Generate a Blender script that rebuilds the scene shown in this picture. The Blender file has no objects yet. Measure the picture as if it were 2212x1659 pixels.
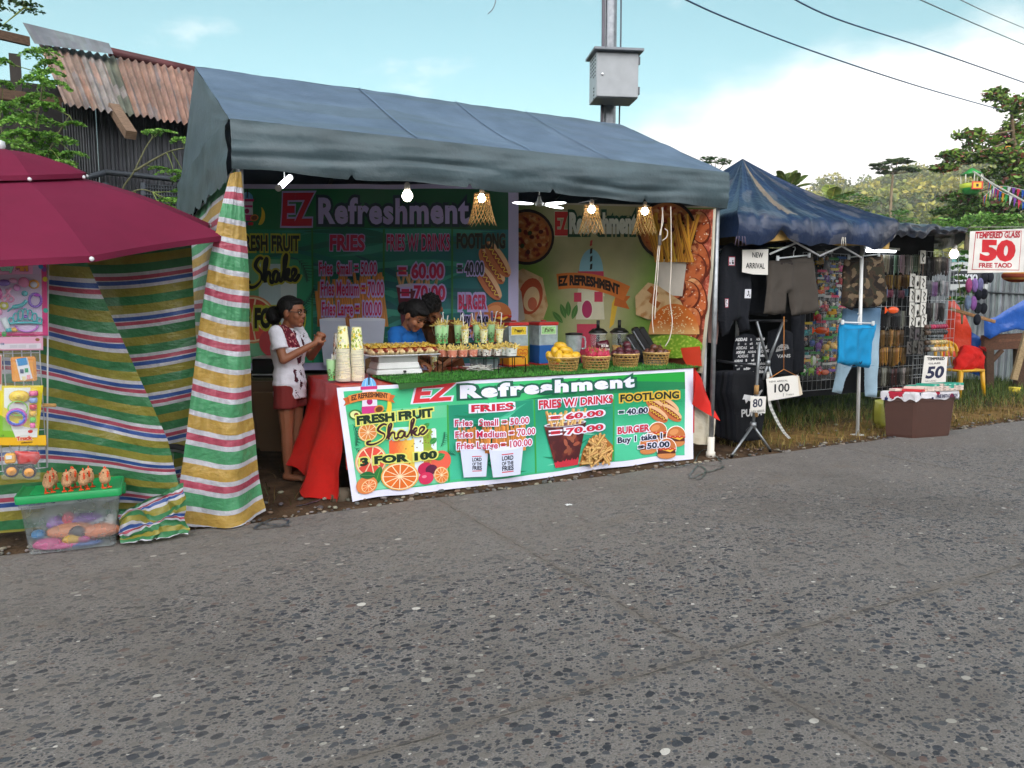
import bpy, math, random
import numpy as np
from mathutils import Vector as V, Matrix, noise as MN
from mathutils.geometry import tessellate_polygon
random.seed(7)
RNG = np.random.default_rng(7)
SC = bpy.context.scene
COL = SC.collection
rad = math.radians
PI = math.pi
# ------------------------------------------------------------------ camera
YAW, PITCH, CAMH = rad(28.6), math.atan(177 / 1650), 1.5
cam_d = bpy.data.cameras.new('camera'); cam_d.sensor_width = 36; cam_d.lens = 36 * 1650 / 2212
cam_d.clip_start = .05; cam_d.clip_end = 3000
cam = bpy.data.objects.new('camera', cam_d); COL.objects.link(cam)
cam.location = (0, 0, CAMH); cam.rotation_euler = (PI / 2 - PITCH, 0, -YAW)
SC.camera = cam
# ------------------------------------------------------------------ world and sun
SUN_EL, SUN_AZ = rad(11), rad(205)
w = bpy.data.worlds.new('World'); SC.world = w; w.use_nodes = True
nt = w.node_tree; nt.nodes.clear()
def wn(t, **k):
 n = nt.nodes.new(t)
 for a, b in k.items(): setattr(n, a, b)
 return n
wl = nt.links.new
sky = wn('ShaderNodeTexSky', sky_type='NISHITA', sun_disc=False, sun_elevation=SUN_EL, sun_rotation=SUN_AZ,
   altitude=0, air_density=1.0, dust_density=.6, ozone_density=1.5)
tc = wn('ShaderNodeTexCoord')
sep = wn('ShaderNodeSeparateXYZ'); wl(tc.outputs['Generated'], sep.inputs[0])
def wm(op, a, b=None, c=None):
 n = wn('ShaderNodeMath', operation=op)
 for i, x in enumerate((a, b, c)):
  if x is None: continue
  if isinstance(x, (int, float)): n.inputs[i].default_value = x
  else: wl(x, n.inputs[i])
 return n.outputs[0]
def wramp(x, a, b):
 n = wn('ShaderNodeMapRange', interpolation_type='SMOOTHSTEP'); wl(x, n.inputs[0])
 n.inputs[1].default_value = a; n.inputs[2].default_value = b
 return n.outputs[0]
mp = wn('ShaderNodeMapping'); mp.inputs['Scale'].default_value = (3.2, 3.2, 7); wl(tc.outputs['Generated'], mp.inputs[0])
nz = wn('ShaderNodeTexNoise'); nz.inputs['Scale'].default_value = 1.6; nz.inputs['Detail'].default_value = 7; nz.inputs['Roughness'].default_value = .55
wl(mp.outputs[0], nz.inputs['Vector'])
# cloud bank: its top lies higher towards +X (the right of the street) and sinks to nothing on the left
az = wm('ADD', wm('MULTIPLY', sep.outputs[0], .9), wm('MULTIPLY', sep.outputs[1], -.15))
top = wm('MULTIPLY_ADD', wramp(az, .05, .75), .20, .10)
edge = wm('SUBTRACT', wm('ADD', top, wm('MULTIPLY_ADD', nz.outputs[0], .20, -.10)), sep.outputs[2])
bank = wm('MULTIPLY', wramp(edge, -.045, .06), wramp(az, .02, .30))
wisp = wm('MULTIPLY', wramp(nz.outputs[0], .60, .78), .45)
cloud = wm('MAXIMUM', bank, wisp)
# unseen bright cloud added behind the camera to light the stall from the front
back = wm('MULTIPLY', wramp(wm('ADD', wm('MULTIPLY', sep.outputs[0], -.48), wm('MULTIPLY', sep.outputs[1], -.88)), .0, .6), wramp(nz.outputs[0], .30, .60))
hsv = wn('ShaderNodeHueSaturation'); wl(sky.outputs[0], hsv.inputs['Color']); hsv.inputs['Hue'].default_value = .452; hsv.inputs['Saturation'].default_value = .92
skv = wn('ShaderNodeVectorMath', operation='SCALE'); wl(hsv.outputs[0], skv.inputs[0]); skv.inputs['Scale'].default_value = .60
mx = wn('ShaderNodeMix', data_type='RGBA'); wl(cloud, mx.inputs[0]); wl(skv.outputs[0], mx.inputs[6])
mx.inputs[7].default_value = (4.4, 4.3, 4.2, 1)
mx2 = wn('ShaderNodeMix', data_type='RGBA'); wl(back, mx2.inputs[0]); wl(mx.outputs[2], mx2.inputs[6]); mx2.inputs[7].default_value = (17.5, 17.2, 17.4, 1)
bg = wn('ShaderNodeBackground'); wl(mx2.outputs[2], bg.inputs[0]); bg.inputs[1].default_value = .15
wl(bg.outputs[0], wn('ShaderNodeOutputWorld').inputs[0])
sun_d = bpy.data.lights.new('sun', 'SUN'); sun_d.energy = 3.2; sun_d.angle = rad(.5); sun_d.color = (1, .80, .52)
sun = bpy.data.objects.new('sun', sun_d); COL.objects.link(sun)
sun.rotation_euler = (PI / 2 - SUN_EL, 0, PI - SUN_AZ)
vs = SC.view_settings; vs.view_transform = 'Standard'; vs.look = 'None'; vs.gamma = 1; vs.use_curve_mapping = False; vs.exposure = 1.12
SC.cycles.max_bounces = 6; SC.cycles.transparent_max_bounces = 12; SC.cycles.diffuse_bounces = 3; SC.cycles.glossy_bounces = 3
SC.cycles.use_denoising = True; SC.cycles.sample_clamp_indirect = 6
# ------------------------------------------------------------------ pixel -> place (reading positions off the photo, 2212 px wide)
_f = V((math.sin(YAW) * math.cos(PITCH), math.cos(YAW) * math.cos(PITCH), -math.sin(PITCH)))
_r = V((math.cos(YAW), -math.sin(YAW), 0)); _u = _r.cross(_f); _C = V((0, 0, CAMH))
FH = V((math.sin(YAW), math.cos(YAW), 0))
def ray(x, y): return _f * 1650 + _r * (x - 1106) - _u * (y - 829.5)
def gz(x, y, z=0): d = ray(x, y); return _C + d * ((z - CAMH) / d.z)
def gy(x, y, Y): d = ray(x, y); return _C + d * (Y / d.y)
def gx(x, y, X): d = ray(x, y); return _C + d * (X / d.x)
def gd(x, y, d): r = ray(x, y); return _C + r * (d / r.dot(FH))
# ------------------------------------------------------------------ colours
def s2l(c): return c / 12.92 if c <= .04045 else ((c + .055) / 1.055) ** 2.4
def H(h):
 if not isinstance(h, str): return tuple(h)
 h = h.lstrip('#'); return tuple(s2l(int(h[i:i + 2], 16) / 255) for i in (0, 2, 4))
def jit(c, a=.12):
 c = H(c); k = 1 + random.uniform(-a, a); return tuple(min(1, x * k * (1 + random.uniform(-a, a) * .4)) for x in c)
def mixc(a, b, t): a, b = H(a), H(b); return tuple(x + (y - x) * t for x, y in zip(a, b))
# ------------------------------------------------------------------ materials (base colour read from the mesh, broken up by noise)
MATS = {}
def mat(name, rough=.7, metal=0, noise=.15, nscale=6, bump=.0, bscale=60, spec=.5, trans=0, coat=0, sss=0, stretch=None):
 if name in MATS: return MATS[name]
 m = bpy.data.materials.new(name); m.use_nodes = True; t = m.node_tree; b = t.nodes['Principled BSDF']; L = t.links.new
 a = t.nodes.new('ShaderNodeAttribute'); a.attribute_name = 'Col'
 tcd = t.nodes.new('ShaderNodeTexCoord'); src = tcd.outputs['Object']
 if stretch:
  mpn = t.nodes.new('ShaderNodeMapping'); mpn.inputs['Scale'].default_value = stretch; L(src, mpn.inputs[0]); src = mpn.outputs[0]
 n = t.nodes.new('ShaderNodeTexNoise'); n.inputs['Scale'].default_value = nscale; n.inputs['Detail'].default_value = 5; L(src, n.inputs['Vector'])
 r = t.nodes.new('ShaderNodeMapRange'); L(n.outputs[0], r.inputs[0]); r.inputs[1].default_value = .3; r.inputs[2].default_value = .7
 r.inputs[3].default_value = 1 - noise; r.inputs[4].default_value = 1 + noise * .6
 mul = t.nodes.new('ShaderNodeVectorMath'); mul.operation = 'SCALE'; L(a.outputs['Color'], mul.inputs[0]); L(r.outputs[0], mul.inputs['Scale'])
 L(mul.outputs[0], b.inputs['Base Color'])
 b.inputs['Roughness'].default_value = rough; b.inputs['Metallic'].default_value = metal; b.inputs['Specular IOR Level'].default_value = spec
 if coat: b.inputs['Coat Weight'].default_value = coat
 if sss: b.inputs['Subsurface Weight'].default_value = sss; b.inputs['Subsurface Radius'].default_value = (.012, .005, .003); b.inputs['Subsurface Scale'].default_value = 1
 if bump:
  n2 = t.nodes.new('ShaderNodeTexNoise'); n2.inputs['Scale'].default_value = bscale; n2.inputs['Detail'].default_value = 4; L(src, n2.inputs['Vector'])
  bp = t.nodes.new('ShaderNodeBump'); bp.inputs['Strength'].default_value = bump; bp.inputs['Distance'].default_value = .02; L(n2.outputs[0], bp.inputs['Height']); L(bp.outputs[0], b.inputs['Normal'])
 if trans:
  tr = t.nodes.new('ShaderNodeBsdfTranslucent'); L(mul.outputs[0], tr.inputs[0]); ms = t.nodes.new('ShaderNodeMixShader'); ms.inputs[0].default_value = trans
  L(b.outputs[0], ms.inputs[1]); L(tr.outputs[0], ms.inputs[2]); L(ms.outputs[0], t.nodes['Material Output'].inputs[0])
 MATS[name] = m; return m
def glass_mat(name, col, alpha, rough=.15):
 if name in MATS: return MATS[name]
 m = bpy.data.materials.new(name); m.use_nodes = True; t = m.node_tree; b = t.nodes['Principled BSDF']; L = t.links.new
 b.inputs['Base Color'].default_value = (*H(col), 1); b.inputs['Roughness'].default_value = rough
 tp = t.nodes.new('ShaderNodeBsdfTransparent'); ms = t.nodes.new('ShaderNodeMixShader')
 n = t.nodes.new('ShaderNodeTexNoise'); n.inputs['Scale'].default_value = 14; tcd = t.nodes.new('ShaderNodeTexCoord'); L(tcd.outputs['Object'], n.inputs['Vector'])
 r = t.nodes.new('ShaderNodeMapRange'); L(n.outputs[0], r.inputs[0]); r.inputs[1].default_value = .3; r.inputs[2].default_value = .7
 r.inputs[3].default_value = alpha * .75; r.inputs[4].default_value = min(1, alpha * 1.25); L(r.outputs[0], ms.inputs[0])
 L(tp.outputs[0], ms.inputs[1]); L(b.outputs[0], ms.inputs[2]); L(ms.outputs[0], t.nodes['Material Output'].inputs[0])
 MATS[name] = m; return m
def emit_mat(name, col, strength):
 if name in MATS: return MATS[name]
 m = bpy.data.materials.new(name); m.use_nodes = True; b = m.node_tree.nodes['Principled BSDF']
 b.inputs['Base Color'].default_value = (.8, .8, .8, 1); b.inputs['Emission Color'].default_value = (*H(col), 1); b.inputs['Emission Strength'].default_value = strength
 MATS[name] = m; return m
m_matte = mat('matte_painted', .75, noise=.12, bump=.1, bscale=40)
m_satin = mat('satin_plastic', .42, noise=.08, nscale=9)
m_gloss = mat('glossy_plastic', .22, noise=.06, nscale=9)
m_metal = mat('galvanised_metal', .42, metal=.75, noise=.25, nscale=14, bump=.05)
m_wire = mat('coated_wire', .4, noise=.1)
m_cloth = mat('woven_cloth', .9, noise=.14, nscale=5, bump=.35, bscale=180, spec=.2)
m_canvas = mat('tent_canvas', .5, noise=.16, nscale=5, bump=.2, bscale=24, spec=.5)
m_tarp = mat('woven_tarp', .38, noise=.2, nscale=3.5, bump=.55, bscale=22, spec=.5, trans=.22, stretch=(1, 1, 1.6))
m_bluetarp = mat('crinkled_tarp', .33, noise=.14, nscale=5, bump=.5, bscale=16, spec=.55)
m_vinyl = mat('printed_vinyl', .45, noise=.06, nscale=3, spec=.4)
m_print = mat('printed_cloth', .62, noise=.14, nscale=4, bump=.12, bscale=8, spec=.3)
m_skin = mat('skin', .52, noise=.1, nscale=14, spec=.4, sss=.12)
m_hair = mat('black_hair', .6, noise=.35, nscale=40, bump=.5, bscale=120, spec=.25, stretch=(1, 1, .3))
m_leaf = mat('leaf', .55, noise=.2, nscale=1.5, spec=.35, trans=.3)
m_bark = mat('bark', .9, noise=.4, nscale=9, bump=.6, bscale=26, stretch=(1, 1, .3))
m_wood = mat('weathered_wood', .85, noise=.35, nscale=9, bump=.4, bscale=30, stretch=(1, 6, 6))
m_rust = mat('rusty_sheet_metal', .65, metal=.15, noise=.4, nscale=2.6, bump=.15, bscale=20)
m_fruit = mat('fruit_skin', .35, noise=.25, nscale=16, bump=.08, bscale=60)
m_food = mat('fried_food', .5, noise=.25, nscale=30, bump=.2, bscale=90)
m_paper = mat('paper', .8, noise=.05, nscale=6)
m_bamboo = mat('bamboo_strip', .6, noise=.3, nscale=30)
m_clear = glass_mat('clear_plastic', '#dfe8ea', .16, .12)
m_film = glass_mat('crinkled_film', '#f2f6f8', .09, .1)
m_frost = glass_mat('frosted_plastic', '#b9c9cc', .50, .35)
# ------------------------------------------------------------------ mesh builder (world coordinates, one colour per face)
class MB:
 def __init__(s, col='#888888', smooth=False): s.v = []; s.f = []; s.k = []; s.g = []; s.col = H(col); s.sm = smooth; s.T = None
 def c(s, col): s.col = H(col); return s
 def add(s, p):
  p = V(p)
  if s.T is not None: p = s.T @ p
  s.v.append((p.x, p.y, p.z)); return len(s.v) - 1
 def face(s, ids, col=None, sm=None):
  s.f.append(tuple(ids)); s.k.append(s.col if col is None else col); s.g.append(s.sm if sm is None else sm)
 def box(s, c, d, col=None, R=None, bev=0, taper=1):
  if col: s.c(col)
  c = V(c); h = V(d) / 2; R = R or Matrix.Identity(3)
  P = lambda x, y, z: s.add(c + R @ V((x * (taper if z > 0 else 1), y * (taper if z > 0 else 1), z)))
  if not bev:
   q = [P(sx * h.x, sy * h.y, sz * h.z) for sz in (-1, 1) for sx, sy in ((-1, -1), (1, -1), (1, 1), (-1, 1))]
   for f in ((3, 2, 1, 0), (4, 5, 6, 7), (0, 1, 5, 4), (1, 2, 6, 5), (2, 3, 7, 6), (3, 0, 4, 7)): s.face([q[i] for i in f], sm=False)
   return
  b = min(bev, h.x * .99, h.y * .99, h.z * .99); Q = {}
  for sx in (-1, 1):
   for sy in (-1, 1):
    for sz in (-1, 1):
     Q[sx, sy, sz, 0] = P(sx * h.x, sy * (h.y - b), sz * (h.z - b))
     Q[sx, sy, sz, 1] = P(sx * (h.x - b), sy * h.y, sz * (h.z - b))
     Q[sx, sy, sz, 2] = P(sx * (h.x - b), sy * (h.y - b), sz * h.z)
  for ax in range(3):
   o = [i for i in range(3) if i != ax]
   for sg in (-1, 1):
    r = []
    for a, b2 in ((-1, -1), (1, -1), (1, 1), (-1, 1)):
     k = [0, 0, 0]; k[ax] = sg; k[o[0]] = a; k[o[1]] = b2; r.append(Q[k[0], k[1], k[2], ax])
    s.face(r, sm=False)
   for a in (-1, 1):
    for b2 in (-1, 1):
     r = []
     for sg, q in ((-1, o[0]), (1, o[0]), (1, o[1]), (-1, o[1])):
      k = [0, 0, 0]; k[ax] = sg; k[o[0]] = a; k[o[1]] = b2; r.append(Q[k[0], k[1], k[2], q])
     s.face(r, sm=False)
  for sx in (-1, 1):
   for sy in (-1, 1):
    for sz in (-1, 1): s.face([Q[sx, sy, sz, i] for i in range(3)], sm=False)
 def tube(s, pts, r, n=8, col=None, caps=True, sq=1):
  if col: s.c(col)
  pts = [V(p) for p in pts]; N = len(pts)
  rr = r if isinstance(r, (list, tuple)) else [r] * N
  rings = []; up = None
  for i, p in enumerate(pts):
   t = (pts[min(i + 1, N - 1)] - pts[max(i - 1, 0)])
   t = t.normalized() if t.length > 1e-9 else V((0, 0, 1))
   if up is None: up = V((0, 0, 1)) if abs(t.z) < .9 else V((1, 0, 0))
   a = t.cross(up)
   if a.length < 1e-6: a = t.cross(V((0, 1, 0)))
   a.normalize(); b = a.cross(t); up = b
   rings.append([s.add(p + (a * math.cos(2 * PI * k / n) + b * math.sin(2 * PI * k / n) * sq) * rr[i]) for k in range(n)])
  for i in range(N - 1):
   for k in range(n): s.face((rings[i][k], rings[i][(k + 1) % n], rings[i + 1][(k + 1) % n], rings[i + 1][k]), sm=True)
  if caps: s.face(rings[0][::-1], sm=False); s.face(rings[-1], sm=False)
 def lathe(s, prof, n=20, c=(0, 0, 0), R=None, cols=None, caps=True, fn=None, rot=0):
  c = V(c); R = R or Matrix.Identity(3); rings = []
  for r, z in prof:
   rg = []
   for k in range(n):
    a = 2 * PI * k / n + rot; q = r * (fn(a, z) if fn else 1); rg.append(s.add(c + R @ V((q * math.cos(a), q * math.sin(a), z))))
   rings.append(rg)
  for i in range(len(prof) - 1):
   cc = H(cols[i]) if cols else None
   for k in range(n): s.face((rings[i][k], rings[i][(k + 1) % n], rings[i + 1][(k + 1) % n], rings[i + 1][k]), cc, True)
  if caps: s.face(rings[0][::-1], H(cols[0]) if cols else None, False); s.face(rings[-1], H(cols[-1]) if cols else None, False)
 def surf(s, fn, nu, nv, col=None, wrap=False, sm=True):
  g = [[s.add(fn(i / nu, j / nv)) for i in range(nu + (0 if wrap else 1))] for j in range(nv + 1)]
  M = nu if wrap else nu + 1
  for j in range(nv):
   for i in range(nu):
    cc = H(col((i + .5) / nu, (j + .5) / nv)) if callable(col) else (H(col) if col else None)
    s.face((g[j][i], g[j][(i + 1) % M], g[j + 1][(i + 1) % M], g[j + 1][i]), cc, sm)
 def ell(s, c, r, R=None, nu=12, nv=8, col=None, fn=None):
  if isinstance(r, (int, float)): r = (r, r, r)
  c = V(c); R = R or Matrix.Identity(3)
  def P(u, v):
   a, b = 2 * PI * u, PI * (v - .5); d = V((math.cos(b) * math.cos(a), math.cos(b) * math.sin(a), math.sin(b)))
   k = fn(d) if fn else 1
   return c + R @ V((d.x * r[0] * k, d.y * r[1] * k, d.z * r[2] * k))
  s.surf(P, nu, nv, col, wrap=True)
 def quads(s, P, cols):
  b = len(s.v); N = len(P); s.v.extend(map(tuple, P.reshape(-1, 3).tolist()))
  s.f.extend((b + 4 * i, b + 4 * i + 1, b + 4 * i + 2, b + 4 * i + 3) for i in range(N)); s.k.extend(map(tuple, np.asarray(cols).tolist())); s.g.extend([False] * N)
 def tri(s, a, b, c, col=None): s.face((s.add(a), s.add(b), s.add(c)), col)
 def mesh(s, name, off=V((0, 0, 0))):
  me = bpy.data.meshes.new(name)
  vv = np.array(s.v, dtype=np.float64).reshape(-1, 3) - np.array(off)
  me.from_pydata(vv.tolist(), [], s.f)
  me.polygons.foreach_set('use_smooth', s.g)
  at = me.color_attributes.new('Col', 'FLOAT_COLOR', 'CORNER')
  ln = np.array([len(f) for f in s.f]); k = np.ones((len(s.f), 4), np.float32); k[:, :3] = np.array(s.k, np.float32).reshape(-1, 3)
  at.data.foreach_set('color', np.repeat(k, ln, axis=0).ravel()); me.update(); return me
 def build(s, name, m, parent=None, base=None):
  """one mesh object; a child keeps its parent's origin, a top-level one sits at base"""
  if parent is not None: off = wloc(parent)
  elif base is not None: off = V(base)
  else:
   a = np.array(s.v); off = V(((a[:, 0].min() + a[:, 0].max()) / 2, (a[:, 1].min() + a[:, 1].max()) / 2, a[:, 2].min()))
  me = s.mesh(name, off); me.materials.append(m); o = bpy.data.objects.new(name, me); COL.objects.link(o)
  if parent is not None: o.parent = parent
  else: o.location = off
  return o
def wloc(o):
 p = V((0, 0, 0))
 while o is not None: p += o.location; o = o.parent
 return p
def thing(name, label, cat, loc=(0, 0, 0), group=None):
 o = bpy.data.objects.new(name, None); o.empty_display_size = .1; COL.objects.link(o); o.location = loc
 return tag(o, label, cat, group)
def tag(o, label, cat, group=None):
 o['label'] = label; o['category'] = cat
 if group: o['group'] = group
 return o
def kind(o, k): o['kind'] = k; return o
def dup(root, loc, rotz=0, label=None, scale=None):
 def cp(o, par):
  c = o.copy(); COL.objects.link(c)
  if par is not None: c.parent = par
  for ch in o.children: cp(ch, c)
  return c
 r = cp(root, None); r.location = loc; r.rotation_euler = (0, 0, rotz)
 if scale: r.scale = (scale,) * 3 if isinstance(scale, (int, float)) else scale
 if label: r['label'] = label
 return r
def crv(pts, n=6):
 pts = [V(p) for p in pts]; out = []
 for i in range(len(pts) - 1):
  a, b, c, d = pts[max(i - 1, 0)], pts[i], pts[i + 1], pts[min(i + 2, len(pts) - 1)]
  for k in range(n):
   t = k / n; out.append(.5 * ((2 * b) + (c - a) * t + (2 * a - 5 * b + 4 * c - d) * t * t + (3 * b - a - 3 * c + d) * t ** 3))
 out.append(pts[-1]); return out
def sst(a, b, x): t = max(0, min(1, (x - a) / (b - a))); return t * t * (3 - 2 * t)
def N3(x, y=0, z=0): return MN.noise(V((x, y, z)))
def rotz(a): return Matrix.Rotation(a, 3, 'Z')
def frame(x, y, z):
 return Matrix((V(x), V(y), V(z))).transposed()
def look(fwd, up=(0, 0, 1)):
 f = V(fwd).normalized(); r = f.cross(V(up)).normalized(); return frame(r, f, r.cross(f))
# ------------------------------------------------------------------ lettering: glyph outlines of Blender's built-in font, laid out letter by letter
OFFS = [0, .02, .04, .06, .085, .125, .17]
CHARS = sorted(set('ABCDEFGHIJKLMNOPQRSTUVWXYZabcdefghijklmnopqrstuvwxyz0123456789=./$&!-'))
GL = {}
def make_glyphs():
 obs = []
 for oi, off in enumerate(OFFS):
  for ch in CHARS:
   cu = bpy.data.curves.new('glyph', 'FONT'); cu.body = ch; cu.offset = off; cu.resolution_u = 3
   o = bpy.data.objects.new('glyph', cu); COL.objects.link(o); obs.append((o, ch, oi))
 for ch in CHARS:
  cu = bpy.data.curves.new('glyph', 'FONT'); cu.body = 'I' + ch + 'I'; o = bpy.data.objects.new('glyph', cu); COL.objects.link(o); obs.append((o, ch, -1))
 cu = bpy.data.curves.new('glyph', 'FONT'); cu.body = 'II'; o = bpy.data.objects.new('glyph', cu); COL.objects.link(o); obs.append((o, 'II', -1))
 bpy.context.view_layer.update(); dg = bpy.context.evaluated_depsgraph_get(); wid = {}
 for o, ch, oi in obs:
  ev = o.evaluated_get(dg); me = ev.to_mesh(); n = len(me.vertices); co = np.zeros(n * 3); me.vertices.foreach_get('co', co); co = co.reshape(-1, 3)[:, :2]
  if oi < 0: wid[ch] = co[:, 0].max() - co[:, 0].min()
  else:
   me.calc_loop_triangles(); t = np.zeros(len(me.loop_triangles) * 3, np.int32); me.loop_triangles.foreach_get('vertices', t)
   GL[ch, oi] = co[t.reshape(-1, 3)]
  ev.to_mesh_clear()
 for ch in CHARS: GL[ch] = wid[ch] - wid['II']
 for o, ch, oi in obs:
  cu = o.data; bpy.data.objects.remove(o); bpy.data.curves.remove(cu)
make_glyphs()
CAP = float(GL['H', 0][:, :, 1].max())
class Art:
 """flat printed artwork: coloured polygons in sheet coordinates, later laid onto a sheet"""
 def __init__(s): s.L = []; s.n = 0
 def tris(s, T, col, lay=None):
  if lay is None: s.n += 1; lay = s.n
  s.L.append((np.asarray(T, float), col, lay))
 def poly(s, pts, col, lay=None):
  q = [V((p[0], p[1], 0)) for p in pts]; t = tessellate_polygon([q])
  s.tris([[pts[i][:2] for i in f] for f in t], col, lay)
 def rect(s, x0, y0, x1, y1, col, lay=None): s.poly([(x0, y0), (x1, y0), (x1, y1), (x0, y1)], col, lay)
 def ell(s, cx, cy, rx, ry, col, rot=0, n=22, a0=0, a1=2 * PI, lay=None):
  c, sn = math.cos(rot), math.sin(rot); full = a1 - a0 > 6.28
  pts = [(rx * math.cos(a0 + (a1 - a0) * i / n), ry * math.sin(a0 + (a1 - a0) * i / n)) for i in range(n if full else n + 1)]
  s.poly([(cx + c * x - sn * y, cy + sn * x + c * y) for x, y in pts], col, lay)
 def line(s, pts, wd, col, lay=None):
  pts = [V((p[0], p[1])) for p in pts]; n = len(pts); ws = wd if isinstance(wd, (list, tuple)) else [wd] * n; A = []; B = []
  for i, p in enumerate(pts):
   t = pts[min(i + 1, n - 1)] - pts[max(i - 1, 0)]
   t = t.normalized() if t.length > 0 else V((1, 0)); q = V((-t.y, t.x)) * ws[i] / 2; A.append(p + q); B.append(p - q)
  T = []
  for i in range(n - 1): T += [[A[i][:], B[i][:], B[i + 1][:]], [A[i][:], B[i + 1][:], A[i + 1][:]]]
  s.tris(T, col, lay)
 def text(s, t, x, y, h, col, bold=1, al='l', sx=1, shear=0, rot=0, out=None, track=0, sq=None, fn=None):
  """h: cap height; out=(colour, offset index); sq: squeeze or stretch to this width"""
  k = h / CAP; w = sum((GL[c] if c != ' ' else .3) + track for c in t)
  if sq: sx = sq / (w * k)
  x0 = {'l': 0, 'c': -w / 2, 'r': -w}[al]; cr, sr = math.cos(rot), math.sin(rot)
  for oi, cc in (([(out[1], out[0])] if out else []) + [(bold, col)]):
   s.n += 2; base = s.n; cx = x0
   for i, c in enumerate(t):
    if c != ' ':
     T = GL[c, oi].copy(); X = (T[:, :, 0] + cx + T[:, :, 1] * shear) * k * sx; Y = T[:, :, 1] * k
     if fn: X, Y = fn(X, Y)
     T[:, :, 0] = x + X * cr - Y * sr; T[:, :, 1] = y + X * sr + Y * cr
     s.tris(T, cc, base + (i % 2))
    cx += (GL[c] if c != ' ' else .3) + track
   s.n = base + 1
 def emit(s, mb, P, d=.0006, maxe=.05, back=None):
  bb = []; lv = []
  for T, col, lay in s.L:
   x0, y0 = T.reshape(-1, 2).min(0); x1, y1 = T.reshape(-1, 2).max(0); m_ = 0
   if bb:
    B = np.array(bb); k = (B[:, 0] < x1) & (B[:, 2] > x0) & (B[:, 1] < y1) & (B[:, 3] > y0)
    if k.any(): m_ = int(np.array(lv)[k].max()) + 1
   bb.append((x0, y0, x1, y1)); lv.append(m_)
  for (T, col, _), lay in zip(s.L, lv):
   cf = col if callable(col) else None; cc = None if cf else H(col)
   st = [tuple(map(tuple, t)) for t in T]
   while st:
    a, b, c = st.pop()
    l = [math.dist(a, b), math.dist(b, c), math.dist(c, a)]; m = max(l)
    if m > maxe:
     i = l.index(m); p, q, r = ((a, b, c), (b, c, a), (c, a, b))[i]; h = ((p[0] + q[0]) / 2, (p[1] + q[1]) / 2)
     st += [(p, h, r), (h, q, r)]; continue
    if m < 1e-7: continue
    mb.face([mb.add(P(x, y, lay * d)) for x, y in (a, b, c)], H(cf((a[0] + b[0] + c[0]) / 3, (a[1] + b[1] + c[1]) / 3)) if cf else cc, True)
def flat(o, ux, uy):
 o, ux, uy = V(o), V(ux).normalized(), V(uy).normalized(); n = ux.cross(uy)
 return lambda x, y, l: o + ux * x + uy * y + n * l
# ------------------------------------------------------------------ hanging soft goods: an outline filled, puffed and folded
def pillow(mb, outl, P, T=.02, col='#888', fold=None, maxe=.03, rim=.05, backs=True):
 """outl: 2D outline; P(x,y,lift) maps it into space; puffed to thickness T; fold(x,y) pushes both sides"""
 q = [V((p[0], p[1], 0)) for p in outl]; O = [V(p[:2]) for p in outl]; M = len(O)
 st = [tuple((outl[i][0], outl[i][1]) for i in f) for f in tessellate_polygon([q])]; tr = []
 while st:
  a, b, c = st.pop(); l = [math.dist(a, b), math.dist(b, c), math.dist(c, a)]; m = max(l)
  if m > maxe:
   i = l.index(m); p, r, s_ = ((a, b, c), (b, c, a), (c, a, b))[i]; h = ((p[0] + r[0]) / 2, (p[1] + r[1]) / 2); st += [(p, h, s_), (h, r, s_)]
  else: tr.append((a, b, c))
 ids = {}
 def vid(p, sg):
  k = (round(p[0], 6), round(p[1], 6), sg)
  if k not in ids:
   pv = V(p); d = 9
   for i in range(M):
    a, b = O[i], O[(i + 1) % M]; e = b - a; L2 = e.length_squared or 1e-9
    t = max(0, min(1, (pv - a).dot(e) / L2)); d = min(d, (pv - a - e * t).length)
   f = fold(p[0], p[1]) if fold else 0
   ids[k] = mb.add(P(p[0], p[1], sg * T * math.sqrt(min(1, d / rim)) + f + sg * .0008))
  return ids[k]
 for a, b, c in tr:
  cc = H(col((a[0] + b[0] + c[0]) / 3, (a[1] + b[1] + c[1]) / 3)) if callable(col) else H(col)
  if (b[0] - a[0]) * (c[1] - a[1]) - (b[1] - a[1]) * (c[0] - a[0]) < 0: b, c = c, b
  mb.face((vid(a, 1), vid(b, 1), vid(c, 1)), cc, True)
  if backs: mb.face((vid(a, -1), vid(c, -1), vid(b, -1)), cc, True)
# ------------------------------------------------------------------ foliage
def leafquads(C, size, up=.6, asp=.5):
 N = len(C); a = RNG.normal(size=(N, 3)); a[:, 2] *= (1 - up); a /= np.linalg.norm(a, axis=1)[:, None] + 1e-9
 b = RNG.normal(size=(N, 3)); b -= (b * a).sum(1)[:, None] * a; b /= np.linalg.norm(b, axis=1)[:, None] + 1e-9
 s = (size * RNG.uniform(.6, 1.3, N))[:, None] if np.isscalar(size) else size[:, None]
 return np.stack([C - a * s, C + b * s * asp, C + a * s, C - b * s * asp], 1)
def leafcols(N, cols, jitter=.25):
 c = np.array([H(x) for x in cols]); i = RNG.integers(0, len(c), N); return np.clip(c[i] * RNG.uniform(1 - jitter, 1 + jitter, (N, 1)), 0, 1)
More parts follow.
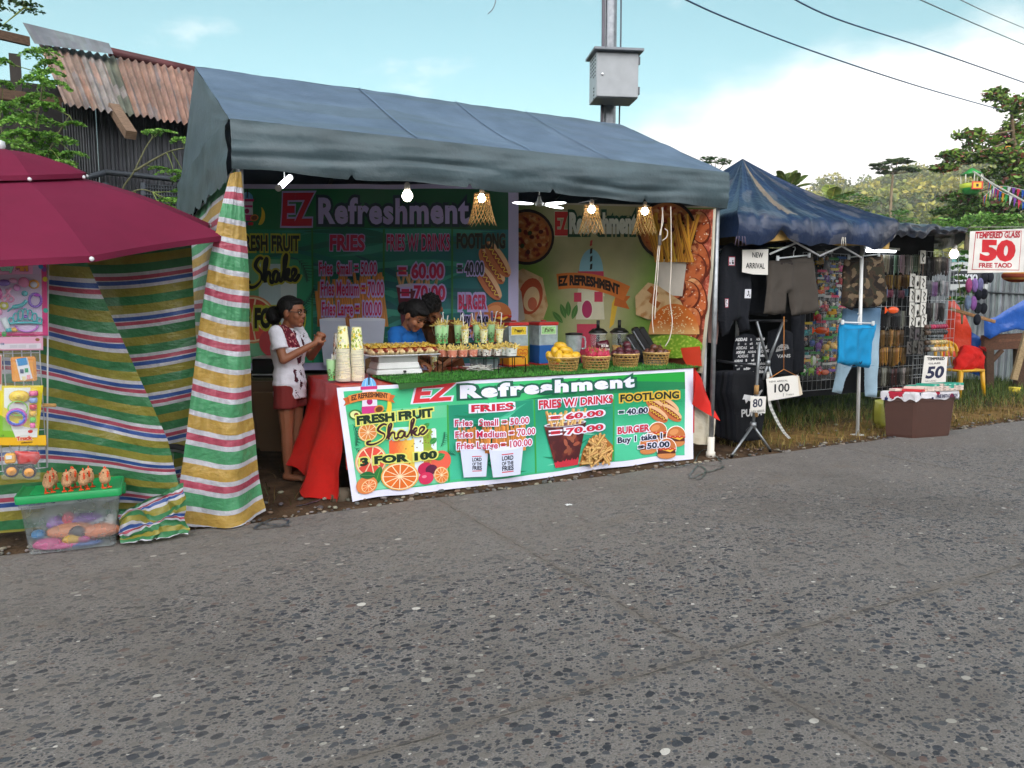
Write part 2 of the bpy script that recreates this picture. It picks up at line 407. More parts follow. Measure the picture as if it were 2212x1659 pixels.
# ================================================================== SETTING
def road_material():
 m = bpy.data.materials.new('pebble_concrete'); m.use_nodes = True; t = m.node_tree; b = t.nodes['Principled BSDF']; L = t.links.new
 def nd(ty, **k):
  n = t.nodes.new(ty)
  for a, v in k.items(): setattr(n, a, v)
  return n
 def mth(op, a, b2=None, c=None):
  n = nd('ShaderNodeMath', operation=op)
  for i, x in enumerate((a, b2, c)):
   if x is None: continue
   if isinstance(x, (int, float)): n.inputs[i].default_value = x
   else: L(x, n.inputs[i])
  return n.outputs[0]
 def rmp(x, a, b2, c=0, d=1):
  n = nd('ShaderNodeMapRange', interpolation_type='SMOOTHSTEP'); L(x, n.inputs[0]) if not isinstance(x, (int, float)) else None
  for i, q in enumerate((a, b2, c, d)):
   if isinstance(q, (int, float)): n.inputs[i + 1].default_value = q
   else: L(q, n.inputs[i + 1])
  return n.outputs[0]
 def mixr(f, a, b2):
  n = nd('ShaderNodeMix', data_type='RGBA'); L(f, n.inputs[0])
  for i, q in ((6, a), (7, b2)):
   if isinstance(q, tuple): n.inputs[i].default_value = (*q, 1)
   else: L(q, n.inputs[i])
  return n.outputs[2]
 def noise(vec, sc, det=4, ro=.5):
  n = nd('ShaderNodeTexNoise'); n.inputs['Scale'].default_value = sc; n.inputs['Detail'].default_value = det; n.inputs['Roughness'].default_value = ro; L(vec, n.inputs['Vector']); return n
 co = nd('ShaderNodeTexCoord').outputs['Object']
 dn = noise(co, 9, 2); dv = nd('ShaderNodeVectorMath', operation='MULTIPLY_ADD'); L(dn.outputs['Color'], dv.inputs[0]); dv.inputs[1].default_value = (.035, .035, 0); L(co, dv.inputs[2])
 def pebbles(scale, lo, hi, keep, seed, st=(1, 1.35, 1)):
  mp2 = nd('ShaderNodeMapping'); mp2.inputs['Scale'].default_value = st; mp2.inputs['Location'].default_value = (seed, seed * 1.7, 0); mp2.inputs['Rotation'].default_value = (0, 0, seed); L(dv.outputs[0], mp2.inputs[0])
  v = nd('ShaderNodeTexVoronoi', voronoi_dimensions='2D'); v.inputs['Scale'].default_value = scale; L(mp2.outputs[0], v.inputs['Vector'])
  sp = nd('ShaderNodeSeparateColor'); L(v.outputs['Color'], sp.inputs[0])
  r = mth('MULTIPLY_ADD', sp.outputs[0], hi - lo, lo)
  msk = rmp(v.outputs['Distance'], r, mth('SUBTRACT', r, .07))
  msk = mth('MULTIPLY', msk, mth('GREATER_THAN', sp.outputs[1], 1 - keep))
  cr = nd('ShaderNodeValToRGB'); L(sp.outputs[2], cr.inputs[0]); e = cr.color_ramp; e.interpolation = 'CONSTANT'
  pal = [(0, (.040, .043, .052)), (.22, (.062, .064, .070)), (.42, (.030, .032, .038)), (.58, (.10, .095, .092)), (.70, (.060, .066, .074)), (.82, (.15, .135, .12)), (.90, (.11, .075, .065)), (.978, (.32, .30, .26)), (.994, (.50, .47, .42))]
  e.elements[0].color = (*pal[0][1], 1)
  for p, c in pal[1:-1]: x = e.elements.new(p); x.color = (*c, 1)
  e.elements[-1].position = pal[-1][0]; e.elements[-1].color = (*pal[-1][1], 1)
  return msk, cr.outputs[0]
 big, mid, fin = noise(co, .55, 4), noise(co, 4, 5, .6), noise(co, 120, 3, .7)
 mort = mixr(rmp(fin.outputs[0], .3, .7), (.118, .106, .096), (.222, .205, .190))
 mort = mixr(mth('MULTIPLY', rmp(mid.outputs[0], .35, .72), .55), mort, (.115, .098, .083))
 sx = nd('ShaderNodeSeparateXYZ'); L(co, sx.inputs[0])
 edge = rmp(mth('ADD', sx.outputs[1], mth('MULTIPLY_ADD', mid.outputs[0], 1.6, -.8)), 2.7, 5.3)
 dusty = rmp(mth('ADD', big.outputs[0], mth('MULTIPLY', edge, .34)), .50, .80)
 pm, pc = pebbles(19, .16, .50, .58, 3.1); pm2, pc2 = pebbles(40, .16, .5, .60, 8.3); pm3, pc3 = pebbles(70, .15, .5, .5, 5.2)
 keepm = mth('MULTIPLY_ADD', dusty, -.30, 1)
 c = mixr(mth('MULTIPLY', pm3, mth('MULTIPLY', keepm, .75)), mort, pc3)
 c = mixr(mth('MULTIPLY', pm2, keepm), c, pc2); c = mixr(mth('MULTIPLY', pm, keepm), c, pc)
 c = mixr(mth('MULTIPLY', dusty, .35), c, (.185, .165, .146))
 # sawn joints of the concrete slabs
 jn = noise(co, 6, 5); wob = mth('MULTIPLY_ADD', jn.outputs[0], .05, -.025)
 dx = mth('ABSOLUTE', mth('ADD', mth('WRAP', mth('SUBTRACT', sx.outputs[0], 2.24), 4.5 / 2, -4.5 / 2), wob)); dy = mth('ABSOLUTE', mth('ADD', mth('SUBTRACT', sx.outputs[1], 2.34), wob))
 jd = mth('MINIMUM', dx, dy); jt = mth('MULTIPLY', rmp(jd, .007, .002), rmp(jn.outputs[0], .38, .62, .0, .75)); jb = rmp(jd, .05, .01, 0, .35)
 c = mixr(jb, c, (.12, .098, .078)); c = mixr(jt, c, (.06, .05, .04))
 stain = rmp(noise(co, 1.1, 6, .65).outputs[0], .60, .78, 0, .5); c = mixr(stain, c, (.062, .054, .048)); c = mixr(rmp(noise(co, .42, 5, .6).outputs[0], .46, .70, 0, .42), c, (.075, .066, .058)); c = mixr(mth('MULTIPLY', rmp(noise(co, 2.3, 6, .7).outputs[0], .55, .70, 0, .5), edge), c, (.15, .118, .088))
 L(c, b.inputs['Base Color'])
 L(mth('MULTIPLY_ADD', pm, -.14, .80), b.inputs['Roughness']); b.inputs['Specular IOR Level'].default_value = .35
 hgt = mth('ADD', mth('ADD', mth('MULTIPLY', pm, .5), mth('MULTIPLY', pm2, .35)), mth('ADD', mth('MULTIPLY', fin.outputs[0], .5), mth('MULTIPLY', jt, -1.5)))
 bp = nd('ShaderNodeBump'); bp.inputs['Strength'].default_value = .55; bp.inputs['Distance'].default_value = .008; L(hgt, bp.inputs['Height']); L(bp.outputs[0], b.inputs['Normal'])
 return m
def sheet(x0, x1, y0, y1, nx, ny, zf, cf):
 mb = MB(smooth=True); mb.surf(lambda u, v: (x0 + (x1 - x0) * u, y0 + (y1 - y0) * v, zf(x0 + (x1 - x0) * u, y0 + (y1 - y0) * v)), nx, ny, lambda u, v: cf(x0 + (x1 - x0) * u, y0 + (y1 - y0) * v)); return mb
m_soil = mat('soil', .95, noise=.45, nscale=7, bump=.7, bscale=35, spec=.1)
m_far = mat('far_ground', .95, noise=.4, nscale=.3, spec=.1)
g = MB(); g.c('#4a4a2c'); R_ = 460
g.surf(lambda u, v: (-R_ + 2 * R_ * u, -R_ + 2 * R_ * v, -.06), 8, 8); kind(g.build('ground', m_far, base=(0, 0, 0)), 'structure')
rd = MB(); rd.c('#6a6560')
def redge(x): return 5.33 + .05 * N3(x * 1.7) + .03 * N3(x * 6, 4)
rd.surf(lambda u, v: (-40 + 160 * u, -9 + v * (redge(-40 + 160 * u) + 9), 0), 640, 4); kind(rd.build('road', road_material(), base=(0, 0, 0)), 'structure')
def vz(x, y): return -.03 + .032 * sst(5.30, 5.46, y) + sst(5.42, 5.7, y) * (.018 * N3(x * 3, y * 3) + .012 * N3(x * 9, y * 9, 5))
def vcol(x, y):
 dry = sst(5.6, 6.6, x) * sst(5.35, 5.7, y) * (1 - sst(5.9, 6.6, y + .4 * N3(x * 2, y)))
 n = N3(x * 5, y * 5, 2) * .5 + .5
 c = mixc('#3a2d22', '#5b4836', n)
 return mixc(mixc(c, '#84683c', dry * .8), '#3a4022', sst(5.8, 7, x) * sst(6.1, 6.8, y) * .8)
kind(sheet(-7, 26, 5.22, 13, 330, 78, vz, vcol).build('verge', m_soil, base=(0, 0, 0)), 'structure')
# pebbles and litter caught along the road edge
pb = MB(smooth=True)
for i in range(520):
 x = random.uniform(-1, 11); y = redge(x) + abs(random.gauss(0, .09)) - .01 if random.random() < .75 else random.uniform(5.35, 6.3)
 r = random.uniform(.006, .022); pb.ell((x, y, vz(x, y) + .012 if y > 5.36 else .004), (r * random.uniform(1, 1.7), r, r * .6), rotz(random.uniform(0, 3)), 7, 4, jit(random.choice(['#7a746a', '#5d5a58', '#8c8474', '#4b4644', '#6d5a4a']), .2))
kind(tag(pb.build('pebbles', m_matte, base=(0, 0, 0)), 'loose pebbles and grit lying along the edge of the road', 'pebbles'), 'stuff')
# grass on the verge: green and tall at the back, dry and short at the road
def grass(name, label, n, xr, yr, h, cols, dens=None, lean=.5, wd=.004):
 xs = RNG.uniform(*xr, n); ys = RNG.uniform(*yr, n)
 if dens: k = np.array([dens(a, b) for a, b in zip(xs, ys)]) > RNG.random(n); xs, ys = xs[k], ys[k]
 n = len(xs); hh = h * RNG.uniform(.4, 1.25, n); th = RNG.uniform(0, 2 * PI, n); L = RNG.uniform(.1, 1, n) * lean * hh
 d = np.stack([np.cos(th), np.sin(th), np.zeros(n)], 1); p = np.stack([-d[:, 1], d[:, 0], d[:, 2]], 1)
 b = np.stack([xs, ys, np.full(n, -.02)], 1); m1 = b + d * (L * .35)[:, None] + np.stack([0 * hh, 0 * hh, hh * .65], 1); tp = b + d * L[:, None] + np.stack([0 * hh, 0 * hh, hh], 1)
 tp[:, 2] -= (L ** 2) * .8
 w_ = (wd * RNG.uniform(.7, 1.6, n))[:, None]
 Q = np.concatenate([np.stack([b - p * w_, b + p * w_, m1 + p * w_ * .8, m1 - p * w_ * .8], 1), np.stack([m1 - p * w_ * .8, m1 + p * w_ * .8, tp + p * w_ * .1, tp - p * w_ * .1], 1)])
 c = leafcols(n, cols); mb = MB(); mb.quads(Q, np.concatenate([c, c])); return kind(tag(mb.build(name, m_leaf, base=(0, 0, 0)), label, 'grass'), 'stuff')
grass('grass', 'green unmown grass growing behind and under the clothes and phone case stall', 15000, (5.7, 15), (6.0, 9.5), .18, ['#465a24', '#586e30', '#34471c', '#6c7636'], lambda x, y: (.25 + .75 * sst(6.0, 7.0, y)) * (.45 + .55 * sst(-.2, .3, N3(x * 1.3, y * 1.3))), .9)
grass('grass', 'dry straw coloured grass on the strip between stall and road', 9000, (5.7, 15), (5.42, 6.9), .10, ['#8d7440', '#a08a50', '#6f5c30', '#7a7034', '#5d5f2c'], lambda x, y: .25 + .75 * sst(-.3, .3, N3(x * 2, y * 2, 7)), 1.5)
grass('grass', 'sparse dark grass and straw under the striped tarpaulin and the drinks stall', 1500, (.8, 5.4), (5.5, 8.4), .13, ['#3d421f', '#6a5a34', '#4b4a26'], lambda x, y: .35, 1.4)
# hills ------------------------------------------------------------------------------------------------
def hill_el(x):
 P = [(1150, .02), (1450, .075), (1700, .118), (1800, .125), (1900, .138), (1960, .150), (2060, .158), (2150, .168), (2400, .17), (2800, .13)]
 for (a, b), (c, d) in zip(P, P[1:]):
  if a <= x <= c: return b + (d - b) * (x - a) / (c - a)
 return P[0][1] if x < P[0][0] else P[-1][1]
def hill_pt(x, d):
 t = max(0, min(1, (d - 95) / 165)); z = (hill_el(x) * 1.12 * 255 + 1.5 - 7) * t ** .85 + 4 * N3(x * .012, d * .03) * t - .1
 p = gd(x, 652, d); return V((p.x, p.y, max(z, -.1)))
hm = MB(smooth=True); hm.surf(lambda u, v: hill_pt(1000 + 2000 * u, 95 + 200 * v), 70, 20, lambda u, v: jit('#3c4a1e', .2)); kind(hm.build('hills', m_far, base=(0, 0, 0)), 'structure')
rg = MB(smooth=True)  # unseen ridge added behind the camera to keep the low sun off the street
def ridge(u, v):
 a = rad(118.6 + 180 * u); d = 105 + 60 * v; q = math.sin(PI * u) ** .4
 return (d * math.sin(a), d * math.cos(a), -.05 + (38 + 4 * N3(u * 9, 3) + 2 * N3(u * 30, 3)) * q * math.sin(PI * min(1, v * 1.0)) ** .8)
rg.surf(ridge, 90, 14, lambda u, v: jit('#37461f', .2)); kind(rg.build('hills', m_far, base=(0, 0, 0)), 'structure')
fo = MB(); C_, K_, S_ = [], [], []
for i in range(900):
 x = random.uniform(1380, 2420); d = 100 + 165 * random.random() ** .75; p = hill_pt(x, d); r = random.uniform(1.8, 4.2) * (1 if d > 140 else .8); hgt = r * random.uniform(1.0, 2.0)
 n = int(115 * (r / 3)); th = RNG.normal(size=(n, 3)); th /= np.linalg.norm(th, axis=1)[:, None]; rr = RNG.uniform(.55, 1, n)[:, None]
 c = np.array([p.x, p.y, p.z + hgt + 1]) + th * rr * np.array([r, r, r * random.uniform(.45, .85)])
 base = np.array(H(random.choice(['#56642a', '#66702e', '#7a7c36', '#47582a', '#84833c', '#5c682e', '#3b4d28'])))
 C_.append(c); K_.append(np.clip(base * RNG.uniform(.6, 1.35, (n, 1)), 0, 1)); S_.append(RNG.uniform(.28, .62, n) * (.6 + r / 6))
 if random.random() < .3: fo.tube([p, p + V((random.uniform(-.5, .5), 0, hgt + 1))], [.18, .1], 5, '#9a9482')
C_ = np.concatenate(C_); fo.quads(leafquads(C_, np.concatenate(S_), .35, .6), np.concatenate(K_))
kind(tag(fo.build('forest', m_leaf, base=(0, 0, 0)), 'sunlit forest covering the hillside beyond the stalls', 'forest'), 'stuff')
# ------------------------------------------------------------------ trees
def limb(mb, a, b, r0, r1, sag=.0, col='#6d6251'):
 a, b = V(a), V(b); m = (a + b) / 2 + V((random.uniform(-.06, .06), random.uniform(-.06, .06), sag)) * (b - a).length
 mb.tube(crv([a, m, b], 4), [r0 + (r1 - r0) * i / 8 for i in range(9)], 6, col)
def clump_tree(name, label, d, base, trunk, clumps, leaf, cols, nper=60, group=None, asp=.5, flatness=.35, up=.55, rt=.16, bark='#6d6251', cat='tree'):
 """trunk: points in picture columns/rows at distance d; clumps: (x, y, rx, ry, n multiplier) read off the photo, given real depth around d"""
 b = gd(base, 652, d); root = thing(name, label, cat, (b.x, b.y, 0), group); tb = MB()
 T = [V((b.x, b.y, -.1))] + [gd(x, y, d) for x, y in trunk]; tp = crv(T, 4); tb.tube(tp, [rt * (1 - .65 * i / (len(tp) - 1)) for i in range(len(tp))], 8, bark)
 Cs = []
 for x, y, rx, ry, *q in clumps:
  dd = d + random.uniform(-1, 1) * rx / 1650 * d * .9; c = gd(x, y, dd); k = dd / 1650; n = int(nper * (q[0] if q else 1))
  th = RNG.normal(size=(n, 3)); th /= np.linalg.norm(th, axis=1)[:, None]; rr = RNG.uniform(.2, 1, n)[:, None] ** .6
  loc = th * rr; fx = np.array(_r) * rx * k; fy = np.array(FH) * rx * k * .9; fz = np.array((0, 0, ry * k))
  Cs.append(np.array(c) + loc[:, :1] * fx + loc[:, 1:2] * fy + loc[:, 2:] * fz)
  near = min(tp[len(tp) // 3:], key=lambda p: (p - c).length); limb(tb, near, c, rt * .35, rt * .06, -.04, bark)
 Cs = np.concatenate(Cs); cr = MB(); cr.quads(leafquads(Cs, leaf, up, asp), leafcols(len(Cs), cols)); cr.build('crown', m_leaf, root); tb.build('trunk', m_bark, root); return root
GREEN = ['#3c5a22', '#4d6e2a', '#2b4419', '#5f7d34', '#37502a']
tal = [(2150, 205, 30, 14), (2190, 225, 40, 20, 1.4), (2205, 265, 35, 28, 1.5), (2180, 290, 35, 18), (2095, 290, 40, 12), (2130, 310, 50, 14, 1.3), (2060, 335, 35, 12), (2100, 340, 55, 14, 1.4), (2160, 335, 45, 20, 1.5), (2200, 345, 40, 26, 1.6), (2040, 362, 30, 9), (2160, 375, 60, 13, 1.5),
    (2195, 400, 45, 22, 1.6), (2080, 425, 55, 14, 1.3), (2130, 445, 80, 16, 2), (2185, 440, 60, 22, 2), (2060, 455, 45, 12), (2110, 475, 90, 14, 2), (2180, 480, 70, 18, 2), (2205, 310, 30, 30, 1.4)]
clump_tree('broadleaf_tree', 'large spreading broadleaf tree with layered branches above the white tempered glass banner', 30, 2240, [(2236, 560), (2225, 470), (2205, 380), (2190, 300), (2185, 240)], tal, .115, ['#4f7030', '#62863a', '#3c5a24', '#789848', '#6b4038', '#2e4a20'], 230, rt=.15, bark='#4c4438')
clump_tree('bushy_tree', 'bright green bushy tree low behind the dark tarpaulin at the right', 22, 2090, [(2088, 540), (2085, 500)], [(2050, 485, 40, 16), (2090, 490, 45, 18, 1.3), (2140, 490, 45, 16, 1.3), (2190, 495, 45, 14, 1.3), (2020, 500, 35, 10), (2120, 470, 40, 10), (2180, 470, 30, 9)], .07, ['#5a8836', '#74a046', '#46702a', '#88ae58'], 190, rt=.1)
clump_tree('slender_tree', 'slim tall tree with a flat umbrella crown against the white sky', 48, 1921, [(1921, 560), (1924, 440), (1929, 375)], [(1925, 352, 26, 4), (1905, 362, 24, 4), (1950, 364, 26, 4), (1890, 356, 12, 3), (1975, 368, 14, 3), (1940, 345, 24, 3), (1955, 350, 20, 3), (1910, 372, 18, 3)], .20, ['#24351e', '#2f4426', '#38502c'], 70, rt=.16, asp=.3, up=.85, bark='#5a5346')
clump_tree('feathery_tree', 'low feathery tree beside the slim tall tree in front of the hill', 34, 1935, [(1938, 540), (1940, 480)], [(1930, 470, 34, 10), (1955, 480, 34, 9), (1905, 485, 24, 8), (1975, 492, 24, 7), (1945, 458, 22, 6)], .10, ['#4f7a38', '#3e6430', '#5f8a44'], 90, rt=.08, asp=.3, up=.7)
clump_tree('feathery_tree', 'feathery tree just above the slope of the blue tarpaulin', 30, 1815, [(1815, 520), (1818, 450)], [(1800, 432, 36, 8), (1840, 425, 40, 7), (1870, 432, 26, 6), (1825, 445, 44, 8), (1785, 446, 24, 7), (1850, 455, 34, 7)], .09, ['#4f7438', '#5a8440', '#3b5c2c'], 90, rt=.09, asp=.3, up=.7)
clump_tree('feathery_tree', 'top of a feathery tree rising behind the ridge of the blue tarpaulin', 20, 1548, [(1548, 480), (1548, 370)], [(1545, 346, 28, 5), (1530, 342, 18, 4), (1565, 350, 20, 5), (1525, 352, 14, 4)], .06, ['#2c4422', '#38562c', '#446634'], 80, rt=.05, asp=.3, up=.8)
clump_tree('feathery_tree', 'twig tips of a tree showing over the far ridge of the grey stall roof', 17, 480, [(480, 300), (480, 180)], [(465, 159, 22, 3), (500, 162, 14, 3)], .04, ['#2c4a22', '#38602c'], 40, rt=.04, asp=.3, up=.8)
def palm(label, x, y, d, fr, base):
 b = gd(base, 652, d); root = thing('palm_tree', label, 'palm', (b.x, b.y, 0), 'palms behind the stalls'); tb = MB(); c = gd(x, y, d)
 tb.tube(crv([V((b.x, b.y, -.1)), (V((b.x, b.y, 0)) + c) / 2 + V((.2, 0, 0)), c], 4), .14, 7, '#7a6d58'); cr = MB()
 for ax, el, ln in fr:
  P = [c + (_r * math.cos(rad(ax)) * math.cos(rad(el)) + FH * math.sin(rad(ax)) * math.cos(rad(el)) + V((0, 0, math.sin(rad(el))))) * ln * t + V((0, 0, -.35 * ln * t * t)) for t in np.linspace(0, 1, 12)]
  tb.tube(P, [.03 * (1 - .8 * i / 11) for i in range(12)], 5, '#8a8a48'); Q = []
  for i in range(1, 11):
   for k in range(3):
    q = P[i].lerp(P[i + 1], k / 3); t = (P[i + 1] - P[i]).normalized(); sd = t.cross(V((0, 0, 1))).normalized()
    for sg in (-1, 1):
     L_ = ln * .26 * math.sin(PI * (i / 11) ** .7) + .05; e = q + (sd * sg * .8 + t * .7 + V((0, 0, -.25))) * L_; w2 = t * .035; Q.append([q - w2, q + w2, e + w2 * .3, e - w2 * .3])
  Q = np.array([[list(a) for a in q] for q in Q]); cr.quads(Q, leafcols(len(Q), ['#5b6f2e', '#6d8038', '#4c5e28']))
 tb.build('trunk', m_bark, root); cr.build('crown', m_leaf, root)
palm('coconut palm crown standing up behind the slope of the blue tarpaulin', 1703, 415, 24, [(10, 80, 1.0), (60, 75, 1.0), (120, 70, .95), (170, 78, 1), (200, 60, .9), (300, 70, .9), (20, 58, 1.1), (0, 40, .9), (185, 72, 1.05)], 1703)
palm('coconut palm with arching fronds in front of the hazy hill', 1795, 440, 36, [(20, 40, 1.6), (150, 45, 1.7), (80, 70, 1.6), (200, 20, 1.6), (340, 15, 1.8), (260, 55, 1.4), (300, 40, 1.5), (170, 5, 1.5)], 1795)
# moringa shrubs: fans of tiny leaflets on thin stems
def moringa(name, label, d, base, stems, sprays, cols=('#5f9234', '#7aa844', '#46742a', '#8cb454'), lf=.021, n=75, group=None, grounded=True, cat='shrub'):
 b = gd(base, 652, d); root = thing(name, label, cat, (b.x, b.y, 0), group); tb = MB(); Q = []; tips = []
 for st in stems:
  P = [gd(x, y, d + (q[0] if q else 0)) for x, y, *q in st]
  P = crv(P, 5); tb.tube(P, [.011 * (1 - .7 * i / (len(P) - 1)) + .003 for i in range(len(P))], 6, '#6a6a4c'); tips += P
 for x, y, rx, ry, *q in sprays:
  c = gd(x, y, d + random.uniform(-.3, .3)); k = d / 1650; near = min(tips, key=lambda p: (p - c).length); limb(tb, near, c, .007, .002, -.03, '#7d8c4a')
  for j in range(7):
   a = 2 * PI * j / 7 + random.uniform(-.4, .4); dr = (_r * math.cos(a) * rx + FH * math.sin(a) * rx * .8) * k * random.uniform(.7, 1.1)
   sl = math.sin(a) * .25 + random.uniform(-.1, .25)
   for i in range(int(n / 7 * (q[0] if q else 1))):
    t = random.uniform(.1, 1); sd = V((-dr.y, dr.x, 0)) * random.uniform(-.32, .32) * (1 - .5 * t)
    Q.append(c + dr * t + sd + V((0, 0, (-.9 * t * t + .4 * t + sl * t) * ry * k + random.uniform(-.1, .1) * ry * k)))
 Q = np.array([list(p) for p in Q]); cr = MB(); cr.quads(leafquads(Q, lf, .72, .55), leafcols(len(Q), cols, .2)); tb.build('stem', m_bark, root); cr.build('foliage', m_leaf, root); return root
moringa('moringa_shrub', 'moringa shrub with feathery leaves at the left edge in front of the shack', 8.4, 20, [[(20, 652), (40, 420), (70, 300), (90, 200), (100, 110)], [(20, 600), (10, 350), (0, 260)], [(60, 420), (120, 300), (150, 250)]],
  [(85, 110, 40, 26), (110, 135, 40, 30), (75, 170, 45, 34), (120, 180, 40, 30), (60, 215, 45, 26), (30, 260, 50, 30), (90, 262, 50, 26), (20, 305, 60, 30), (75, 315, 60, 28), (130, 300, 45, 26), (20, 345, 60, 22), (70, 358, 60, 22), (130, 350, 50, 24), (155, 330, 35, 18), (5, 180, 30, 26), (0, 235, 34, 24), (160, 265, 28, 12), (0, 130, 24, 20), (15, 225, 40, 26), (45, 285, 50, 24), (110, 330, 50, 24), (30, 290, 50, 30), (60, 250, 50, 30), (100, 290, 50, 26), (15, 330, 50, 26), (90, 330, 50, 24), (95, 155, 44, 30), (85, 205, 40, 30), (50, 335, 50, 24), (100, 225, 36, 24), (140, 375, 40, 16), (40, 372, 50, 16)], n=300)
moringa('moringa_shrub', 'thin moringa with a pale slanting stem in front of the dark shack wall', 8.9, 255, [[(235, 652), (255, 440), (290, 370), (320, 310), (345, 285)], [(290, 370), (360, 330), (400, 320)], [(255, 430), (300, 410), (330, 415)]],
  [(340, 282, 42, 10, 1.2), (325, 284, 25, 8), (395, 300, 36, 20, 1.3), (375, 370, 40, 14), (400, 380, 36, 20), (340, 362, 24, 8), (215, 408, 40, 10, 1.2), (270, 425, 44, 16, 1.2), (300, 432, 40, 14), (345, 445, 44, 16), (385, 455, 40, 18), (235, 432, 30, 12), (370, 430, 40, 16), (395, 410, 30, 14)], n=230)
moringa('overhanging_branch', 'feathery branch hanging into the sky at the top left corner', 5.2, -60, [[(-160, 760), (-150, 200), (-60, -40), (20, 0), (60, 10)]], [(20, 2, 36, 14), (55, 8, 34, 18, 1.3), (70, 22, 26, 20, 1.2), (5, 20, 30, 20), (5, 55, 26, 14), (-10, 40, 20, 16), (35, -8, 30, 10)], ('#33522a', '#274420', '#41622f'), .014, 60, cat='branch')
# ------------------------------------------------------------------ old shack behind the stalls at the left
b0 = gy(160, 652, 10.9); sh = thing('tin_shack', 'old shack with rusty corrugated roof and dark metal walls behind the stalls', 'shack', (b0.x, b0.y, 0))
def roofpt(u, v):
 a, b, c, e = gy(82, 92, 12.4), gy(440, 158, 12.9), gy(140, 226, 10.5), gy(470, 278, 10.8)
 p = a.lerp(b, u).lerp(c.lerp(e, u), v); n = (b - a).cross(c - a).normalized(); n = n if n.z > 0 else -n
 return p + n * (.022 * math.sin(u * 2 * PI * 22) - .03 * (1 if .42 < v < .44 else 0) + .012 * N3(u * 3, v * 2)) + V((0, 0, .02 * N3(u * 9, 7) * v))
def roofcol(u, v):
 n = N3(u * 26, v * 1.5, 3); m = N3(u * 5, v * 4, 9); s = int(u * 4.6)
 c = [mixc('#8f8178', '#8b6a58', .5), mixc('#8a8684', '#8f8178', .5), '#8f7264', '#967668', '#8c6c60'][min(s, 4)]
 if n > .25: c = mixc(c, '#a27a66', .6)
 if n < -.28: c = mixc(c, '#6f6f72', .6)
 if .36 < u < .44 and m > -.25: c = mixc(c, '#545a48', .8)
 return jit(c, .1)
rf = MB(smooth=True); rf.surf(roofpt, 176, 18, roofcol); roof = rf.build('roof', m_rust, sh)
cp = MB(smooth=True); a, b, c, e = gy(50, 66, 12.45), gy(236, 110, 12.6), gy(76, 112, 12.15), gy(246, 134, 12.3)
cp.surf(lambda u, v: a.lerp(b, u).lerp(c.lerp(e, u), v) + V((0, -.05, .09)), 20, 2, lambda u, v: jit('#74787c', .1)); cp.build('ridge_cap', m_rust, roof)
cp = MB(smooth=True); a2, b2 = gy(235, 112, 12.75), gy(450, 160, 12.95); cp.tube([a2, b2], .07, 8, '#5a2e30'); cp.build('ridge_cap', m_rust, roof)
def corr(mb, p, q, z0, z1, n, col, amp=.02):
 p, q = V(p), V(q); d = (q - p); nn = V((-d.y, d.x, 0)).normalized()
 mb.surf(lambda u, v: p + d * u + nn * (amp * (1 if math.sin(u * n * 2 * PI) > 0 else -1)) + V((0, 0, z0 + (z1 - z0) * v)), n * 6, 1, lambda u, v: jit(col, .12), sm=False)
wl_ = MB(); p, q = gy(160, 652, 10.75), gy(228, 652, 10.9); corr(wl_, (p.x, p.y, 0), (q.x, q.y, 0), 0, 3.85, 12, '#4c4e50'); wl_.build('wall', m_rust, sh)
wl_ = MB(); q2 = gy(480, 652, 11.15); corr(wl_, (q.x + .01, q.y + .1, 0), (q2.x, q2.y, 0), 0, 3.9, 16, '#3a3c40', .012); wl_.build('wall', m_rust, sh)
wl_ = MB(); p3 = gy(35, 652, 12.3); wl_.box(((p3.x + p.x) / 2, 12.35, 2.2), (p.x - p3.x + .5, .06, 4.4), '#1d1a18'); wl_.box((p3.x + .2, 11.8, 2.3), (.12, .12, 4.6), '#2a231d'); wl_.build('shade_wall', m_matte, sh)  # near-black wall colour stands for the dark of the open interior
for (x0, y0, x1, y1, Y, th) in ((-40, 72, 62, 84, 12.0, .11), (-60, 195, 135, 222, 10.9, .12)):
 bm = MB(); a, b = gy(x0, y0, Y), gy(x1, y1, Y + .2); bm.box((a + b) / 2, ((b - a).length, .07, th), '#5a4433', look((b - a).cross(V((0, 0, 1))))); bm.build('beam', m_wood, sh)
bm = MB(); a, b = gy(245, 232, 10.75), gy(283, 292, 10.2); d = (b - a).normalized(); bm.box((a + b) / 2, (.12, (b - a).length, .1), '#7d6450', look(d)); bm.build('rafter', m_wood, sh)
fr = MB();
for (x0, y0, x1, y1) in ((228, 372, 480, 398), (228, 395, 228, 470), (310, 395, 310, 470), (390, 400, 390, 470), (160, 392, 228, 372)):
 a, b = gy(x0, y0, 10.85), gy(x1, y1, 10.85); fr.tube([a, b], .035, 4, '#3f454c')
wf = fr.build('window', m_matte, sh); ms = MB(); a, b = gy(312, 398, 10.84), gy(392, 470, 10.84)
ms.box(((a.x + b.x) / 2, 10.87, (a.z + b.z) / 2), (b.x - a.x, .01, a.z - b.z), '#101214')
for i in range(14): ms.tube([(a.x + (b.x - a.x) * i / 13, 10.84, a.z), (a.x + (b.x - a.x) * i / 13, 10.84, b.z)], .006, 4, '#3a4046')
for i in range(10): ms.tube([(a.x, 10.835, a.z + (b.z - a.z) * i / 9), (b.x, 10.835, a.z + (b.z - a.z) * i / 9)], .006, 4, '#3a4046')
ms.build('mesh', m_wire, wf)
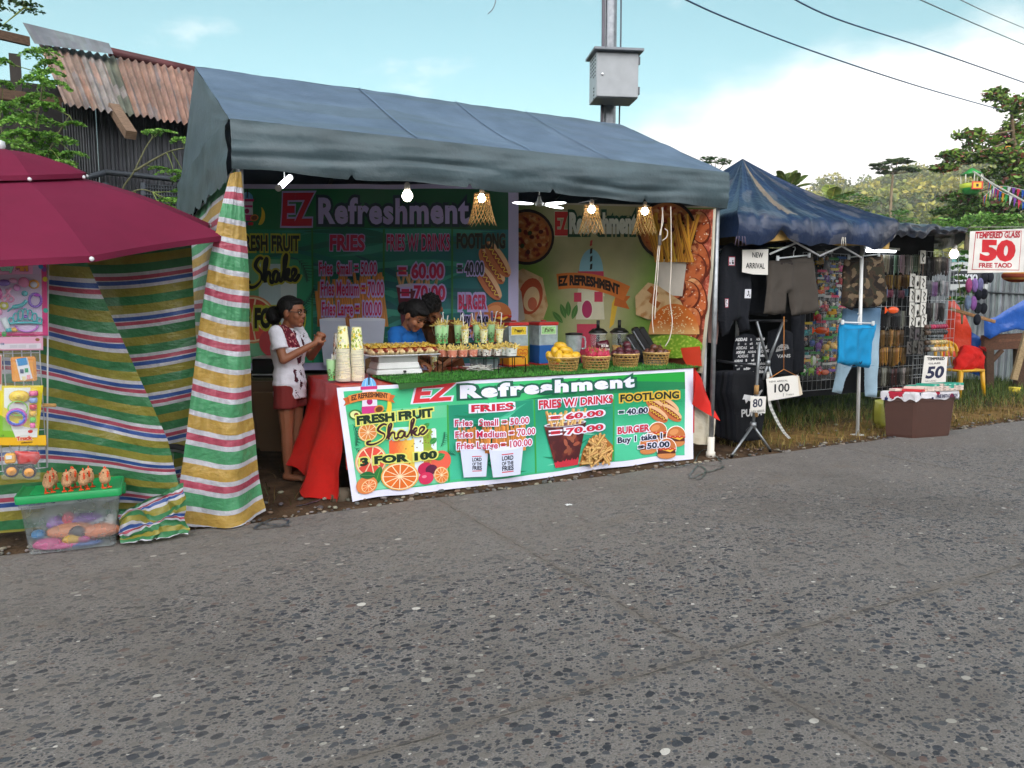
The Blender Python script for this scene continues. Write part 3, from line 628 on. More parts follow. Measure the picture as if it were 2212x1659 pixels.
# ------------------------------------------------------------------ utility pole with its steel cabinet, and the overhead wires
pd = 11.2; pt = gd(1317, 0, pd); po = thing('utility_pole', 'round grey steel utility pole rising behind the grey stall roof', 'pole', (pt.x, pt.y, 0))
mb = MB(); kp = pd / 1650
mb.lathe([(17 * kp, 0), (16.5 * kp, 3), (15.5 * kp, 7), (14 * kp, 11)], 20, (pt.x, pt.y, 0), col if False else None) if False else mb.c('#8e9297').lathe([(16.5 * kp, 0), (16 * kp, 3), (15 * kp, 7), (13 * kp, 11)], 20, (pt.x, pt.y, 0)); mb.build('shaft', m_metal, po)
for dx, r, c in ((-17, .022, '#5c5660'), (-13, .012, '#7d8085'), (21, .011, '#3d4450')):
 mb = MB(); q = gd(1317 + dx, 200, pd - .12); mb.tube(crv([(q.x, q.y, 3.2), (q.x + .01, q.y, 5.2), (q.x - .01, q.y, 7), (q.x, q.y, 11)], 5), r, 6, c); mb.build('conduit', m_wire, po)
bc = gd(1325, 172, pd - .28); Rb = look(FH.cross(V((0, 0, 1))).cross(V((0, 0, 1))) * -1)
Rb = rotz(-YAW + rad(-1)); bx = thing('cabinet', 'grey steel electrical cabinet with vent slots fixed to the utility pole', 'electrical box', (bc.x, bc.y, bc.z))
wb, hb, db = 86 * kp, 88 * kp, .42
Rb = rotz(-YAW + rad(-10)); Rb = rotz(-rad(7.1) - YAW + rad(14))
mb = MB(); mb.box(bc, (wb, db, hb), '#a9aeb2', Rb, .008); mb.build('body', m_satin, bx)
mb = MB(); mb.box(bc + Rb @ V((.0, -db / 2 - .013, 0)), (wb - .01, .02, hb - .02), '#9fa3a6', Rb, .006); dr = mb.build('door', m_satin, bx)
mb = MB(); mb.ell(bc + Rb @ V((-wb * .36, -db / 2 - .028, 0)), (.02, .012, .02), Rb, 10, 6, '#d8d8d8'); mb.build('lock', m_metal, dr)
mb = MB(); mb.box(bc + Rb @ V((0, -.03, hb / 2 + .018)), (wb + .1, db + .14, .035), '#7c8188', Rb, .004); mb.build('rain_hood', m_satin, bx)
for zz in (.28, -.27): mb = MB(); mb.box(bc + Rb @ V((wb / 2 + .012, -db / 2 + .02, zz * hb * 1.2)), (.022, .05, .1), '#5b6066', Rb); mb.build('hinge', m_satin, dr)
mb = MB()
for i in range(6):
 for j in range(4):
  if i < 5 or j < 2: mb.box(bc + Rb @ V((-wb / 2 - .001, -db * .36 + j * .085, hb * .42 - i * .05)), (.006, .035, .018), '#14161a', Rb)
for i in range(4): mb.box(bc + Rb @ V((-wb / 2 - .001, -db * .2, -hb * .25 - i * .045)), (.006, .04, .018), '#14161a', Rb)
mb.build('vent', m_matte, bx)
def wire(label, pts, r=.012, col='#2b4a6c', g_='overhead wires'):
 mb = MB(); mb.tube(crv([gd(*p) for p in pts], 8), r, 6, col); return tag(mb.build('overhead_wire', m_wire, base=gd(*pts[0])), label, 'wire', g_)
wire('lowest blue overhead wire with two dark splices running to the big tree', [(1440, -22, 14), (1560, 35, 15.6), (1760, 112, 19), (1980, 185, 23), (2165, 238, 28)], .016)
mb = MB(); o_ = None
wire('second overhead wire from the left crossing the blue sky', [(1680, -22, 14), (1800, 38, 15.6), (2000, 104, 19), (2240, 188, 24)], .015)
wire('third thin overhead wire at the upper right', [(1950, -18, 16), (2080, 40, 19), (2240, 108, 24)], .014, '#6f8794')
wire('topmost thin overhead wire in the upper right corner', [(2060, -8, 17), (2140, 30, 20), (2240, 72, 25)], .013, '#7d93a0')
wire('short loose end of cable hanging at the top edge of the sky', [(1072, -12, 12), (1070, 5, 12), (1064, 20, 12), (1054, 30, 12)], .008, '#7a868c')
# ================================================================== DRINKS STALL: tent, tarps, counter, printed banners
TX0, TX1, TYF, TYR, TYB, TZE, TZR = .85, 5.26, 5.45, 7.1, 8.75, 2.70, 3.46
tent = thing('market_tent', 'long grey canvas market tent with a pitched roof sheltering the drinks counter', 'tent', (3.05, 7.1, 0))
CANV = '#56667a'
def canv(u, v):
 n = N3(u * 7, v * 3, 1); m = N3(u * 2, v * 9, 4)
 c = mixc(CANV, '#66778c', sst(-.1, .5, n) * .6); c = mixc(c, '#4f5c62', sst(.05, .5, m) * .5)
 return c
def sag(u, v): return -.035 * math.sin(PI * v) * (abs(math.sin(PI * 3 * u)) ** .7) + .010 * N3(u * 11, v * 5) + .006 * N3(u * 30, v * 9, 3)
rf = MB(smooth=True)
rf.surf(lambda u, v: (TX0 + (TX1 - TX0) * u, TYF + (TYR - TYF) * v, TZE + (TZR - TZE) * v + sag(u, v)), 90, 30, canv)
rf.surf(lambda u, v: (TX0 + (TX1 - TX0) * u, TYR + (TYB - TYR) * v, TZR + (TZE - TZR) * v + sag(u, v)), 60, 16, canv)
for x, sgn in ((TX0, -1), (TX1, 1)):
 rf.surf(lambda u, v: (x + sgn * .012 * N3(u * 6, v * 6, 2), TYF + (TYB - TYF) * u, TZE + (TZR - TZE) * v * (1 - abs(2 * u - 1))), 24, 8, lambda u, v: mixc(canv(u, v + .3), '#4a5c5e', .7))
rf.build('roof_canvas', m_canvas, tent)
seams = MB(smooth=True)
for u in (.30, .52, .70): seams.surf(lambda a, v: (TX0 + (TX1 - TX0) * (u + .0018 * (a - .5) * 2 + .02 * v), TYF + (TYR - TYF) * v, TZE + (TZR - TZE) * v + sag(u + .02 * v, v) + .012), 1, 24, '#62758c')
seams.build('roof_seam', m_canvas, tent)
va = MB(smooth=True)
def valf(u, v):
 x = TX0 + (TX1 - TX0) * u; cut = min(abs(x - q) for q in (1.66, 2.58, 3.33, 4.30))
 z = TZE - (.325 + .012 * N3(x * 3, 9) + .01 * math.sin(x * 5)) * v + .035 * sst(.025, .0, cut) * sst(.75, 1, v)
 y = TYF - .02 - .032 * math.sin(PI * v) * (.6 + .8 * N3(x * 1.2, 3)) + .03 * v * v * math.sin(x * 9 + 2 * N3(x * 2)) * .7 + .010 * N3(x * 2.5 + v * 1.5, v * 7, 2)
 y += .03 * math.exp(-((v - .62 - .1 * math.sin(x * 1.9)) / .06) ** 2) * (.5 + N3(x * 1.1, 8))
 return (x, y, z)
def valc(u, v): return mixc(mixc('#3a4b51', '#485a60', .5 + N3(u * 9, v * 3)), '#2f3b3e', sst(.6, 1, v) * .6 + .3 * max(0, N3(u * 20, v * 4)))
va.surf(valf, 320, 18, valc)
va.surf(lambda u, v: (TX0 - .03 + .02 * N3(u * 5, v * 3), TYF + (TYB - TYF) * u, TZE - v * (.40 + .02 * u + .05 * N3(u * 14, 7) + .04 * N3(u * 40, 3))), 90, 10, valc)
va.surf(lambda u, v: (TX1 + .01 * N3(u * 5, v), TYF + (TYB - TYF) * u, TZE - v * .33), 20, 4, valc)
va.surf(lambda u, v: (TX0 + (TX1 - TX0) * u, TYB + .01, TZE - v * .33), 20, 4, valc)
va.build('valance', m_canvas, tent)
for px_, py_ in ((TX0 + .06, TYF + .05), (TX1 - .06, TYF + .05), (TX0 + .06, TYB - .05), (TX1 - .06, TYB - .05)):
 mb = MB('#9a9da0'); mb.tube([(px_, py_, 0), (px_, py_, TZE - .03)], .024, 12); mb.build('pole', m_metal, tent)
mb = MB('#8a8d90')
for y_, z_ in ((TYF + .05, TZE - .05), (TYR, TZR - .07), (TYB - .05, TZE - .05)): mb.tube([(TX0 + .03, y_, z_), (TX1 - .03, y_, z_)], .02, 8)
for x_ in (TX0 + .06, 2.33, 3.8, TX1 - .06): mb.tube([(x_, TYF + .05, TZE - .05), (x_, TYR, TZR - .07), (x_, TYB - .05, TZE - .05)], .02, 8)
mb.build('frame', m_metal, tent)
mb = MB(); mb.surf(lambda u, v: (TX0 + .08 + (TX1 - TX0 - .16) * u, TYB - .12 + .03 * math.sin(u * 22), .02 + 2.6 * v), 60, 2, '#121615'); mb.build('shade_wall', m_cloth, tent)  # black wall added to give the tent interior its darkness
mb = MB(); mb.c('#d8d2c4').lathe([(.045, .0), (.045, .05), (.034, .06), (.034, .2)], 16, (TX1 - .06, TYF + .05, 0)); mb.build('pole_foot', m_satin, tent)
# ---- striped tarpaulins
YEL, GRN, RED_, WHT, BLU, OLV = '#b8964a', '#4f9a6a', '#b04c60', '#c4c4cc', '#35569a', '#8f8838'
GRN2 = '#3a7a4e'
def stripes(cyc, n0, total):
 out = []; z = 0; i = n0
 while z < total: w_, c_ = cyc[i % len(cyc)]; out.append((z, min(total, z + w_), c_)); z += w_; i += 1
 return out
CURT = [(.085, YEL), (.032, WHT), (.045, RED_), (.032, WHT), (.088, GRN), (.032, WHT)]
LEFT = [(.058, GRN2), (.058, OLV), (.022, WHT), (.026, BLU), (.006, WHT), (.024, RED_), (.022, WHT), (.06, GRN2), (.058, OLV), (.058, GRN2), (.022, WHT), (.026, RED_), (.006, WHT), (.026, BLU), (.022, WHT), (.055, OLV)]
def striped(mb, st, P, nu, L, sub=3):
 for a, b, c in st:
  k = max(1, int((b - a) / .03 + .5)) if sub else 1
  mb.surf(lambda u, v: P(u, (a + (b - a) * v) / L), nu, k, lambda u, v: jit(c, .05))
cu = thing('striped_tarp', 'striped yellow green and red tarpaulin gathered at the left front corner of the grey tent', 'tarpaulin', (.75, 5.45, 0))
mb = MB(smooth=True)
Lc = [(375, 497), (470, 472), (560, 453), (700, 430), (850, 412), (1000, 393), (1080, 382), (1132, 384)]; Rc = [(372, 521), (470, 531), (560, 538), (700, 541), (850, 546), (1000, 560), (1080, 572), (1106, 577)]
def edge_(tab, t): ys = tab[0][0] + (tab[-1][0] - tab[0][0]) * t; return (float(np.interp(ys, [a for a, b in tab], [b for a, b in tab])), ys)
def curtP(u, t):
 lx, ly = edge_(Lc, t); rx, ry = edge_(Rc, t); x = lx + (rx - lx) * u; y = ly + (ry - ly) * u + 14 * math.sin(PI * u) * t + 34 * u * math.sin(PI * min(1, t * 1.02)) ** .7
 p = gy(x, y, 5.40); fold = -.10 * math.sin(PI * u) * (.4 + t) - .035 * math.sin(u * 9 + t * 2.5) * (.3 + t) + .03 * N3(u * 3, t * 6) + .012 * N3(u * 9, t * 22, 5) + .006 * N3(u * 20, t * 40, 5)
 return (p.x, p.y + fold, max(.012, p.z))
striped(mb, stripes(CURT, 0, 2.3), curtP, 40, 2.3); mb.build('front_panel', m_tarp, cu)
mb = MB(smooth=True)
def sideP(u, t): return (.885 + .025 * N3(u * 4, t * 5) - .10 * t ** .6 + .04 * math.sin(u * 7) * t, 5.50 + 2.9 * u, 2.42 - .1 * u * (1 - t) - 2.38 * t)
striped(mb, stripes(CURT, 3, 2.38), sideP, 40, 2.38); mb.build('side_panel', m_tarp, cu)
t1 = thing('striped_tarp', 'striped green blue and red tarpaulin hanging in a slant behind the toy box', 'tarpaulin', (-.1, 5.35, 0))
mb = MB(smooth=True)
def leftP(u, t):
 rx = np.interp(t, [0, .3, .6, .8, 1], [-.035, .19, .38, .43, .46]); rz = np.interp(t, [0, .3, .6, .8, 1], [1.785, 1.15, .61, .32, .08]); lz = 1.80 - 1.72 * t
 x = -1.15 + (rx + 1.15) * u; k = sst(.40, 1, u); z = lz + (rz - lz) * k + .05 * math.sin(PI * t) * math.sin(PI * u) ** 2
 y = 5.36 + .035 * math.sin(x * 7 + t * 2) * t + .05 * N3(x * 2.4, t * 3) + .018 * N3(x * 7, t * 14, 3) + .006 * N3(x * 20, t * 45, 4)
 return (x, y + .20 * t * (1 - .75 * sst(.05, .4, x)), max(.02, z))
striped(mb, stripes(LEFT, 0, 1.72), leftP, 60, 1.72); mb.build('tarp_sheet', m_tarp, t1)
t2 = thing('striped_tarp', 'striped green and blue tarpaulin stretched in the shade behind the slanting one', 'tarpaulin', (.3, 5.75, 0))
mb = MB(smooth=True)
def backP(u, t):
 a, b = gy(120, 528, 5.75), gy(406, 516, 5.75); x = a.x + (b.x - a.x + .02) * u; z = (a.z + (b.z - a.z) * u) - .03 * math.sin(PI * u) - 1.9 * t
 return (x, 5.75 + .05 * N3(x * 3, t * 3) + .07 * t * math.sin(u * 5) + .015 * N3(x * 9, t * 16, 3), max(.02, z))
striped(mb, stripes(LEFT, 7, 1.9), backP, 50, 1.9); mb.build('tarp_sheet', m_tarp, t2)
t3 = thing('striped_tarp', 'crumpled end of striped tarpaulin bunched up on the ground between box and tent corner', 'tarpaulin', (.25, 5.3, 0))
mb = MB(smooth=True)
def crumP(u, t):
 a, b = gz(255, 1128, 0), gz(372, 1130, 0); x = a.x + (b.x - a.x + .06) * u; h = .30 * (.5 + .5 * u)
 return (x + .05 * N3(u * 4, t * 4, 8), 5.30 - .05 * math.sin(PI * t) - .16 * t * t + .07 * N3(u * 4, t * 3, 2) + .018 * N3(u * 11, t * 11, 2), max(.015, h * (1 - t) + .03 + .09 * N3(u * 2.5, t * 2.5, 4) * math.sin(PI * t) + .012 * N3(u * 12, t * 11)))
striped(mb, [(a, b, c) for a, b, c in stripes(LEFT, 9, .62)], crumP, 46, .62); mb.build('tarp_sheet', m_tarp, t3)
# ---- counter table with red cloth, grass mat and banner
ZT = .885
tb_ = thing('counter_table', 'long folding counter table under red cloth and artificial grass', 'table', (3.3, 6.05, 0))
mb = MB('#b9b4aa'); mb.box((3.3, 6.08, .845), (3.36, 1.0, .04), bev=.008); mb.build('tabletop', m_satin, tb_)
for x_ in (1.75, 3.3, 4.85):
 for y_ in (5.66, 6.5): mb = MB('#4a4d50'); mb.tube([(x_, y_, 0), (x_, y_, .825)], .016, 8); mb.build('leg', m_metal, tb_)
rc = MB(smooth=True); RC = '#c4231e'
rc.surf(lambda u, v: (1.6 + 3.42 * u, 5.56 + 1.06 * v, .869 + .003 * N3(u * 30, v * 9)), 60, 16, RC)
def drape(u, t):
 y = 5.535 + 1.09 * u; fl = t ** 1.3; f = .06 * math.sin(u * 13 + .6) * t + .035 * N3(u * 7, t * 3) * t
 return (1.595 - .02 * t - fl * (.10 + .10 * math.sin(PI * u)) + f, y - .05 * t * (1 - u) + .03 * N3(u * 5, t * 4, 3) * t, .870 - .85 * t + (.16 * sst(.25, .9, u) + .03 * N3(u * 9, 5)) * t * t + .02 * N3(u * 12, t * 7) * t)
rc.surf(drape, 48, 30, lambda u, v: jit(RC, .04))
rc.surf(lambda u, t: (1.6 + 3.42 * u, 5.545 - .012 * t + .008 * math.sin(u * 40), .868 - .62 * t), 60, 4, RC)
rc.surf(lambda u, t: (5.02 + .03 * t + .02 * math.sin(u * 11) * t, 5.545 + 1.07 * u, .868 - t * (.30 + .5 * u)), 30, 12, RC)
FL = [gz(1497, 798, .872), gy(1520, 840, 5.52), gy(1549, 908, 5.50), gy(1490, 872, 5.52)]
def flap(u, v): p = V(FL[0]).lerp(V(FL[1]), u).lerp(V(FL[3]).lerp(V(FL[2]), u), v); return p + V((0, -.03 - .02 * math.sin(u * 4 + v * 3), 0))
rc.surf(flap, 10, 12, '#d22a22')
tag(rc.build('tablecloth', mat('plastic_tablecloth', .28, noise=.1, nscale=4, bump=.25, bscale=9, spec=.5), base=(3.3, 6.05, 0)), 'shiny red plastic tablecloth draped over the drinks counter to the ground', 'tablecloth')
wc = MB(smooth=True); a, b, c, d = gy(1493, 868, 5.56), gy(1546, 905, 5.60), gy(1493, 958, 5.56), gy(1546, 962, 5.60)
wc.surf(lambda u, v: a.lerp(b, u).lerp(c.lerp(d, u), v) + V((.0, .03 * math.sin(u * 7 + v) * v, .01 * N3(u * 5, v))), 16, 12, lambda u, v: mixc('#d9d1bd', '#a8997c', max(0, N3(u * 4, v * 4, 6)) + .4 * v * v))
tag(wc.build('white_cloth', m_cloth, base=(5.2, 5.58, .2)), 'dirty white cloth hanging under the red tablecloth at the right front pole', 'cloth')
gm = MB(); F0, F1 = gz(852, 826, ZT), gz(1505, 789, ZT)
def matpt(u, v): return V((2.0 + 3.06 * u, 5.50 + (.60 + .5 * u) * v, ZT - .004))
gm.surf(lambda u, v: matpt(u, v), 40, 10, '#2f5a28')
n = 15000; U = RNG.random(n); W = RNG.random(n) ** 1.3; B_ = np.stack([2.0 + 3.06 * U, 5.49 + (.61 + .49 * U) * W, np.full(n, ZT - .002)], 1); th = RNG.uniform(0, 2 * PI, n); D_ = np.stack([np.cos(th), np.sin(th), 0 * th], 1); S_ = np.stack([-D_[:, 1], D_[:, 0], 0 * th], 1) * .0022
Tp = B_ + D_ * RNG.uniform(.002, .014, n)[:, None]; Tp[:, 2] += RNG.uniform(.008, .02, n)
gm.quads(np.stack([B_ - S_, B_ + S_, Tp + S_ * .4, Tp - S_ * .4], 1), leafcols(n, ['#4f9a3c', '#3d8032', '#63ae4a', '#316a2a']))
gm.surf(lambda u, v: (2.0 + .62 * u, 5.480 - .03 * v, ZT - .002 - .045 * v * (1 - u)), 10, 2, '#2c5a26')
tag(gm.build('grass_mat', m_leaf, base=(3.5, 5.9, ZT - .01)), 'artificial grass mat covering the top of the drinks counter', 'mat')
# ------------------------------------------------------------------ artwork pieces
def a_orange(A, cx, cy, rx, ry, rot=0, flesh='#e2702e', rind='#e8a050', k=10):
 A.ell(cx, cy, rx, ry, rind, rot, 30); A.ell(cx, cy, rx * .93, ry * .93, '#f3e2bd', rot, 30); c, s = math.cos(rot), math.sin(rot)
 for i in range(k):
  a, b = 2 * PI * (i + .06) / k, 2 * PI * (i + .94) / k; p = [(rx * .10 * math.cos((a + b) / 2), ry * .10 * math.sin((a + b) / 2))] + [(rx * .86 * math.cos(a + (b - a) * t), ry * .86 * math.sin(a + (b - a) * t)) for t in (0, .33, .66, 1)]
  A.poly([(cx + c * x - s * y, cy + s * x + c * y) for x, y in p], jit(flesh, .08))
def a_leaf(A, x, y, L, w_, rot, col='#2f7d34'):
 P = [(L * t, w_ * math.sin(PI * t) ** .8) for t in np.linspace(0, 1, 9)]; Q = P + [(p[0], -p[1]) for p in P[-2:0:-1]]; c, s = math.cos(rot), math.sin(rot)
 A.poly([(x + c * a - s * b, y + s * a + c * b) for a, b in Q], col); A.line([(x, y), (x + c * L * .95, y + s * L * .95)], w_ * .12, mixc(col, '#9ccf6a', .4))
def a_palm(A, x, y, L, rot, col='#1d4a33', sgn=-1, n=9):
 sp = [(x + L * t * math.cos(rot + sgn * .5 * t), y + L * t * math.sin(rot + sgn * .5 * t)) for t in np.linspace(0, 1, n)]; A.line(sp, L * .02, col)
 for i in range(1, n):
  for sg in (-1, 1):
   l = L * .42 * math.sin(PI * (i / n) ** .8) + .01 * L; an = rot + sgn * .5 * i / n + sg * .75; p = sp[i]; A.line([p, (p[0] + l * math.cos(an), p[1] + l * math.sin(an))], [L * .045, L * .008], col)
def a_fries(A, x0, x1, y0, y1, n=16, col='#d79a4e', lean=.25, wd=None):
 wd = wd or (x1 - x0) * .075
 for i in range(n):
  x = x0 + (x1 - x0) * (i + .5) / n + random.uniform(-.5, .5) * wd; l = random.uniform(-lean, lean); t = y1 - random.random() * (y1 - y0) * .35
  A.line([(x, y0), (x + l * (t - y0), t)], wd * random.uniform(.8, 1.2), jit(col, .2)); A.line([(x - wd * .3, y0), (x - wd * .3 + l * (t - y0), t)], wd * .22, jit('#a8662c', .2))
def a_heap(A, cx, cy, rx, ry, n=40, col='#d9a55c', L=.12, wd=.022):
 for i in range(n):
  t = random.random(); x = cx + rx * random.uniform(-1, 1) * (1 - t * .7); y = cy - ry + 2 * ry * t * .8; a = random.uniform(-.3, 1.2) if random.random() < .6 else random.uniform(1.4, 2.6)
  dx, dy = L / 2 * math.cos(a), L / 2 * math.sin(a); A.line([(x - dx, y - dy), (x + dx, y + dy)], wd * 1.25, '#8a5426'); A.line([(x - dx, y - dy), (x + dx, y + dy)], wd, jit(col, .18))
def a_burger(A, x, y, w_, h):
 A.ell(x, y - h * .30, w_ * .5, h * .22, '#c9814a', 0, 20); A.rect(x - w_ * .48, y - h * .26, x + w_ * .48, y - h * .06, '#5c2a1c'); A.poly([(x - w_ * .3, y - h * .06), (x + w_ * .45, y - h * .06), (x + w_ * .2, y - h * .2)], '#e8b23c')
 A.line([(x - w_ * .5 + w_ * t, y - h * .04 + .03 * h * math.sin(t * 25)) for t in np.linspace(0, 1, 14)], h * .08, '#c63a26'); A.ell(x, y, w_ * .5, h * .46, '#c0703c', 0, 20, 0, PI); A.ell(x - w_ * .12, y + h * .2, w_ * .25, h * .14, '#d68f58', .2, 14)
def a_hotdog(A, x, y, L, w_, rot):
 A.ell(x, y, L / 2, w_ * .56, '#b9683a', rot, 20); c, s = math.cos(rot), math.sin(rot); A.ell(x - s * w_ * .18, y + c * w_ * .18, L * .47, w_ * .36, '#e0b489', rot, 18); A.ell(x, y, L * .46, w_ * .22, '#8a3420', rot, 16)
 A.line([(x + c * L * (t - .5) * .8 - s * w_ * .12 * math.sin(t * 40), y + s * L * (t - .5) * .8 + c * w_ * .12 * math.sin(t * 40)) for t in np.linspace(0, 1, 26)], w_ * .07, '#e6c24a')
SHK = {'S': [[(.30, .93), (.22, 1.0), (.10, .92), (.02, .74), (.10, .58), (.20, .44), (.16, .22), (-.02, .05), (-.20, .0), (-.33, .07), (-.33, .18), (-.22, .20)]],
    'h': [[(.24, .18), (.34, .5), (.44, .88), (.42, .98), (.36, .86), (.32, .5), (.31, .12)], [(.32, .24), (.42, .46), (.50, .42), (.49, .2), (.53, .1), (.60, .18)]],
    'a': [[(.80, .42), (.70, .48), (.61, .34), (.61, .18), (.68, .11), (.77, .24), (.82, .44)], [(.82, .44), (.80, .2), (.84, .11), (.91, .2)]],
    'k': [[(.91, .2), (1.02, .5), (1.14, .96), (1.11, 1.04), (1.05, .9), (1.02, .5), (1.01, .12)], [(1.02, .28), (1.14, .50), (1.20, .46), (1.14, .32), (1.04, .28)], [(1.06, .29), (1.14, .14), (1.20, .1), (1.28, .2)]],
    'e': [[(1.28, .2), (1.40, .34), (1.42, .46), (1.34, .50), (1.27, .36), (1.28, .18), (1.36, .10), (1.47, .2), (1.54, .32)]]}
def a_shake(A, x, y, h, rot, col='#3c1420', out='#d9d95a', sx=1):
 c, s = math.cos(rot), math.sin(rot)
 for grow, cc in ((.085, out), (0, col)):
  for st in sum(SHK.values(), []):
   P = crv([(p[0], p[1], 0) for p in st], 5); n = len(P); A.line([(x + h * (c * p.x * sx - s * p.y), y + h * (s * p.x * sx + c * p.y)) for p in P], [h * (.055 + .075 * abs(math.sin(PI * (i / (n - 1)) * 1.6 + .4)) + grow * 1.5) for i in range(n)], cc)
def a_logo(A, cx, cy, k, txt=True):
 A.ell(cx, cy + .30 * k, .16 * k, .20 * k, '#6fb2e6', 0, 18, 0, PI);
 for dx in (-.08, 0, .08): A.line([(cx + dx * k, cy + .31 * k), (cx + dx * k * .6, cy + .49 * k)], .012 * k, '#bfe0f6')
 A.line([(cx, cy + .34 * k), (cx + .01 * k, cy + .58 * k)], .03 * k, '#1d2430'); A.rect(cx - .18 * k, cy + .24 * k, cx + .18 * k, cy + .31 * k, '#d0347a'); A.poly([(cx - .15 * k, cy + .24 * k), (cx + .15 * k, cy + .24 * k), (cx + .17 * k, cy - .28 * k), (cx - .17 * k, cy - .28 * k)], '#e6dcec')
 A.rect(cx - .17 * k, cy - .28 * k, cx + .17 * k, cy - .12 * k, '#cf3a86'); A.rect(cx - .15 * k, cy + .08 * k, cx + .15 * k, cy + .14 * k, '#cf3a86'); A.ell(cx, cy - .02 * k, .085 * k, .09 * k, '#e6dcec', 0, 16); A.ell(cx, cy - .02 * k, .065 * k, .07 * k, '#b3206a', 0, 16)
 A.ell(cx - .30 * k, cy - .28 * k, .15 * k, .11 * k, '#3d7a34', -.3); A.ell(cx - .31 * k, cy - .28 * k, .11 * k, .08 * k, '#dfe6a0', -.3); A.ell(cx - .29 * k, cy - .29 * k, .05 * k, .05 * k, '#7a2f20')
 A.line([(cx + .30 * k + .13 * k * math.cos(t), cy - .12 * k + .26 * k * math.sin(t)) for t in np.linspace(-1.5, .9, 10)], [.03 * k, .07 * k, .1 * k, .11 * k, .11 * k, .1 * k, .09 * k, .07 * k, .04 * k, .02 * k], '#e8c838'); A.ell(cx + .20 * k, cy - .20 * k, .11 * k, .09 * k, '#d98a3a', .3); A.ell(cx + .20 * k, cy - .20 * k, .08 * k, .06 * k, '#6b3a1e', .3)
 for dx, c in ((-.06, '#3550a8'), (.0, '#3550a8'), (.07, '#b02030'), (.13, '#c22a38')): A.ell(cx + dx * k, cy - .36 * k, .045 * k, .045 * k, c)
 f = lambda X, Y: (X, Y - .30 * (X * X) / k + .03 * k)
 if txt:
  for sg in (-1, 1): A.poly([(cx + sg * .38 * k, cy + .13 * k), (cx + sg * .56 * k, cy + .08 * k), (cx + sg * .50 * k, cy + .0 * k), (cx + sg * .55 * k, cy - .08 * k), (cx + sg * .38 * k, cy - .03 * k)], '#c8642e')
  A.line([(cx + t * k, cy + .11 * k - .30 * t * t * k) for t in np.linspace(-.44, .44, 12)], .17 * k, '#e2853e'); A.text('EZ REFRESHMENT', cx, cy + .045 * k, .10 * k, '#3a2418', 2, 'c', sq=.78 * k, fn=f)
def a_cup_of_fries(A, x0, x1, yb, yt, ytop, shift=0, lord=True):
 w_ = x1 - x0; a_fries(A, x0 - (x1 - x0) * .05, x1 + (x1 - x0) * .05, yt - (ytop - yt) * .15, ytop, 36, '#d58d45', .14, w_ * .07)
 A.poly([(x0, yt), (x1, yt), (x1 - w_ * .10, yb), (x0 + w_ * .10, yb)], '#cfd6ea'); A.ell((x0 + x1) / 2, yt, w_ / 2, w_ * .05, '#dfe4f2')
 if lord:
  c = (x0 + x1) / 2 + shift; s_ = w_ * .34; y = yb + (yt - yb) * .42
  A.rect(c - s_ / 2, y + s_ * .78, c + s_ / 2, y + s_ * .86, '#c8283a'); A.rect(c - s_ / 2, y - s_ * .62, c + s_ / 2, y - s_ * .54, '#c8283a')
  A.text('LORD', c, y + s_ * .36, s_ * .32, '#15182c', 2, 'c', sq=s_); A.text('OF THE', c, y - s_ * .04, s_ * .27, '#15182c', 2, 'c', sq=s_); A.text('FRIES', c, y - s_ * .46, s_ * .34, '#15182c', 2, 'c', sq=s_)
def a_swirls(A, x0, y0, x1, y1, n, cols):
 for i in range(n):
  y = y0 + (y1 - y0) * random.random(); dy = (y1 - y0) * random.uniform(-.35, .35); xa = x0 + (x1 - x0) * random.uniform(0, .5); xb = xa + (x1 - xa) * random.uniform(.5, 1); P = []
  for t in np.linspace(0, 1, 9): P.append((xa + (xb - xa) * t, max(y0, min(y1, y + dy * t + .12 * (y1 - y0) * math.sin(3 * t + i)))))
  A.line(P, [(y1 - y0) * .05 * math.sin(PI * t) + .001 for t in np.linspace(0, 1, 9)], random.choice(cols))
LAV = '#e4e4f6'
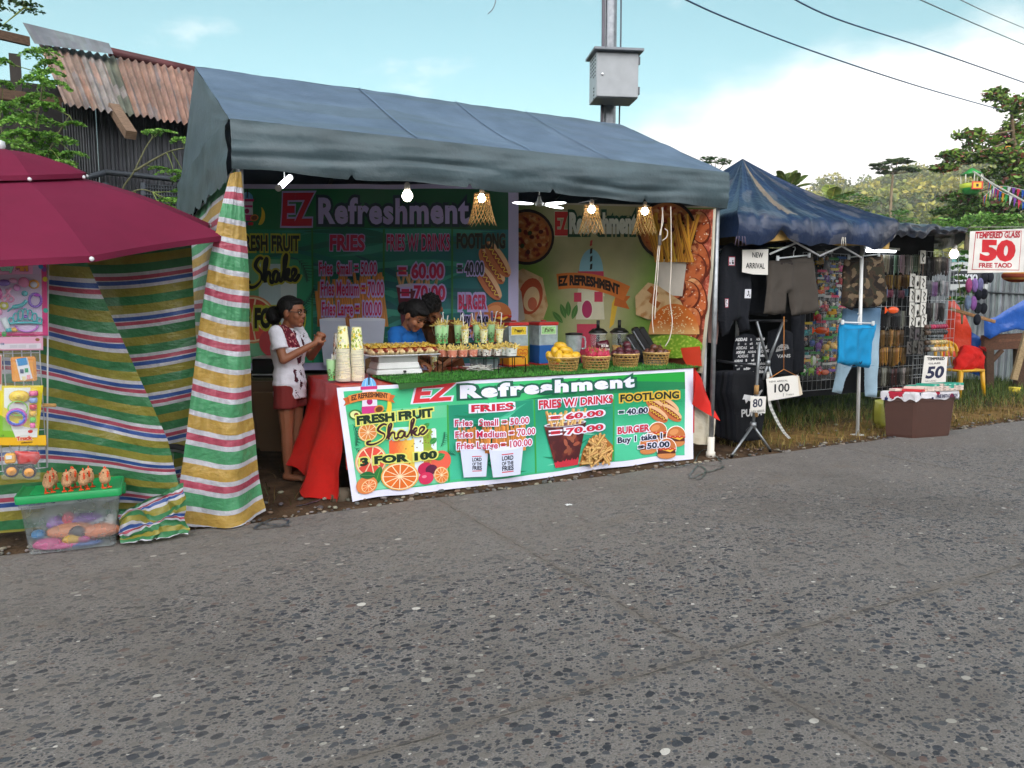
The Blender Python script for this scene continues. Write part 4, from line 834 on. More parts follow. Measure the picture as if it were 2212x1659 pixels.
def front_art():
 A = Art(); top = .885
 A.poly([(-.062, .888), (3.362, .890), (3.350, .012), (.030, .004)], LAV)
 def bgc(x, y): return mixc(mixc('#35b878', '#2fa57e', sst(.2, 2.6, x)), '#8fdcb4', .55 * math.exp(-((x - .4) / .55) ** 2 - ((y - .72) / .35) ** 2) + .25 * N3(x * 2, y * 3, 2))
 A.poly([(-.012, .858), (3.258, .862), (3.247, .066), (.078, .058)], bgc)
 def topc(x, y): return mixc('#2bb24a', '#159a36', sst(1.6, 3.2, x)) if x > 2.3 else mixc('#45c088', '#2bb24a', sst(.6, 2.4, x))
 A.poly([(-.012, .858), (3.258, .862), (3.256, .70), (.006, .70)], topc); A.poly([(1.55, .705), (2.65, .80), (3.256, .765), (3.256, .70), (1.5, .70)], '#137a4a')
 for x0, x1 in ((.83, 1.60), (1.62, 2.42)):
  A.rect(x0, .082, x1, .695, lambda x, y: mixc('#3fb892', '#188c6c', sst(.1, .6, y + .25 * N3(x * 2.2, y * 2)))); a_swirls(A, x0 + .01, .1, x1 - .01, .68, 12, ['#58c6a0', '#128a5e', '#7fd4b4', '#0f7a58', '#3dae8a'])
 A.rect(2.44, .068, 3.247, .70, lambda x, y: mixc('#4cc396', '#1e9a66', sst(.25, .65, y + .1 * N3(x * 3, y * 3)))); a_swirls(A, 2.46, .55, 3.24, .70, 4, ['#2aa878', '#148a50'])
 for x in (.819, 1.612, 2.428): A.line([(x + .004, .70), (x - .005, .072)], .014, '#3aa03c')
 # fruit shake panel
 A.poly([(.02, .60), (.81, .60), (.808, .075), (.078, .062)], lambda x, y: mixc('#79d6ac', '#46bd86', sst(.05, .5, y)))
 for q in ((.05, .60, .16, -.9, -1), (.06, .42, .15, -.6, -1), (.10, .66, .12, -.2, 1), (.745, .36, .12, .7, 1), (.77, .30, .10, .4, -1)): a_palm(A, q[0], q[1], q[2], q[3], '#1c5a44', q[4])
 a_leaf(A, .22, .665, .10, .026, .15, '#1f8a48'); a_orange(A, .165, .53, .075, .075, 0, '#df8a44')
 A.rect(.33, .12, .56, .55, lambda x, y: mixc('#e8663a', '#e8c850', sst(.36, .52, x)) if y < .45 else mixc('#b8dcea', '#d8eef0', y)); A.rect(.53, .12, .60, .50, '#dfe9ee'); A.rect(.60, .13, .71, .52, lambda x, y: mixc('#e88a40', '#8fae3a', sst(.2, .4, y)) if x < .675 else '#dfeaf0'); A.line([(.598, .12), (.60, .51)], .008, '#f4f8fa'); A.line([(.71, .12), (.712, .51)], .008, '#f0f6f8')
 for i in range(26): A.ell(random.uniform(.42, .70), random.uniform(.2, .48), .006, .005, '#8a6a3a')
 a_orange(A, .185, .30, .125, .125, 0, '#de4f40', '#e6a070', 9)
 A.ell(.75, .25, .085, .085, '#e0604a'); A.ell(.615, .20, .062, .055, '#c2234e'); A.ell(.665, .19, .05, .04, '#5a1c3c'); A.ell(.62, .125, .062, .05, '#d2305a'); A.ell(.605, .14, .02, .012, '#e88aa0')
 a_leaf(A, .21, .10, .16, .036, 1.25, '#2a7a3a'); A.ell(.145, .115, .085, .07, '#e08048'); a_orange(A, .16, .105, .062, .05, .3, '#e2793a')
 a_orange(A, .408, .158, .15, .112, -.05, '#e2702a', '#f0a848', 12); a_orange(A, .748, .135, .062, .07, .4, '#e2843c'); a_leaf(A, .09, .20, .13, .03, -.15, '#1f6a3a'); a_leaf(A, .66, .40, .07, .025, .6, '#2f8a40'); a_leaf(A, .60, .53, .07, .02, .5, '#2f8a40'); a_leaf(A, .69, .27, .10, .03, .3, '#2c8a4a')
 A.line([(.33, .63), (.45, .66), (.56, .655), (.62, .68)], .005, '#2c6a44'); [a_leaf(A, x, y, .04, .012, r, '#2f9a54') for x, y, r in ((.37, .645, 2.2), (.43, .66, 1.2), (.50, .66, .9), (.58, .67, 1.4))]
 a_logo(A, .183, .775, .36)
 OUT = '#dfe070'
 A.text('FRESH FRUIT', .079, .597, .06, '#15301e', 3, sq=.612, rot=.037, out=(OUT, 6)); a_shake(A, .245, .435, .145, .1, '#3a1424', OUT, 1.95 * .92); A.text('3 FOR 100', .097, .272, .055, '#15301e', 3, sq=.612, rot=.02, out=(OUT, 6))
 # title
 A.text('EZ', .515, .742, .128, LAV, 3, sq=.335, shear=.18, out=(LAV, 4)); A.text('EZ', .52, .742, .128, '#d8323c', 2, sq=.325, shear=.18); A.text('Refreshment', .925, .752, .094, LAV, 3, sq=1.75, out=('#0f5a44', 6), track=.10)
 # fries
 R2 = '#c01c48'
 A.text('FRIES', 1.021, .632, .053, '#c4203a', 2, sq=.385, out=(LAV, 6)); a_cup_of_fries(A, .908, 1.160, .10, .335, .53, .02); a_cup_of_fries(A, 1.15, 1.456, .095, .325, .55, .01)
 for t, y, w_ in (('Fries  Small = 50.00', .522, .645), ('Fries Medium = 70.00', .427, .703), ('Fries Large = 100.00', .337, .665)): A.text(t, .873, y, .052, R2, 1, sq=w_, rot=-.012, out=(LAV, 5))
 # fries with drinks
 A.text('FRIES W/ DRINKS', 1.655, .618, .066, '#c4203a', 2, sq=.762, out=(LAV, 5)); a_fries(A, 1.74, 2.10, .44, .60, 14, '#e0b46a', .5)
 A.poly([(1.70, .47), (2.13, .465), (2.046, .09), (1.806, .098)], lambda x, y: mixc('#4a1a1e', '#7c3228', max(0, N3(x * 16, y * 16, 4)) * 1.6) if y > .15 else '#c43040'); A.ell(1.915, .468, .215, .022, '#d8dcea'); A.ell(1.915, .466, .195, .016, '#7a5050')
 for i in range(9): A.ell(random.uniform(1.80, 2.05), random.uniform(.2, .42), .035, .018, jit('#96503c', .2), random.uniform(0, 3), 10)
 A.poly([(2.06, .075), (2.40, .075), (2.41, .22), (2.30, .33), (2.20, .33), (2.10, .22)], '#a86a30'); a_heap(A, 2.24, .225, .135, .125, 90, '#dcae6a', .12, .018); a_fries(A, 1.76, 2.08, .455, .57, 8, '#e6c27c', .6)
 A.text('= 60.00', 1.765, .508, .047, '#c4203a', 2, sq=.54, out=(LAV, 6)); A.text('= 70.00', 1.765, .376, .05, '#c4203a', 2, sq=.54, out=(LAV, 6))
 # footlong, burger
 for x, y in ((3.06, .545), (2.92, .55), (3.09, .475), (2.93, .47)): a_hotdog(A, x, y, .27, .105, -.55)
 for x, y in ((2.93, .30), (3.14, .255), (2.83, .20), (3.03, .14)): A.ell(x, y, .115, .10, '#eef2ee', 0, 18); a_burger(A, x, y, .21, .20)
 A.text('FOOTLONG', 2.502, .617, .063, '#14241a', 2, sq=.675, out=('#d9b23c', 6)); A.text('= 40.00', 2.485, .495, .050, '#14243a', 2, sq=.335, out=(LAV, 5)); A.text('BURGER', 2.466, .322, .060, '#c4203a', 2, sq=.365, out=(LAV, 5)); A.text('Buy 1 take 1', 2.466, .238, .050, '#14243a', 2, sq=.53, out=(LAV, 5)); A.text('= 50.00', 2.70, .152, .052, '#14243a', 2, sq=.36, out=(LAV, 5))
 return A
def banP(x, y, l):
 w1 = .010 * math.sin(x * 7 + y * 2) + .012 * N3(x * 1.6, y * 1.4) + .012 * math.sin(x * 3.1) * (1 - y / .9)
 z = .984 * y + .012 * math.sin(x * 2.9 + .4) * (1 - y / .88) + .006 * math.sin(x * 9) * (1 - y / .88)
 return (1.6 + x, 5.512 - .030 * (1 - y / .88) + w1 * sst(.9, .6, y) - l, max(.012, z))
mb = MB(smooth=True); front_art().emit(mb, banP, .0005, .04); FB = mb
tag(mb.build('counter_banner', m_vinyl, base=(3.3, 5.5, 0)), 'long green printed menu banner covering the front of the drinks counter', 'banner')
# ------------------------------------------------------------------ the two printed backdrops (drawn in picture columns and rows, y turned upwards)
DB1, DB2 = 7.93, 7.50
def backdrop(dist, wav):
 def P(x, y, l):
  p = gd(x, -y, dist - l); k = wav * .8 * math.sin(x * .03 + y * .004) + wav * 1.3 * N3(x * .010, y * .012) + wav * .18 * math.sin(y * .03 + x * .05); return p - FH * k
 return P
def back1():
 A = Art(); T = lambda s, x0, x1, yb, yt, c, **k: A.text(s, x0, -yb, yb - yt, c, sq=x1 - x0, **k)
 A.rect(470, -800, 1120, -398, '#b9b4d8'); A.rect(488, -784, 1098, -408, lambda x, y: mixc('#1f8a68', '#1c6e74', sst(600, 1000, x + 60 * N3(x * .01, y * .01))))
 A.rect(488, -496, 1098, -408, lambda x, y: mixc('#1f7a4a', '#1a5c3a', sst(500, 1000, x)))
 a_swirls(A, 500, -780, 1090, -500, 40, ['#1a7a70', '#2d8f86', '#165e66', '#3a9a84', '#1c6a5c'])
 A.rect(488, -784, 672, -560, lambda x, y: mixc('#7ab890', '#2f9a70', sst(520, 660, x)))
 for x in (674, 829, 977): A.line([(x, -494), (x, -784)], 4, '#2c7a3c')
 for q in ((640, -560, 50, -.6, -1), (650, -660, 44, .4, 1), (655, -690, 40, 1.2, 1)): a_palm(A, q[0], q[1], q[2], q[3], '#174a40', q[4])
 A.rect(560, -720, 606, -570, '#b9d2d8'); A.rect(606, -720, 640, -590, '#cfe0e2'); a_orange(A, 545, -690, 52, 52, 0, '#d8584a', '#d89060', 9); A.ell(600, -740, 40, 34, '#c04a50'); A.ell(640, -730, 24, 22, '#a03050')
 a_cup_of_fries(A, 690, 764, -790, -690, -590, 0, False); a_cup_of_fries(A, 755, 832, -790, -690, -586, 0, False)
 a_fries(A, 862, 940, -640, -575, 12, '#c9a070', .4, 5); A.poly([(856, -620), (945, -620), (930, -740), (872, -740)], '#5c2030'); A.ell(900, -618, 45, 6, '#b8b0c8')
 for x, y in ((1062, -575), (1055, -610), (1075, -560)): a_hotdog(A, x, y, 90, 30, -1.0)
 for x, y in ((1075, -680), (1035, -700), (1070, -740)): a_burger(A, x, y, 60, 60)
 YO, L2 = '#b8b83c', '#b4a8e0'
 T('FRESH FRUIT', 518, 645, 541, 510, '#10201a', bold=2, out=(YO, 5)); a_shake(A, 557, -620, 62, .1, '#10181a', YO, .95); T('3 FOR 100', 528, 657, 706, 668, '#141c18', bold=3, out=(YO, 6))
 a_logo(A, 535, -455, 80, False)
 T('EZ', 605, 672, 484, 420, '#c01c38', bold=2, shear=.08, out=(L2, 4)); T('Refreshment', 686, 1014, 481, 430, '#b9b0e2', bold=2, track=.05, out=('#16303e', 5))
 P2 = '#b81c4e'
 T('FRIES', 712, 788, 540, 509, P2, bold=2, out=(L2, 4)); T('FRIES W/ DRINKS', 834, 972, 540, 507, P2, bold=1, out=(L2, 3)); T('FOOTLONG', 986, 1092, 535, 506, '#0f1614', bold=2, out=('#6a6a2a', 3))
 T('Fries  Small = 50.00', 688, 814, 592, 567, P2, bold=1, out=(L2, 5)); T('Fries Medium = 70.00', 691, 829, 638, 609, P2, bold=1, out=(L2, 5)); T('Fries Large = 100.00', 694, 824, 681, 653, P2, bold=1, out=(L2, 5))
 T('= 60.00', 860, 959, 600, 571, P2, bold=2, out=(L2, 5)); T('= 70.00', 866, 962, 647, 618, P2, bold=2, out=(L2, 5)); T('= 40.00', 988, 1045, 593, 567, '#14202c', bold=2, out=(L2, 5)); T('BURGER', 990, 1050, 667, 638, P2, bold=2, out=(L2, 6)); T('Buy 1 take 1', 995, 1066, 700, 676, '#14182c', bold=2, out=(L2, 5)); T('= 50.00', 1005, 1066, 732, 710, '#14182c', bold=2, out=(L2, 5))
 return A
mb = MB(smooth=True); back1().emit(mb, backdrop(DB1, .022), .0010, 8)
tag(mb.build('backdrop_banner', m_vinyl, base=gd(800, 800, DB1)), 'dark green menu banner hung across the back of the drinks stall', 'banner')
CURVE = crv([(5.16, 5.47, 0), (5.10, 5.75, 0), (5.08, 6.05, 0), (5.03, 6.35, 0), (4.90, 6.62, 0), (4.6, 6.88, 0), (4.25, 7.22, 0), (3.90, 7.62, 0)], 8)[::-1]
_cx = [1106 + 1650 * (p.dot(_r)) / p.dot(FH) for p in CURVE]; _cd = [p.dot(FH) for p in CURVE]
def sidedrop(x, y, l):
 d = float(np.interp(x, _cx, _cd)) - l * 1.4 + .010 * N3(x * .012, y * .012) + .006 * math.sin(x * .05 + y * .01); return gd(x, -y, d)
def back2():
 A = Art(); T = lambda s, x0, x1, yb, yt, c, **k: A.text(s, x0, -yb, yb - yt, c, sq=x1 - x0, **k)
 out = [(1112, -436), (1547, -446), (1540, -600), (1518, -806), (1112, -806)]
 A.poly(out, '#c9c2ae'); ins = [(1116, -440), (1541, -450), (1533, -600), (1511, -802), (1116, -802)]
 A.poly(ins, lambda x, y: mixc('#b3b083', '#6f9a34', sst(60, 150, abs(x - 1285) + .25 * (-y - 560)) * .9 + .1 * N3(x * .02, y * .02)))
 # fried chicken down the right side
 def chick(x, y): n = N3(x * .055, y * .055, 3); m = N3(x * .25, y * .25, 8); return mixc(mixc('#c8604a', '#e8a080', max(0, m) * 1.6), '#7c2c1c', sst(.05, -.35, n) * .9)
 A.poly([(1470, -452), (1541, -452), (1533, -600), (1514, -770), (1500, -700), (1440, -640), (1432, -600), (1470, -550)], chick)
 for x, y, rx, ry, ro in ((1508, -560, 26, 44, .3), (1492, -590, 34, 44, -.4), (1504, -645, 24, 46, .2), (1478, -640, 36, 34, .5), (1492, -705, 24, 42, -.2), (1456, -620, 26, 30, .2), (1514, -492, 22, 36, .1)):
  A.ell(x, y, rx, ry, '#6e2c18', ro, 20); A.ell(x - 2, y + 2, rx * .92, ry * .93, lambda a, b, x=x, y=y, rx=rx, ry=ry: mixc(mixc('#c86a3c', '#eab27c', sst(.1, 1, (a - x) / -rx * .5 + (b - y) / ry * .6 + .5 * N3(a * .12, b * .12))), '#8a3a20', sst(.1, .45, N3(a * .09, b * .09, 5))), ro, 20)
  for i in range(16): a, r = random.uniform(0, 6.3), random.random() ** .5 * .8; A.ell(x + rx * r * math.cos(a), y + ry * r * math.sin(a), 1.7, 1.1, '#f0dcc0', a, 6)
 def pizza(cx, cy, r):
  A.ell(cx, cy, r * 1.1, r * 1.12, '#241c18', 0, 30); A.ell(cx, cy, r, r, '#b06a36', 0, 30); A.ell(cx, cy, r * .9, r * .9, lambda x, y: mixc(mixc('#c4713a', '#e0b070', max(0, N3(x * .12, y * .12)) * 1.5), '#8a2f1c', sst(.0, .4, N3(x * .09, y * .09, 9))), 0, 30)
  for i in range(9): a = i * 2.4; A.ell(cx + r * .6 * math.cos(a) * (i % 3 + 1) / 3, cy + r * .6 * math.sin(a) * (i % 3 + 1) / 3, r * .10, r * .08, random.choice(['#5c2418', '#3c4a24', '#7a3020']), a)
 pizza(1138, -512, 54); pizza(1440, -496, 58)
 A.poly([(1418, -560), (1484, -560), (1474, -640), (1424, -636)], '#dcd4c8'); a_fries(A, 1414, 1500, -566, -455, 22, '#e0a83c', .35, 7)
 def wrap(P, dark=False):
  A.poly(P, lambda x, y: mixc('#d9b98a', '#b9824a', max(0, N3(x * .08, y * .08, 4)) * 1.5 + .1))
 wrap([(1108, -590), (1130, -580), (1172, -600), (1184, -660), (1170, -700), (1108, -705)]); A.ell(1146, -640, 26, 40, '#b8502e', -.2); A.ell(1148, -646, 17, 27, '#e0c090', -.2); A.ell(1150, -656, 10, 14, '#c86a4a'); A.poly([(1108, -600), (1126, -630), (1134, -690), (1108, -700)], '#c9bfae')
 wrap([(1372, -640), (1400, -610), (1420, -616), (1470, -650), (1490, -690), (1400, -690), (1374, -680)]); A.line([(1402, -622), (1416, -635), (1408, -650), (1424, -660)], 14, '#b0622c')
 # burger
 A.poly([(1395, -800), (1405, -770), (1512, -775), (1508, -800)], '#5c2c1c'); A.ell(1456, -748, 62, 26, lambda x, y: mixc('#7fae2e', '#c8d860', max(0, N3(x * .2, y * .2)) * 1.8)); A.poly([(1470, -752), (1512, -748), (1516, -790), (1490, -800), (1476, -776)], '#d8432a'); A.poly([(1412, -752), (1450, -756), (1436, -790), (1416, -780)], '#c88a2e')
 A.ell(1456, -722, 55, 66, lambda x, y: mixc('#d0702c', '#e6b878', sst(-690, -726, y) * .9 + .12 * N3(x * .1, y * .1)), 0, 26, 0, PI)
 for i in range(90):
  a = random.uniform(.15, PI - .15); r = random.random() ** .5; x, y = 1456 + 50 * r * math.cos(a), -722 + 62 * r * math.sin(a); A.ell(x, y, 1.8, 1.1, '#eed9a8', random.uniform(0, 3), 7)
 # emblem
 A.ell(1277, -588, 26, 50, '#8fc4d4', 0, 22, 0, PI);
 for k in range(5): A.poly([(1275, -520 - 17 * k), (1280, -518 - 17 * k), (1279, -530 - 17 * k), (1274, -532 - 17 * k)], '#b8302e' if k == 0 else '#2a2a2a')
 A.rect(1248, -602, 1304, -586, '#c8405a'); A.poly([(1252, -602), (1300, -602), (1306, -640), (1246, -640)], '#d8d0b0'); A.poly([(1250, -628), (1302, -628), (1306, -690), (1244, -690)], '#d8d4b8'); A.ell(1268, -668, 13, 22, '#e0dcc4'); A.ell(1268, -668, 11, 19, '#a8305c'); A.rect(1246, -800, 1290, -700, '#c84058'); A.rect(1240, -652, 1256, -632, '#c8405a'); A.rect(1284, -652, 1302, -630, '#c8405a')
 for x, y, r in ((1222, -680, 1.9), (1228, -676, 1.6), (1236, -682, 1.25), (1216, -690, 2.3)): a_leaf(A, x, y - 8, 34, 6, r, '#4c7a3a')
 A.poly([(1322, -655), (1330, -640), (1334, -660), (1326, -700), (1316, -710)], '#e0b83c')
 arc = lambda X, Y: (X, Y - .0022 * X * X - .14 * X)
 A.poly([(1330, -636), (1362, -640), (1352, -652), (1360, -668), (1326, -660)], '#c86a2c'); A.line([(1204 + 150 * t, -608 - .0022 * (150 * t - 68) ** 2 - .14 * (150 * t - 68)) for t in np.linspace(0, 1, 14)], 34, '#d87a34'); A.text('EZ REFRESHMENT', 1272, -617, 19, '#2c2018', 3, 'c', sq=132, fn=arc)
 T('EZ', 1198, 1226, 505, 461, '#d03a3a', bold=3, out=('#d6e0c0', 4)); T('Refreshment', 1229, 1374, 502, 462, '#e6ecdf', bold=3, out=('#24503a', 6))
 return A
mb = MB(smooth=True); back2().emit(mb, sidedrop, .0011, 6)
tag(mb.build('backdrop_banner', m_print, base=gd(1300, 800, DB2)), 'cream and green food printed banner with a burger hung behind the juice dispensers', 'banner')
# ------------------------------------------------------------------ lamps under the tent
m_bulb = emit_mat('lit_bulb', '#fff4e2', 9); m_tube = emit_mat('lit_tube', '#f4f8ff', 5)
def bulb_lamp(name, x, y, Y, label, r=.036, top=2.66, group=None):
 p = gy(x, y, Y); o = thing(name, label, 'lamp', p, group); mb = MB(smooth=True); mb.lathe([(.004, -r * 1.05), (r * .55, -r * .9), (r * .95, -r * .3), (r, .0), (r * .85, r * .5), (r * .55, r * .95)], 18, p); mb.build('bulb', m_bulb, o)
 mb = MB('#d8d4cc'); mb.lathe([(r * .56, r * .9), (r * .6, r * 1.5), (r * .5, r * 2.2), (.008, r * 2.5)], 14, p); mb.build('holder', m_satin, o); mb = MB('#22201e'); mb.tube([(p.x, p.y, p.z + r * 2.4), (p.x + .004, p.y, top)], .003, 5); mb.build('cord', m_wire, o); return o, p
bulb_lamp('bulb_lamp', 880, 423, 5.75, 'bare glowing bulb hanging under the middle of the tent front', .042)
def basket_lamp(x, y, Y, label):
 o, p = bulb_lamp('woven_lamp', x, y, Y, label, .035, 2.62, 'woven bamboo lamps under the tent edge'); mb = MB(); k = .0038
 def S(a, t): r = .062 + .055 * t ** 1.6; return (p.x + r * math.cos(a), p.y + r * math.sin(a), p.z + .035 - .25 * t)
 for i in range(18):
  a0 = 2 * PI * i / 18; e = 1 + random.uniform(-.06, .05)
  for sg in (-1, 1): mb.tube([S(a0 + sg * 1.25 * t, t * e) for t in np.linspace(0, 1, 7)], .0032, 4, jit('#c29a5a', .25))
 for t in (.0, .1): mb.tube([S(2 * PI * i / 16, t) for i in range(17)], .004, 4, '#a57f45')
 mb.build('lamp_shade', m_bamboo, o)
basket_lamp(1041, 428, 5.72, 'woven bamboo lamp hanging in front of the last letters of the green backdrop'); basket_lamp(1278, 452, 5.72, 'woven bamboo lamp hanging in front of the lettering of the cream backdrop'); basket_lamp(1393, 456, 5.72, 'woven bamboo lamp hanging nearest to the right tent pole')
a, b = gy(603, 405, 5.85), gy(626, 384, 6.15); o = thing('tube_lamp', 'short glowing tube lamp slanting under the left end of the tent', 'lamp', (a + b) / 2); mb = MB(smooth=True); mb.tube([a, b], .022, 12); mb.build('tube', m_tube, o)
mb = MB('#c8c8c8'); d = (b - a).normalized(); mb.tube([a - d * .03, a], .024, 12); mb.tube([b, b + d * .03], .024, 12); mb.tube([(a + b) / 2 + V((0, 0, .03)), (a + b) / 2 + V((0, 0, .42))], .004, 5); mb.build('holder', m_satin, o)
p = gy(1165, 441, 5.95); o = thing('fan_lamp', 'glowing folding panel lamp with spread blades under the tent', 'lamp', p)
for ang, L_ in ((172, .19), (8, .19), (-28, .17)):
 mb = MB(smooth=True); dr = _r * math.cos(rad(ang)) * 1 + V((0, 0, math.sin(rad(ang)) * .35)) + FH * (-.25 * abs(math.sin(rad(ang)))); dr.normalize(); c = p + dr * (.05 + L_ / 2); mb.ell(c, (L_ / 2, .035, .010), frame(dr, dr.cross(V((0, 0, 1))).normalized() * -1, dr.cross(dr.cross(V((0, 0, 1))).normalized()) * -1), 16, 6); mb.build('blade', m_tube, o)
mb = MB('#b8bab4'); mb.lathe([(.035, -.015), (.04, .01), (.02, .03), (.012, .07)], 14, p); mb.tube([p + V((0, 0, .06)), p + V((0, 0, .3))], .003, 5); mb.build('holder', m_satin, o)
# hanging white extension cords with a switch
o = thing('extension_cord', 'white electric cords with an inline switch hanging in front of the fries picture', 'cord', gd(1424, 520, 7.0)); mb = MB('#d9cfc0')
for pts in ([(1430, 448), (1432, 480), (1424, 512), (1416, 600), (1409, 680), (1412, 720)], [(1432, 448), (1428, 500), (1426, 520), (1420, 600), (1414, 690)], [(1449, 446), (1450, 560), (1447, 640), (1452, 690), (1451, 710), (1446, 732), (1437, 748)], [(1430, 520), (1440, 512), (1442, 500), (1436, 494)]): mb.tube(crv([gd(x, y, 7.0) for x, y in pts], 5), .0045, 6)
mb.build('cord', m_satin, o); mb = MB('#4a4440'); mb.box(gd(1425, 519, 6.98), (.03, .02, .09), None, rotz(-YAW), .004); mb.build('switch', m_satin, o)
# ================================================================== PEOPLE
def fuse(mb, voxel, colfn, name, m, parent, smooth=3, inv=None, bump=None):
 """grow the overlapping forms into one continuous skin, colour it by place, link it"""
 me = mb.mesh('form'); o = bpy.data.objects.new('form', me); COL.objects.link(o)
 r = o.modifiers.new('r', 'REMESH'); r.mode = 'VOXEL'; r.voxel_size = voxel; r.adaptivity = 0
 s = o.modifiers.new('s', 'SMOOTH'); s.iterations = smooth; s.factor = .5
 bpy.context.view_layer.update(); ev = o.evaluated_get(bpy.context.evaluated_depsgraph_get()); m2 = ev.to_mesh()
 co = np.zeros(len(m2.vertices) * 3); m2.vertices.foreach_get('co', co); co = co.reshape(-1, 3)
 fs = [tuple(p.vertices) for p in m2.polygons]; ev.to_mesh_clear(); bpy.data.objects.remove(o); bpy.data.meshes.remove(me)
 out = MB(smooth=True); inv = inv or Matrix.Identity(4); L = [inv @ V(c) for c in co.tolist()]
 if bump:
  fwd = inv.inverted(); L = [p + V(bump(p)) for p in L]; out.v = [tuple(fwd @ p) for p in L]
 else: out.v = [tuple(c) for c in co.tolist()]
 out.f = fs; out.g = [True] * len(fs); out.k = [H(colfn((L[f[0]] + L[f[2]]) / 2)) for f in fs]
 return out.build(name, m, parent)
def cap(mb, p, q, r0, r1, n=10):
 p, q = V(p), V(q); mb.tube([p, p.lerp(q, .5), q], [r0, (r0 + r1) / 2 + .002, r1], n); mb.ell(p, r0, None, n, 7); mb.ell(q, r1, None, n, 7)
def hand(mb, wrist, d, palm_n, s=1, curl=.5):
 """five separate fingers; d: direction of the fingers, palm_n: the way the palm faces"""
 d = V(d).normalized(); n = V(palm_n); n = (n - d * n.dot(d)).normalized(); sd = d.cross(n); w_ = V(wrist); c = w_ + d * .045 * s
 mb.ell(c, (.036 * s, .047 * s, .016 * s), frame(sd, d, n), 12, 8); cap(mb, w_ - d * .01, c, .023 * s, .02 * s)
 for i, (off, L) in enumerate(((-.027, .060), (-.009, .072), (.009, .068), (.026, .052))):
  a = c + sd * off * s + d * .038 * s; b = a + (d * math.cos(curl * .7) + n * math.sin(curl * .7)) * L * .45 * s; e = b + (d * math.cos(curl * 1.9) + n * math.sin(curl * 1.9)) * L * .35 * s; f = e + (d * math.cos(curl * 2.8) + n * math.sin(curl * 2.8)) * L * .22 * s
  cap(mb, a, b, .0088 * s, .0082 * s, 8); cap(mb, b, e, .0082 * s, .0076 * s, 8); cap(mb, e, f, .0076 * s, .0068 * s, 8)
 a = c - sd * .030 * s - d * .02 * s; b = a + (-sd * .7 + d * .6 + n * .3).normalized() * .034 * s; e = b + (-sd * .15 + d * .9 + n * .45).normalized() * .028 * s; cap(mb, a, b, .012 * s, .010 * s, 8); cap(mb, b, e, .010 * s, .0078 * s, 8)
